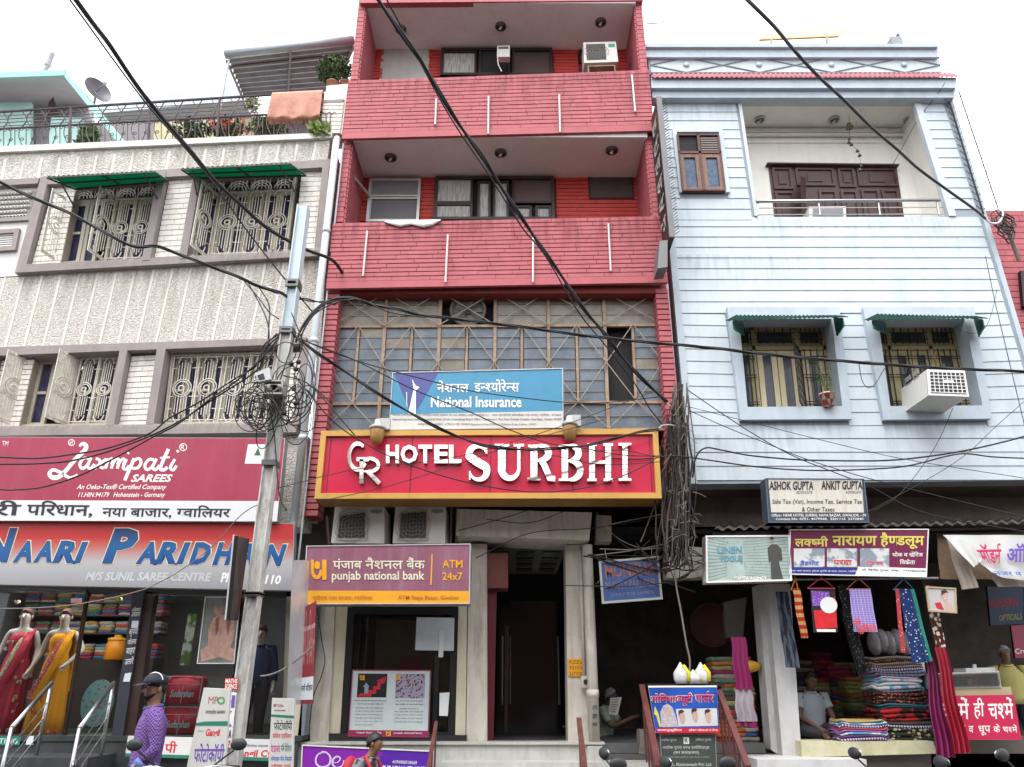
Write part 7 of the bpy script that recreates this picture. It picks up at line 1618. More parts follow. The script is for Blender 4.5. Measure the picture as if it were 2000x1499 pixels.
# round red tub hanging in the passage, pale cabinet
q = P(*cD((685, 700))[0], 12); one(MB().lathe(q, [(.3, 0), (.33, -.05), (.33, -.08), (.3, -.08), (.28, .05), (.01, .06)], 28, 'Y'), 'red_tub', mat('dull_red_plastic', (.05, .008, .006), .6), 'round dull red tub hung on the wall of the dim passage', 'tub', smooth=True)
sh(cD((760, 570), (890, 540), (870, 770), (775, 770)), .1, mat('grey_cupboard', (.17, .17, .16), .7), 'passage_cabinet', 11.9)
sh(cD((290, 1290), (345, 1290), (350, 1430), (285, 1430)), .3, mat('sack', (.2, .18, .15), .9, var=.4, scale=8), 'sack_pile', 10.9)
# ================= street pole, cables =================
YPo = 8.0
pt, pb = P(592, 405, YPo), P(455, 1499, YPo)
px_ = (pt.x + pb.x) / 2
PO = thing('street_pole', 'rust-streaked pale steel street pole wound with cables in front of the saree shop', 'pole', (px_, YPo, 0))
polem = mat('streaked_pole_paint', (.56, .57, .54), .6, var=.2, scale=5, dirt=1, dcol=(.2, .12, .07), ds=(12, 12, 3.5), bump=.3, bs=30); polet = mat('clean_pole_paint', (.52, .6, .64), .5, var=.08)
zm = P(560, 650, YPo).z
def hbeam(z0, z1, m, n_):   # rolled steel section: two flanges and a web
    g = MB(); g.box(px_ - .068, px_ - .054, YPo - .07, YPo + .07, z0, z1).box(px_ + .054, px_ + .068, YPo - .07, YPo + .07, z0, z1).box(px_ - .054, px_ + .054, YPo - .03, YPo - .015, z0, z1); return g.build(n_, m, PO)
hbeam(0, zm, polem, 'shaft'); hbeam(zm, pt.z, polet, 'upper_shaft')
for y_, h_ in ((565, .1), (655, .08), (912, .06), (1165, .04)): q = P(520, y_, YPo); MB().frame([Vector((px_ - .08, YPo - .085, q.z + h_)), Vector((px_ + .08, YPo - .085, q.z + h_)), Vector((px_ + .08, YPo - .085, q.z)), Vector((px_ - .08, YPo - .085, q.z))], .17, .03).build('clamp', mat('clamp_metal', (.15, .15, .15), .5, .6), PO)
# stickers on the lower shaft
def sticker(x0, y0, x1, y1, m, txts):
    w = W4([(x0, y0), (x1, y0), (x1 - (y1 - y0) * .1, y1), (x0 - (y1 - y0) * .1, y1)], YPo - .072); o = MB().pr(w, .003).build('sticker', m, PO)
    for s_, v0, v1, m_ in txts: text(s_, sub(w, .05, v0, .95, v1), m_, PO, off=.03, proud=.004)
ind_l = mat('indigo_letter', (.15, .08, .4)); 
sticker(440, 1325, 466, 1348, redl, (('MATHS', .05, .45, wht), ('SCIENCE', .5, .9, wht))); sticker(433, 1353, 462, 1460, wht, (('H', .05, .28, ind_l), ('K', .34, .62, ind_l), ('GUPTA', .68, .84, blk), ('94257', .88, .98, redl)))
# meter boxes
A = thing('cable_box', 'open grey cable box full of wires strapped to the street pole', 'box', P(530, 760, YPo - .2)); w = [P(*p, 7.75) for p in c4((1462, 748), (1578, 748), (1578, 828), (1465, 828))]; gb = mat('grey_box', (.4, .4, .34), .5, var=.2, dirt=.4)
MB().frame(w, .16, .02).pr(fw(w, -.15), .02).build('case', gb, A)
g = MB()
for k in range(14): p, q = bl(w, rnd.uniform(.1, .9), 1), bl(w, rnd.uniform(.1, .9), .1); g.tube(spline([p + Vector((0, .05, 0)), bl(w, rnd.random(), .5) + Vector((0, -.02, 0)), q + Vector((0, .08, 0))], 5), .006, 4)
g.build('wire', mat('pale_wire', (.35, .33, .3)), A)['kind'] = 'stuff'
A = thing('meter_box', 'tilted white meter box above the open cable box on the street pole', 'box', P(510, 735, 7.8)); w = [P(*p, 7.72) for p in c4((1420, 712), (1500, 678), (1512, 745), (1442, 760))]; MB().pr(w, .16).build('case', mat('meter_white', (.5, .52, .52), .5, dirt=.4), A); MB().pr(sub(w, .1, .35, .55, .85), .01, .008).build('window', black, A)
w = [P(*p, 7.8) for p in c4((1440, 790), (1468, 790), (1466, 900), (1438, 900))]; one(MB().pr(w, .1), 'connector_box', gb, 'small upright connector box below the meter box on the pole', 'box')
NC = [0]
def cable(lab, pts, r, m=None, twist=0, n=6, k=7, cat='cable', grp=None):
    sp_ = spline(pts, k)
    if not twist: return one(MB().tube(sp_, r, n), 'cable', m or wirem, lab, cat, grp, True)
    g = MB()
    for t in range(twist):
        L = 0; out = []
        for i, p in enumerate(sp_):
            if i: L += (sp_[i] - sp_[i - 1]).length
            a = L * 4 + t * 6.283 / twist; out.append(p + Vector((0, math.cos(a), math.sin(a))) * r * 1.1)
        g.tube(out, r, n)
    return one(g, 'cable', m or wirem, lab, cat, grp, True)
def Z(f, ps, Ya, Yb):
    pp = f(*ps); n = len(pp) - 1
    return [P(x, y, Ya + (Yb - Ya) * i / n) for i, (x, y) in enumerate(pp)]
cable('thick black cable from the top left corner sweeping down to the red parapet', Z(c1, ((380, -60), (510, 120), (610, 250), (750, 460), (865, 610), (1060, 840), (1200, 1010), (1350, 1150), (1500, 1280), (1700, 1390), (1850, 1450), (1915, 1530)), 5.2, 10.3), .026)
cable('thin wire running beside the thick cable at the top left', Z(c1, ((360, -40), (470, 110), (600, 290), (740, 480), (850, 620), (1010, 800), (1110, 920), (1240, 1090), (1380, 1290), (1550, 1510), (1750, 1750)), 5.3, 8.2), .009)
cable('thickest cable pair crossing the two hotel balconies diagonally', Z(lambda *p: p, ((725, -20), (782, 63), (824, 122), (859, 182), (898, 245), (943, 308), (978, 364), (1020, 427), (1055, 480), (1087, 525), (1142, 606), (1180, 651), (1217, 700), (1255, 741), (1304, 787)), 5.2, 10.1), .017, twist=2)
cable('thinner cable following the thick pair down to the window corner', Z(lambda *p: p, ((745, -20), (800, 83), (880, 230), (960, 350), (1020, 445), (1065, 500), (1130, 610), (1180, 672), (1240, 750), (1270, 800), (1297, 833)), 5.4, 10.1), .009)
cable('smooth thick cable from the top right down to the far right bracket', Z(c3, ((500, -70), (560, 0), (700, 140), (800, 260), (930, 400), (1060, 520), (1200, 660), (1340, 780), (1450, 880), (1600, 990), (1740, 1090), (1800, 1140)), 5.0, 10.2), .02)
cable('white sleeved cable end at the bracket beyond the blue building', Z(c3, ((1800, 1140), (1830, 1165), (1870, 1160), (1890, 1120), (1880, 1100), (1860, 1090)), 10.2, 10.3), .02, mat('white_sleeve', (.6, .6, .6)))
cable('twisted black cable from the left edge to the top of the street pole', Z(c4, ((-300, -480), (0, -355), (140, -285), (400, -175), (720, -5), (880, 5), (1040, 65), (1200, 125), (1340, 180), (1440, 225), (1560, 262), (1600, 285)), 7.0, 7.9), .0105, twist=3)
cable('cable splice continuing from the pole to the drain pipe', Z(c4, ((1620, 292), (1700, 300), (1760, 312), (1830, 320), (1870, 330)), 8.0, 9.5), .01, twist=2)
cable('twisted service cable from the pole across the louvred window to the right edge', Z(lambda *p: p, ((578, 668), (590, 640), (610, 612), (640, 590), (680, 582), (730, 596), (775, 604), (824, 616), (880, 622), (955, 631), (1030, 640), (1105, 651), (1180, 660), (1255, 668), (1325, 674), (1400, 681), (1475, 690), (1550, 698), (1625, 704), (1700, 710), (1812, 718), (1900, 722), (2060, 728)), 8.0, 8.8), .0105, twist=3)
cable('black cable looping under the service cable near the pole', Z(lambda *p: p, ((585, 675), (600, 630), (640, 598), (700, 585), (760, 610), (830, 620)), 8.0, 8.2), .008)
for i, (lab, ps, r_) in enumerate((('upper of three cables swooping left over the saree sign', ((1560, 490), (1470, 560), (1440, 660), (1300, 750), (1100, 880), (950, 960), (830, 1050), (600, 1130), (400, 1165), (200, 1187), (0, 1180), (-300, 1170)), .010),
    ('middle of three cables swooping left over the saree sign', ((1560, 500), (1480, 580), (1440, 690), (1200, 850), (1000, 980), (830, 1065), (600, 1150), (400, 1200), (200, 1217), (0, 1220), (-300, 1225)), .010), ('lowest of three cables swooping left below the script lettering', ((1560, 510), (1450, 640), (1300, 770), (1180, 850), (1000, 990), (850, 1070), (650, 1180), (450, 1280), (250, 1345), (100, 1362), (0, 1360), (-300, 1330)), .010))):
    cable(lab, Z(c4, ps, 7.95, 8.4), r_)
cable('thick double cable from the pole drooping under the silver hotel letters', Z(c5, ((-20, 355), (100, 450), (200, 515), (400, 650), (600, 770), (750, 850), (900, 912), (1000, 940), (1150, 955), (1300, 953), (1500, 935), (1650, 900), (1780, 865), (1885, 852)), 8.0, 9.6), .011, twist=2)
cable('thin cable from the pole over the blue insurance sign', Z(c5, ((-10, 365), (160, 440), (400, 520), (700, 600), (850, 640), (1000, 665), (1200, 690), (1400, 710), (1600, 712), (1900, 680)), 8.0, 9.8), .007)
cable('thin cable falling from the pole to the lower right of the hotel sign', Z(c5, ((0, 375), (300, 490), (600, 640), (900, 760), (1100, 850), (1300, 920), (1500, 950), (1700, 985), (1900, 990)), 8.0, 9.6), .007)
cable('long cable sagging along the bottom of the hotel lettering', Z(c5, ((-20, 560), (60, 660), (200, 820), (400, 950), (600, 1040), (800, 1105), (1000, 1150), (1200, 1175), (1400, 1170), (1600, 1130), (1800, 1045), (1900, 980)), 8.0, 9.5), .008)
for i, (lab, ps) in enumerate((('thin wire crossing the letters U and R of the hotel sign', ((1000, 930), (1200, 960), (1400, 1000), (1600, 1035), (1890, 1020))), ('thin wire crossing the upper hotel letters to the cable bundle', ((1350, 950), (1500, 965), (1700, 960), (1890, 1000))), ('thin wire just under the yellow frame of the hotel sign', ((-150, 1170), (300, 1060), (800, 1000), (1300, 860), (1895, 640))), ('faint wire slanting behind the insurance sign', ((100, 1230), (500, 1140), (900, 1010), (1200, 910), (1600, 800))))):
    cable(lab, Z(c5, ps, 9.5, 9.6), .005)
for lab, ps, Ya, Yb, r_ in (('black cable from the bundle rising along the foot of the blue wall', ((275, 1100), (290, 1000), (340, 948), (430, 960), (560, 985), (700, 1000), (850, 1010), (1100, 1015), (1300, 1012), (1500, 992), (1700, 960), (1900, 915), (2100, 860)), 10.2, 10.0, .012),
    ('second black cable below it over the blue wall', ((-200, 1000), (0, 1005), (180, 990), (350, 1010), (600, 1045), (900, 1065), (1200, 1058), (1400, 1040), (1600, 990), (1700, 978), (1850, 995), (2100, 1005)), 9.8, 9.9, .010),
    ('wire slanting down from the top of the cable bundle to the advocates sign', ((240, 640), (400, 750), (600, 880), (800, 990), (1000, 1070), (1200, 1150), (1500, 1290), (2100, 1400)), 10.2, 10.0, .007),
    ('wire slanting from the cable bundle across the lower blue wall', ((250, 750), (450, 840), (650, 920), (850, 1000), (1100, 1080), (1400, 1160), (2100, 1330)), 10.2, 9.9, .006),
    ('thin wire from the cable bundle across the blue wall to the right edge', ((240, 730), (600, 820), (1000, 920), (1400, 1010), (2100, 1120)), 10.2, 9.9, .0045),
    ('hanging wire in front of the right end of the blue wall', ((1800, -50), (1850, 190), (1900, 400), (1960, 650), (2020, 900)), 10.2, 10.0, .006), ('thin wire falling from the window cooler to the shop awning', ((1630, 740), (1560, 900), (1480, 1030), (1340, 1200), (1190, 1290)), 10.0, 10.1, .0045),
    ('thin wire rising to the right from the advocates sign', ((1170, 1290), (1500, 1110), (1700, 980), (1860, 830), (2100, 620)), 9.8, 9.6, .0045), ('small loop of wire between the two blue wall windows', ((1140, 505), (1155, 590), (1185, 632), (1225, 615), (1270, 540), (1300, 525)), 8.7, 8.7, .005),
    ('wire hanging from the right green awning', ((1640, 320), (1720, 350), (1790, 330), (1830, 250), (1860, 120)), 9.8, 10.3, .004)):
    cable(lab, Z(c6, ps, Ya, Yb), r_)
cable('thin wire from the balcony door of the blue building up to its cornice', Z(c3, ((1300, 885), (1350, 800), (1420, 670), (1480, 580), (1550, 490), (1590, 430)), 10.9, 10.2), .005)
cable('thin pale wire against the sky at the right edge', Z(c3, ((2030, 300), (1960, 520), (1830, 830), (1760, 1040)), 9, 10.2), .004, wireg)
cable('grey wire across the top of the saree shop window', Z(cA, ((-100, 600), (100, 603), (350, 590), (600, 550), (800, 500), (870, 470), (1000, 400), (1190, 260), (1380, 60), (1560, -20)), 10.3, 8.2), .006, wireg)
cable('grey hose looping out of the aluminium sign towards the shop window', Z(cA, ((1470, 985), (1530, 975), (1600, 945), (1680, 890), (1760, 820)), 9.9, 9.6), .010, wireg)
cable('hanging black wire in front of the bank pillar', Z(cB, ((170, 600), (185, 700), (200, 800), (215, 900), (190, 1000), (150, 1100), (130, 1250)), 10.3, 10.6), .007)
cable('vertical grey cable hanging down from the cable bundle to the parlour banner', Z(cD, ((470, 0), (480, 250), (490, 450), (520, 620), (550, 800), (570, 900), (565, 1000)), 10.1, 10.3), .012, wireg)
for i, ps in enumerate((((100, 165), (350, 95), (525, 40)), ((260, 100), (500, 120), (715, 50)), ((200, 320), (500, 180), (860, 150), (1250, 90)), ((880, 60), (980, 190), (1120, 260), (1270, 265)), ((860, 305), (1060, 280), (1270, 240)), ((900, 268), (1080, 272), (1280, 262)), ((1130, 230), (1180, 100), (1220, -20)), ((960, 130), (1100, 100), (1270, 70)))):
    cable(('slack wire under the hotel sign above the entrance', 'slack wire drooping over the cream lintel', 'long wire running from the lintel to the cable bundle', 'drooping wire above the parlour board', 'stiff rod-like wire just above the parlour board', 'second rod-like wire above the parlour board', 'steep wire rising behind the cable bundle', 'straight wire above the parlour board')[i], Z(cC, ps, 10.3, 10.35), .006 if i < 4 else .009, wireg if i > 2 else wirem)
for k in range(9):
    pass
# coils around the pole
g = MB(); CO = thing('cable_coils', 'tangled black coils of spare cable hanging around the street pole', 'cable', P(520, 800, 7.8))
for k in range(26):
    cx_, cy_ = (rnd.gauss(1440, 45), rnd.gauss(920, 50)) if k < 15 else (rnd.gauss(1640, 45), rnd.gauss(800, 95)); ra, rb_2 = rnd.uniform(40, 95), rnd.uniform(60, 150); th = rnd.uniform(-.4, .4)
    pts = []
    for i in range(18):
        a = i / 17 * 6.283 * rnd.uniform(.96, 1.0) + k; x = ra * math.cos(a); y = rb_2 * math.sin(a) * (.75 if math.sin(a) < 0 else 1)
        pts.append(P(*c4((cx_ + x * math.cos(th) - y * math.sin(th), cy_ + x * math.sin(th) + y * math.cos(th)))[0], 7.7 + .08 * math.sin(a + k) + k * .006))
    MB().tube(spline(pts, 3), .006, 5).build('coil', wirem, CO, True)
tails = (((1545, 490), (1500, 540), (1440, 640), (1440, 760), (1400, 830), (1360, 860)), ((1560, 490), (1520, 600), (1450, 700), (1450, 830)), ((1640, 490), (1680, 560), (1660, 650), (1640, 750), (1650, 900), (1600, 990), (1540, 1010)), ((1650, 500), (1700, 600), (1740, 700), (1745, 830), (1700, 900), (1620, 900), (1560, 850)), ((1660, 510), (1740, 640), (1755, 800), (1720, 920), (1640, 985), (1560, 960)), ((1440, 225), (1500, 330), (1500, 440), (1495, 520)), ((1350, 185), (1440, 290), (1500, 370), (1555, 410)), ((1380, 200), (1470, 370), (1500, 470), (1498, 560)), ((1625, 375), (1660, 460), (1690, 540)), ((1640, 520), (1600, 640), (1560, 760)), ((1500, 880), (1530, 1060), (1540, 1200), (1560, 1400), (1600, 1480)), ((1520, 880), (1600, 1000), (1620, 880), (1720, 780), (1850, 880)), ((1580, 725), (1700, 760), (1800, 850), (1980, 1060)), ((1680, 500), (1740, 400), (1830, 320), (1990, 298)), ((1675, 510), (1720, 420), (1800, 330), (1900, 305)))
for ps in tails: MB().tube(spline(Z(c4, ps, 7.85, 7.85), 6), .0075, 5).build('strand', wirem, CO, True)
for x_, y_ in ((1625, 660), (1665, 650), (1650, 690), (1640, 800), (1585, 935), (1650, 880)): MB().ell(P(*c4((x_, y_))[0], 7.75), .03, .03, .03, 8, 6).build('connector', black, CO)
for a_, b_ in (((1490, 238), (1555, 262)),): MB().tube(Z(c4, (a_, b_), 7.9, 7.9), .028, 8).build('splice', mat('splice_white', (.45, .48, .5)), CO)
# bundle of old cables down the corner between hotel and blue building
BU = thing('cable_bundle', 'thick matted bundle of old brown cables down the corner beside the hotel sign', 'cable', P(1330, 1000, 10.2)); bm_ = [mat('old_cable_brown', (.055, .038, .03), .9, var=.5, scale=20), mat('old_cable_dark', (.03, .025, .025), .9, var=.3), mat('old_cable_grey', (.10, .082, .068), .9, var=.3)]
for k in range(64):
    x0 = rnd.gauss(1327, 8) if k % 3 else rnd.gauss(1312, 12); yt = rnd.uniform(745, 830) if k % 3 else rnd.uniform(785, 900); pts = []
    spread = rnd.gauss(0, 1)
    for i in range(9):
        t = i / 8; y_ = yt + (1075 + rnd.uniform(-30, 40) - yt) * t
        pts.append(P(x0 + 9 * math.sin(t * 5 + k) * rnd.uniform(.3, 1) + t * (6 + spread * 12) - (t ** 3) * max(spread, 0) * 10, y_, 10.0 + .14 * math.sin(k * 1.7) + rnd.uniform(-.03, .03)))
    MB().tube(spline(pts, 3), rnd.choice((.009, .012, .015, .007)), 5).build('strand', bm_[k % 3 if rnd.random() > .3 else 1], BU, True)
g = MB()
for k in range(110):
    y_ = rnd.uniform(760, 1090); x_ = rnd.gauss(1330 + (y_ - 760) * .02, 13); p = P(x_, y_, 9.85 + rnd.uniform(-.05, .1)); d = Vector((rnd.gauss(0, .06), rnd.gauss(0, .03), rnd.gauss(-.05, .08)))
    g.tube([p, p + d, p + d * 1.5 + Vector((rnd.gauss(0, .04), 0, rnd.gauss(0, .04)))], .004, 4)
g.build('frayed_wire', mat('frayed_wire', (.18, .16, .13), .8), BU)['kind'] = 'stuff'
for k in range(16):
    ps = [(rnd.gauss(1320, 14), 1050), (rnd.gauss(1320, 40), 1100 + rnd.uniform(-20, 20)), (rnd.gauss(1290, 70), 1120 + rnd.uniform(-60, 60)), (rnd.gauss(1300, 90), 1090 + rnd.uniform(-50, 70))]
    MB().tube(spline([P(x, y, 10.15 + rnd.uniform(0, .3)) for x, y in ps], 6), rnd.choice((.007, .01)), 5).build('strand', bm_[k % 3], BU, True)
cable('grey sheathed cable bent over the corner of the hotel sign', Z(c6, ((80, 870), (110, 835), (150, 828), (185, 830), (200, 790), (170, 740), (120, 700)), 9.7, 10.1), .012, mat('pale_wire', (.35, .33, .3)))
# bracket and knot past the blue corner
A = thing('cable_bracket', 'iron bracket with knotted cables on the far red house', 'bracket', P(1960, 440, 10.4)); MB().bar(P(*c3((1880, 1110))[0], 10.3), P(*c3((1975, 1360))[0], 10.5), .035).build('arm', mat('old_timber', (.2, .16, .13), .9), A)
for k in range(7):
    c = P(*c3((1905 + rnd.gauss(0, 15), 1170 + rnd.gauss(0, 30)))[0], 10.25); MB().tube([c + Vector((rnd.uniform(.08, .16) * math.cos(i * .8 + k), .02 * math.sin(i), rnd.uniform(.12, .2) * math.sin(i * .8 + k))) for i in range(8)], .012, 5, closed=True).build('loop', wirem, A, True)
# projecting thin black sign box on the pole
S = thing('pole_sign', 'narrow black and white sign box fixed edge-on to the street pole', 'sign', P(465, 1215, 7.9)); w = [P(*p, y_) for p, y_ in zip(cA((1322, 190), (1386, 205), (1320, 668), (1275, 668)), (7.6, 7.95, 7.95, 7.6))]
MB().hexa(w, [p + Vector((.02, .06, 0)) for p in w]).build('face', mat('black_flex', (.02, .02, .022), .35), S); MB().hexa([w[0], w[0].lerp(w[1], .22), w[3].lerp(w[2], .18), w[3]], [p + Vector((-.005, -.03, 0)) for p in (w[0], w[0].lerp(w[1], .22), w[3].lerp(w[2], .18), w[3])]).build('edge', white, S)
# leaning photocopy boards
bw_ = mat('board_white', (.6, .6, .57), .5, var=.06, dirt=.2); grs = mat('green_stripe', (.02, .2, .13))
S, w = sign('photocopy_board', 'white photocopy board with a green band leaning just left of the street pole', 'board', cA((1150, 1050), (1300, 1058), (1262, 1560), (1040, 1560)), 7.4, .04, bw_, white)
def TA(s, b, m, S, Y, k=0, **kk): return text(s, W4(cA((b[0] + k, b[1]), (b[2] + k, b[1]), (b[2], b[3]), (b[0], b[3])), Y), m, S, **kk)
poly([(.0, .4), (.3, .38), (1, .37), (1, .42), (.0, .43)], w, grs, S); TA('MP', (1175, 1100, 1228, 1142), mat('brick_letter', (.35, .06, .05)), S, 7.4, 4); circ(400 + 32, 1369, 6, mat('leaf_letter', (.1, .35, .12)), S, 7.4, 4)
TA('मध्यप्रदेश सरकार', (1158, 1172, 1270, 1200), blk, S, 7.4, 4, off=.01); TA('Gangil', (1158, 1282, 1240, 1335), redl, S, 7.4, 5, off=.03, shear=.2); TA('फोटोकॉपी', (1092, 1365, 1262, 1470), ind_l, S, 7.4, 10, off=.02, shear=.1); TA('अधिकृत केन्द्र', (1118, 1290, 1150, 1300), blk, S, 7.4)
S, w = sign('service_board', 'tall white service board with red, green and blue Hindi lines right of the pole', 'board', cA((1535, 1108), (1662, 1112), (1650, 1560), (1510, 1560)), 8.9, .04, bw_, white)
poly([(0, .21), (1, .22), (1, .255), (0, .24)], w, grs, S)
for s_, b, m_ in (('MP Online', (1545, 1140, 1600, 1160), mat('brick_letter', (.35, .06, .05))), ('मध्यप्रदेश सरकार', (1548, 1172, 1612, 1184), blk), ('फोटोकॉपी', (1546, 1232, 1648, 1288), blk), ('कॉलेज एडमिशन', (1538, 1302, 1646, 1342), redl), ('पेड डाउनलोड', (1528, 1362, 1580, 1415), mat('magenta_letter', (.5, .03, .25))), ('फॉर्म डिजिटल', (1584, 1362, 1646, 1410), grs), ('ऑनलाइन फीस निकासी', (1528, 1432, 1646, 1468), bluett), ('परीक्षा फार्म', (1530, 1478, 1640, 1499), redl)): TA(s_, b, m_, S, 8.9, off=.012)

# ================= people, mannequins =================
def skinmesh(name, V, E, rad, m, parent, lv=2):
    me = bpy.data.meshes.new(name); org = ORG[parent.name]; me.from_pydata([Vector(v) for v in V], E, []); o = bpy.data.objects.new(name, me); col.objects.link(o); o.parent = parent; ORG[o.name] = org
    me.materials.append(m); md = o.modifiers.new('s', 'SKIN'); md.use_smooth_shade = True
    if not me.skin_vertices: me.attributes  # created with the modifier
    if len(me.skin_vertices) == 0:
        import bmesh
        bm = bmesh.new(); bm.from_mesh(me); bm.verts.layers.skin.verify(); bm.to_mesh(me); bm.free()
    for i, r_ in enumerate(rad): me.skin_vertices[0].data[i].radius = r_ if isinstance(r_, tuple) else (r_, r_); me.skin_vertices[0].data[i].use_root = i == 0
    md2 = o.modifiers.new('u', 'SUBSURF'); md2.levels = lv; md2.render_levels = lv; return o
def person(lab, loc, yaw, J, skin, top, hair, bottom=None, sleeve=.6, name='person', beard=None, cap=None, cat='person', head_yaw=0, sc_=1.0, hairlong=False, mann=False):
    """J: joint positions facing -Y. keys: pel, che, nec, hea, sho/elb/wri (L,R), hip/kne/ank (L,R)"""
    A = thing(name, lab, cat, loc); A.rotation_euler = (0, 0, R(yaw)); A.scale = (sc_,) * 3; ORG[A.name] = Vector((0, 0, 0))
    v = lambda k: Vector(J[k]); V = [v('pel'), v('che'), v('nec'), v('hea') + Vector((0, 0, -.07)), v('hea'), v('hea') + Vector((0, 0, .06))]; E = [(0, 1), (1, 2), (2, 3), (3, 4), (4, 5)]
    rad = [(.12, .085), (.115, .075), .05, (.062, .075), (.078, .095), (.06, .075)]
    for s_ in 'LR':
        n = len(V); sh_, el, wr = v('sho' + s_), v('elb' + s_), v('wri' + s_); d = (wr - el).normalized(); hd = wr + d * .07
        V += [sh_, el, wr, hd]; E += [(1, n), (n, n + 1), (n + 1, n + 2), (n + 2, n + 3)]; rad += [.05, .042, .027, (.042, .018)]
        for k in range(4):
            o_ = d.orthogonal().normalized() * .02 * (k - 1.5); V += [hd + o_ * .8 + d * .03, hd + o_ + d * (.07 + .01 * (k in (1, 2))) + Vector((0, 0, -.005))]; m_ = len(V); E += [(n + 3, m_ - 2), (m_ - 2, m_ - 1)]; rad += [.0095, .008]
        V += [hd + Vector((0, -.03, 0)), hd + Vector((0, -.045, 0)) + d * .03]; m_ = len(V); E += [(n + 3, m_ - 2), (m_ - 2, m_ - 1)]; rad += [.011, .009]
        n = len(V); V += [v('hip' + s_), v('kne' + s_), v('ank' + s_), v('ank' + s_) + Vector((0, -.14, -.03))]; E += [(0, n), (n, n + 1), (n + 1, n + 2), (n + 2, n + 3)]; rad += [.085, .055, .035, .03]
    skinmesh('body', V, E, rad, skin, A)
    h = v('hea'); rot = Matrix.Rotation(R(head_yaw), 3, 'Z'); f = lambda x, y, z: h + rot @ Vector((x, y, z))
    MB().loft([[f(.014 * s_ * math.cos(k * 1.05), -.088 - dy + .012 * s_ * math.sin(k * 1.05), z) for k in range(6)] for s_, dy, z in ((.4, 0, .03), (.8, .012, .0), (1.1, .024, -.022), (.6, .01, -.032))]).build('nose', skin, A, True)
    for s_ in (-1, 1):
        MB().ell(f(s_ * .031, -.085, .02), .012, .008, .006, 8, 6).build('eye', mat('eye_white', (.5, .48, .45), .3), A, True); MB().ell(f(s_ * .031, -.092, .02), .005, .004, .005, 6, 5).build('pupil', black, A)
        MB().ell(f(s_ * .032, -.088, .036), .019, .008, .004, 8, 5).build('eyebrow', hair, A); MB().ell(f(s_ * .08, .0, 0), .01, .02, .03, 8, 6).build('ear', skin, A, True)
    MB().ell(f(0, -.088, -.05), .024, .008, .007, 8, 6).build('mouth', mat('lip', (.25, .09, .07), .5), A)
    g = MB(); rings = []
    for i in range(8):
        ring_ = []
        for k in range(18):
            a = 2 * math.pi * k / 18; t = i / 7 * (1.62 + .5 * math.sin(a) - .18 * max(0, -math.sin(a))); q = math.sin(t); zz = .118 * math.cos(t) + .012
            ring_.append(f(.088 * q * math.cos(a), .108 * q * math.sin(a) + .008, zz + .003 * math.sin(k * 5 + i)))
        rings.append(ring_)
    g.loft(rings); g.build('hair', hair, A, True)
    if beard:
        g = MB(); rings = []
        for z_, r_ in ((-.066, .062), (-.08, .058), (-.098, .044), (-.108, .02)): rings.append([f(r_ * math.cos(a), -.016 + (r_ * 1.2) * math.sin(a), z_ + .03 * abs(math.cos(a)) ** 2) for a in [R(180 + k * 18) for k in range(11)]])
        g.loft(rings, False, False); g.build('beard', beard, A, True)
    if cap:
        g = MB(); rings = [[f(.094 * s_ * math.cos(a), .112 * s_ * math.sin(a), z_) for a in [k * .349 for k in range(18)]] for s_, z_ in ((1, .045), (1.0, .075), (.86, .11), (.55, .135), (.05, .145))]; g.loft(rings).build('cap', cap, A, True)
        MB().hexa([f(-.07, -.09, .055), f(.07, -.09, .055), f(.055, -.19, .035), f(-.055, -.19, .035)], [f(-.07, -.09, .045), f(.07, -.09, .045), f(.055, -.19, .028), f(-.055, -.19, .028)]).build('peak', cap, A)
        MB().tube([f(.094 * math.cos(a) * (1 - .0 * t), -.02, .06 + .085 * math.sin(a)) + rot @ Vector((0, .03 * math.cos(a), 0)) for a, t in [(R(15 + k * 15), k) for k in range(11)]], .006, 5).build('cap_piping', wht, A)
    # shirt: lofted torso and sleeves
    if top:
        pl, ch, ne = v('pel'), v('che'), v('nec'); sw_ = (v('shoL') - v('shoR')).length / 2
        rings = []
        for t, rx, ry in ((-.12, .185, .135), (.15, .18, .13), (.5, .185, .13), (.8, .2, .128), (1.0, sw_ + .015, .12), (1.12, sw_ * .85, .09), (1.22, .075, .075)):
            c = pl.lerp(ch, t) if t <= 1 else ch.lerp(ne, (t - 1) / .26)
            rings.append([c + Vector((rx * math.cos(k * .314) * (1 + .02 * math.sin(k * 3 + t * 20)), ry * math.sin(k * .314) * (1 + .03 * math.sin(k * 4 + t * 13)), 0)) for k in range(20)])
        MB().loft(rings).build('shirt', top, A, True)
        for s_ in 'LR':
            sh_, el, wr = v('sho' + s_), v('elb' + s_), v('wri' + s_); e = el.lerp(wr, max(sleeve - .5, 0) * 2) if sleeve > .5 else sh_.lerp(el, sleeve * 2)
            pts = [sh_.lerp(ch, .25), sh_, sh_.lerp(el, .5)] + ([el, e] if sleeve > .5 else [e]); rr = [.075, .078, .066] + ([.056, .052] if sleeve > .5 else [.068]); MB().tube(pts, rr, 12).build('sleeve', top, A, True)
            if sleeve > .5 and not mann: MB().tube([e - (e - el).normalized() * .02, e + (e - el).normalized() * .03], .057, 12).build('cuff', mat('blue_cuff', (.12, .16, .4), .8), A, True)
        MB().tube([ne + Vector((.07 * math.cos(k * .52), .075 * math.sin(k * .52) - .005, -.02 + .015 * math.sin(k * .52))) for k in range(12)], .014, 6, closed=True).build('collar', top, A, True)
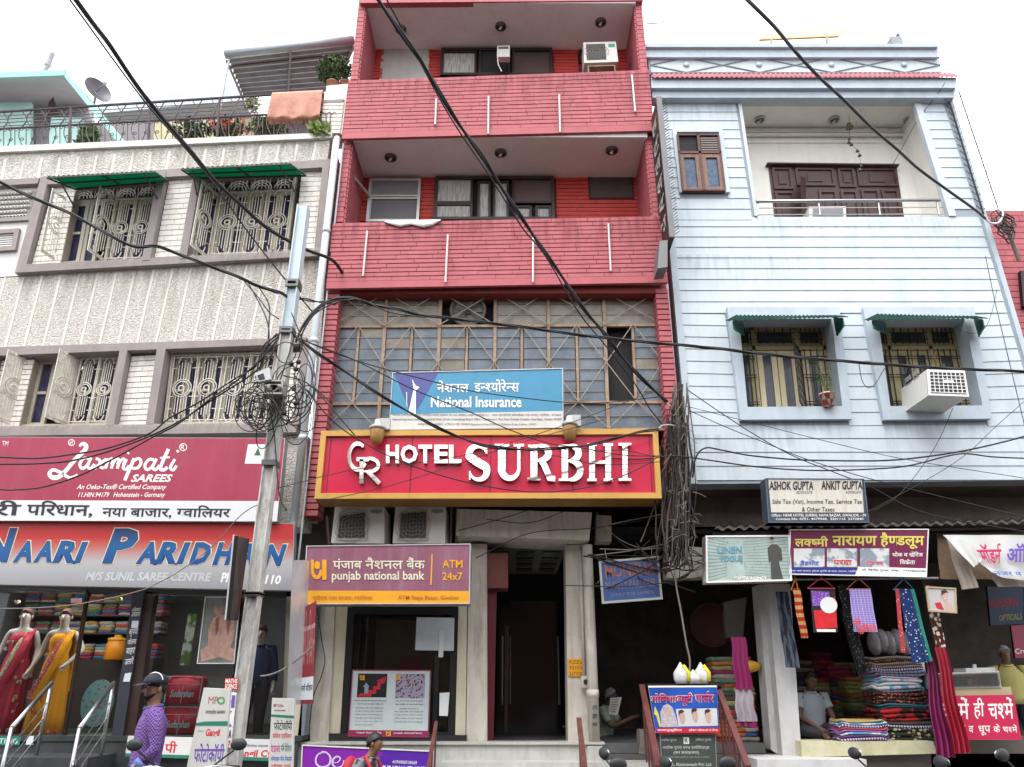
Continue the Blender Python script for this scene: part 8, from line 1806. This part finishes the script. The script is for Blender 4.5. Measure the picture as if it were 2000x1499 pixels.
    if bottom:
        for s_ in 'LR':
            hp, kn, an = v('hip' + s_), v('kne' + s_), v('ank' + s_); MB().tube([v('pel').lerp(hp, .6) + Vector((0, 0, .05)), hp, hp.lerp(kn, .5), kn, kn.lerp(an, .5), an], [.12, .115, .095, .075, .065, .06], 12).build('trouser_leg', bottom, A, True)
    return A
ST = dict(pel=(0, 0, .95), che=(0, .01, 1.32), nec=(0, .0, 1.45), hea=(0, -.02, 1.58), shoL=(.19, 0, 1.38), shoR=(-.19, 0, 1.38), elbL=(.24, .06, 1.1), elbR=(-.24, .06, 1.1), wriL=(.22, -.12, .9), wriR=(-.24, -.06, .86), hipL=(.09, 0, .9), hipR=(-.09, 0, .9), kneL=(.1, -.02, .48), kneR=(-.1, .0, .48), ankL=(.11, .02, .09), ankR=(-.1, .03, .09))
skb = mat('brown_skin', (.22, .115, .07), .55, var=.1); skd = mat('dark_brown_skin', (.14, .07, .045), .6, var=.1); hairb = mat('black_hair', (.012, .01, .01), .5)
q = P(312, 1314, 7.4)
check = pattern('purple_gingham', 'checker', (.22, .14, .34), (.075, .025, .17), 70)
person('man in a purple checked shirt and dark cap standing in front of the saree shop', (q.x, 7.4, 0), -62, ST, skb, check, hairb, mat('blue_jeans', (.16, .24, .42), .8, var=.3, scale=10), .8, beard=hairb, cap=mat('navy_cap', (.015, .018, .03), .7), head_yaw=28, sc_=(q.z) / 1.725)
q = P(733, 1428, 7.3); BY = dict(ST); BY.update(che=(0, -.06, 1.3), nec=(0, -.1, 1.43), hea=(0, -.15, 1.56), shoL=(.17, -.06, 1.36), shoR=(-.17, -.06, 1.36))
A = person('boy with a red backpack walking to the right past the purple sign', (q.x - .09, 7.3, 0), 72, BY, skb, pattern('grey_camouflage', 'noise', (.04, .04, .045), (.2, .2, .22), 14), hairb, mat('dark_trouser', (.03, .03, .04), .8), .35, sc_=(q.z) / 1.70)
rb = mat('red_strap', (.5, .02, .03), .7)
for s_ in (-1, 1): MB().tube([(s_ * .13, -.16, 1.1), (s_ * .13, -.19, 1.28), (s_ * .125, -.1, 1.42), (s_ * .12, .06, 1.36)], .022, 6).build('backpack_strap', rb, A, True)
MB().ell((0, .17, 1.2), .16, .1, .22).build('backpack', mat('backpack_red', (.42, .02, .04), .7, var=.2), A, True)
SIT = dict(pel=(0, 0, .12), che=(0, -.04, .48), nec=(0, -.06, .62), hea=(0, -.12, .74), shoL=(.19, -.04, .54), shoR=(-.19, -.04, .54), elbL=(.25, -.12, .28), elbR=(-.25, -.12, .28), wriL=(.12, -.32, .16), wriR=(-.12, -.32, .16), hipL=(.1, -.04, .1), hipR=(-.1, -.04, .1), kneL=(.32, -.3, .12), kneR=(-.32, -.3, .12), ankL=(-.08, -.4, .06), ankR=(.1, -.36, .06))
q = P(*cE((265, 1345))[0], 11.3)
person('shopkeeper in a pale grey shirt sitting cross-legged on the handloom shop floor', (q.x, 11.3, zs_), 8, SIT, skd, mat('grey_shirt', (.3, .34, .38), .85, var=.15), hairb, mat('dark_trouser', (.03, .03, .04)), .3, sc_=1.0)
q = P(*cE((1330, 845))[0], 11.6); 
person('elderly man in a yellow shirt behind the glass spectacle counter', (q.x, 11.6, q.z - 1.62), -25, ST, skb, mat('pale_yellow_shirt', (.5, .46, .16), .85, var=.1), mat('grey_hair', (.3, .3, .3)), mat('dark_trouser', (.03, .03, .04)), .35)
CH = dict(ST); CH.update(pel=(0, 0, .5), che=(0, -.05, .88), nec=(0, -.08, 1.0), hea=(0, -.14, 1.12), shoL=(.19, -.05, .94), shoR=(-.19, -.05, .94), elbL=(.25, -.2, .7), elbR=(-.25, -.2, .7), wriL=(.14, -.42, .8), wriR=(-.14, -.42, .8), hipL=(.1, -.05, .48), hipR=(-.1, -.05, .48), kneL=(.13, -.45, .48), kneR=(-.13, -.45, .48), ankL=(.13, -.45, .08), ankR=(-.13, -.45, .08))
q = P(*cC((915, 1100))[0], 12.6); A = person('man in a pale green shirt reading a newspaper in the dark passage', (q.x, 12.6, q.z - 1.12), 65, CH, skd, mat('pale_green_shirt', (.3, .38, .28), .85), mat('grey_hair', (.3, .3, .3)), mat('dark_trouser', (.03, .03, .04)), .35)
w = W4(cC((960, 1108), (1012, 1104), (990, 1205), (950, 1200)), 11.4); S = thing('newspaper', 'folded newspaper held up by the reading man', 'newspaper', w[3]); MB().hexa(w, [p + Vector((.03, .01, 0)) for p in w]).build('sheet', mat('newsprint', (.35, .34, .31), .9, var=.1), S)
for k in range(6): poly([(.1, .1 + k * .14), (.9, .1 + k * .14), (.9, .15 + k * .14), (.1, .15 + k * .14)], w, mat('small_print', (.1, .09, .1)), S)
q = P(*cC((708, 1110))[0], 12.9); person('man in a blue patterned shirt half hidden behind the door pillar', (q.x + .12, 12.9, q.z - 1.12), -80, CH, skd, pattern('blue_floral', 'voronoi', (.2, .32, .45), (.03, .08, .2), 20), hairb, mat('dark_trouser', (.03, .03, .04)), .35)
# small hidden shop helper
# mannequins
mk = mat('mannequin_skin', (.48, .45, .42), .35); MN = dict(ST); MN.update(shoL=(.165, 0, 1.38), shoR=(-.165, 0, 1.38), elbL=(.23, .03, 1.12), elbR=(-.24, .03, 1.12), wriL=(.25, -.08, .9), wriR=(-.3, -.06, .9))
def mannequin(lab, qx, qy, Y, yaw, sm_, bm2, elb=None, flip=1, pal=None):
    q = P(qx, qy, Y); J = dict(MN); J.update(elb or {}); A = person(lab, (q.x, Y, q.z - 1.70), yaw, J, mk, None, mat('mannequin_hair', (.1, .05, .04), .5), None, name='mannequin', cat='mannequin', mann=True, hairlong=True)
    g = MB(); rings = []
    for z_, rx, ry, am in ((.02, .24, .2, .03), (.3, .21, .18, .03), (.6, .19, .15, .025), (.85, .175, .13, .012), (.98, .16, .115, .005), (1.1, .125, .1, .002), (1.22, .15, .125, .0), (1.3, .15, .125, 0), (1.36, .1, .09, 0)):
        rings.append([Vector(((rx + am * math.sin(k * 4)) * math.cos(k * .1745), (ry + am * math.sin(k * 4)) * math.sin(k * .1745), z_)) for k in range(36)])
    g.loft(rings).build('saree', sm_, A, True)
    pr = [((flip * -.02, -.19, .35), .07), ((flip * -.1, -.2, .55), .08), ((flip * .0, -.19, .8), .08), ((flip * .06, -.16, 1.02), .09), ((flip * .11, -.14, 1.22), .08), ((flip * .145, -.02, 1.41), .05), ((flip * .16, .1, 1.3), .06), ((flip * .17, .13, .9), .08), ((flip * .17, .13, .6), .09)]
    def band(o0, o1, m_, n_, up=0):
        g = MB(); V = []
        for (p, wd) in pr: p = Vector(p); V += [p + Vector((-wd * flip + o0 * flip, -.012 - up, 0)), p + Vector((wd * flip * .6 + o1 * flip, -.012 - up, 0)), p + Vector((wd * flip * .6 + o1 * flip, .004, 0)), p + Vector((-wd * flip + o0 * flip, .004, 0))]
        Fc = []
        for i in range(len(pr) - 1):
            for j in range(4): a, b = i * 4 + j, i * 4 + (j + 1) % 4; Fc.append((a, b, b + 4, a + 4))
        g.add(V, Fc).build(n_, m_, A, True)
    band(0, 0, pal or sm_, 'pallu'); band(-.02, -.16 + .06, bm2, 'border', .01)
    MB().tube([(.2 * math.cos(k * .35), .17 * math.sin(k * .35), .09) for k in range(18)], .035, 6, closed=True).build('hem_border', bm2, A, True)
    MB().box(-.16, .16, -.16, .16, -.1, .0).build('stand', mat('stand_white', (.4, .4, .4)), A)
    if pal: 
        g = MB()
        for k in range(34):
            a = rnd.uniform(3.3, 6.1); z_ = rnd.uniform(.15, 1.25); rx = .2 - .04 * z_; g.ell((rx * 1.12 * math.cos(a), (rx * .95) * math.sin(a), z_), .022, .008, .026, 8, 5)
        g.build('gold_motif', bm2, A)['kind'] = 'stuff'
    return A
redsar = pattern('red_saree', 'voronoi', (.5, .4, .28), (.42, .012, .05), 7, thr=.1); gold_b = pattern('gold_border', 'noise', (.45, .4, .28), (.25, .2, .12), 40)
mannequin('mannequin in a red saree with gold motifs at the left end of the shop window', 57, 1188, 11.15, 12, mat('saree_red', (.42, .012, .05), .55, var=.25), gold_b, flip=1, pal=mat('saree_red', (.42, .012, .05)))
mannequin('mannequin in an orange-yellow saree beside the dark shop doorway', 134, 1190, 11.1, 8, pattern('orange_saree', 'voronoi', (.2, .16, .02), (.62, .27, .008), 22, thr=.14), pattern('pink_border', 'voronoi', (.6, .5, .4), (.4, .06, .08), 45, thr=.3), dict(elbL=(.3, .02, 1.15), wriL=(.2, -.12, .98)), flip=1)
q = P(*cA((1470, 800))[0], 11.3); person('mannequin in a dark blue jacket in the right half of the saree shop window', (q.x, 11.3, q.z - 1.45), 10, MN, mk, mat('dark_blue_jacket', (.02, .04, .13), .7), mat('mannequin_hair', (.1, .05, .04)), mat('dark_trouser', (.03, .03, .04)), .9, name='mannequin', cat='mannequin', mann=True)
# display circles with teal pattern on the plinth panels inside
for x_, y_, lb in ((290, 955, 'round teal patterned disc behind the red saree'), (820, 960, 'round teal patterned disc inside the dark doorway')):
    q = P(*cF((x_, y_))[0], 11.45); one(MB().lathe(q, [(.24, 0), (.24, -.02), (.01, -.022)], 28, 'Y', .95, 1.3), 'display_disc', pattern('teal_disc', 'voronoi', (.22, .1, .12), (.12, .26, .28), 16, thr=.3), lb, 'disc')
q = P(*cF((150, 100))[0], 11); one(MB().lathe(q, [(.04, 0), (.035, -.03), (.01, -.05)], 10), 'spot_bulb', wht, 'small white bulb under the shop ceiling above the mannequins', 'lamp')
q = P(*cF((1005, 90))[0], 10.9); one(MB().ell(q, .035, .035, .035, 10, 8), 'lemon_charm', mat('lemon', (.5, .5, .05)), 'small yellow lemon charm hanging over the shop doorway', 'charm', smooth=True)
w = W4(cF((595, 82), (680, 82), (678, 125), (592, 122)), 11.0); one(MB().pr(w, .01), 'price_card', mat('pink_card', (.45, .2, .25)), 'pink card stuck on the glass above the orange saree', 'card')
# ================= motorcycles parked along the kerb =================
def moto():
    A = thing('motorcycle', 'x', 'motorcycle', (0, 0, 0), 'motorcycles parked along the kerb'); ORG[A.name] = Vector((0, 0, 0))
    tyre = mat('tyre', (.02, .02, .02), .8); ch_ = mat('chrome', (.6, .6, .6), .15, 1); paint = mat('moto_paint', (.02, .02, .025), .25, coat=.5); pl_ = mat('black_plastic', (.03, .032, .035), .5)
    for x in (.65, -.65):
        w_ = MB().tube([(x + .27 * math.cos(k * .2618), 0, .31 + .27 * math.sin(k * .2618)) for k in range(24)], .045, 8, closed=True).build('wheel', tyre, A, True)
        g = MB().tube([(x + .22 * math.cos(k * .2618), 0, .31 + .22 * math.sin(k * .2618)) for k in range(24)], .012, 5, closed=True)
        for k in range(10): g.bar((x, 0, .31), (x + .22 * math.cos(k * .628), 0, .31 + .22 * math.sin(k * .628)), .005, 4)
        g.build('rim', ch_, w_); MB().tube([(x + .33 * math.cos(R(a)), 0, .31 + .33 * math.sin(R(a))) for a in range(20, 161, 14)], .05, 6).build('mudguard', paint, A, True)
    MB().ell((.14, 0, .78), .28, .13, .12).build('tank', paint, A, True); MB().ell((-.38, 0, .77), .4, .13, .06).build('seat', mat('seat_vinyl', (.02, .02, .02), .5), A, True)
    MB().box(-.1, .25, -.12, .12, .3, .6).build('engine', mat('engine_metal', (.3, .3, .3), .4, .7), A); MB().bar((-.1, -.15, .35), (-.85, -.17, .4), .04, 10).build('exhaust', ch_, A, True)
    for s_ in (-1, 1): MB().bar((.65, s_ * .08, .31), (.42, s_ * .08, .95), .022, 8).build('fork', ch_, A, True)
    MB().ell((.52, 0, .88), .1, .1, .1).build('headlight', mat('lamp_glass', (.5, .5, .52), .1, coat=.5), A, True)
    MB().tube(spline([(.28, -.36, 1.0), (.36, -.2, 1.02), (.42, 0, .97), (.36, .2, 1.02), (.28, .36, 1.0)]), .013, 8).build('handlebar', ch_, A, True)
    for s_ in (-1, 1):
        MB().bar((.3, s_ * .24, 1.01), (.26, s_ * .38, 1.0), .02, 8).build('grip', pl_, A, True); MB().bar((.38, s_ * .2, 1.0), (.4, s_ * .36, .99), .006).build('lever', ch_, A)
        MB().tube(spline([(.34, s_ * .2, 1.02), (.36, s_ * .28, 1.08), (.37, s_ * .35, 1.13)]), .007, 6).build('mirror_stem', black, A); m = MB().ell((.37, s_ * .38, 1.17), .022, .062, .042, 14, 9).build('mirror', pl_, A, True); MB().ell((.352, s_ * .38, 1.17), .008, .052, .034, 14, 8).build('mirror_glass', ch_, m, True)
    return A
m0 = moto(); first = True
for (mx, my, Y, yaw, lab) in ((365, 1455, 6.15, -86, 'motorcycle whose two mirrors flank the man in the checked shirt'), (1235, 1480, 5.75, 205, 'motorcycle with an angled mirror below the dark passage'), (1315, 1492, 5.6, -84, 'motorcycle with its mirrors either side of the grey advocates board'),
                              (1748, 1480, 5.75, 200, 'motorcycle with black mirrors in front of the yellow plinth'), (2035, 1472, 5.8, -70, 'motorcycle at the right edge below the red spectacles board'), (150, 1505, 5.7, 30, 'motorcycle below the two steel handrails at the bottom left')):
    o = m0 if first else copy_tree(m0); first = False; q = P(mx, my, Y); a = R(yaw); fx, fy = .37 * math.cos(a), .37 * math.sin(a)
    o.location = (q.x - fx, Y - fy, q.z - 1.17); o.rotation_euler = (0, 0, a); o['label'] = lab
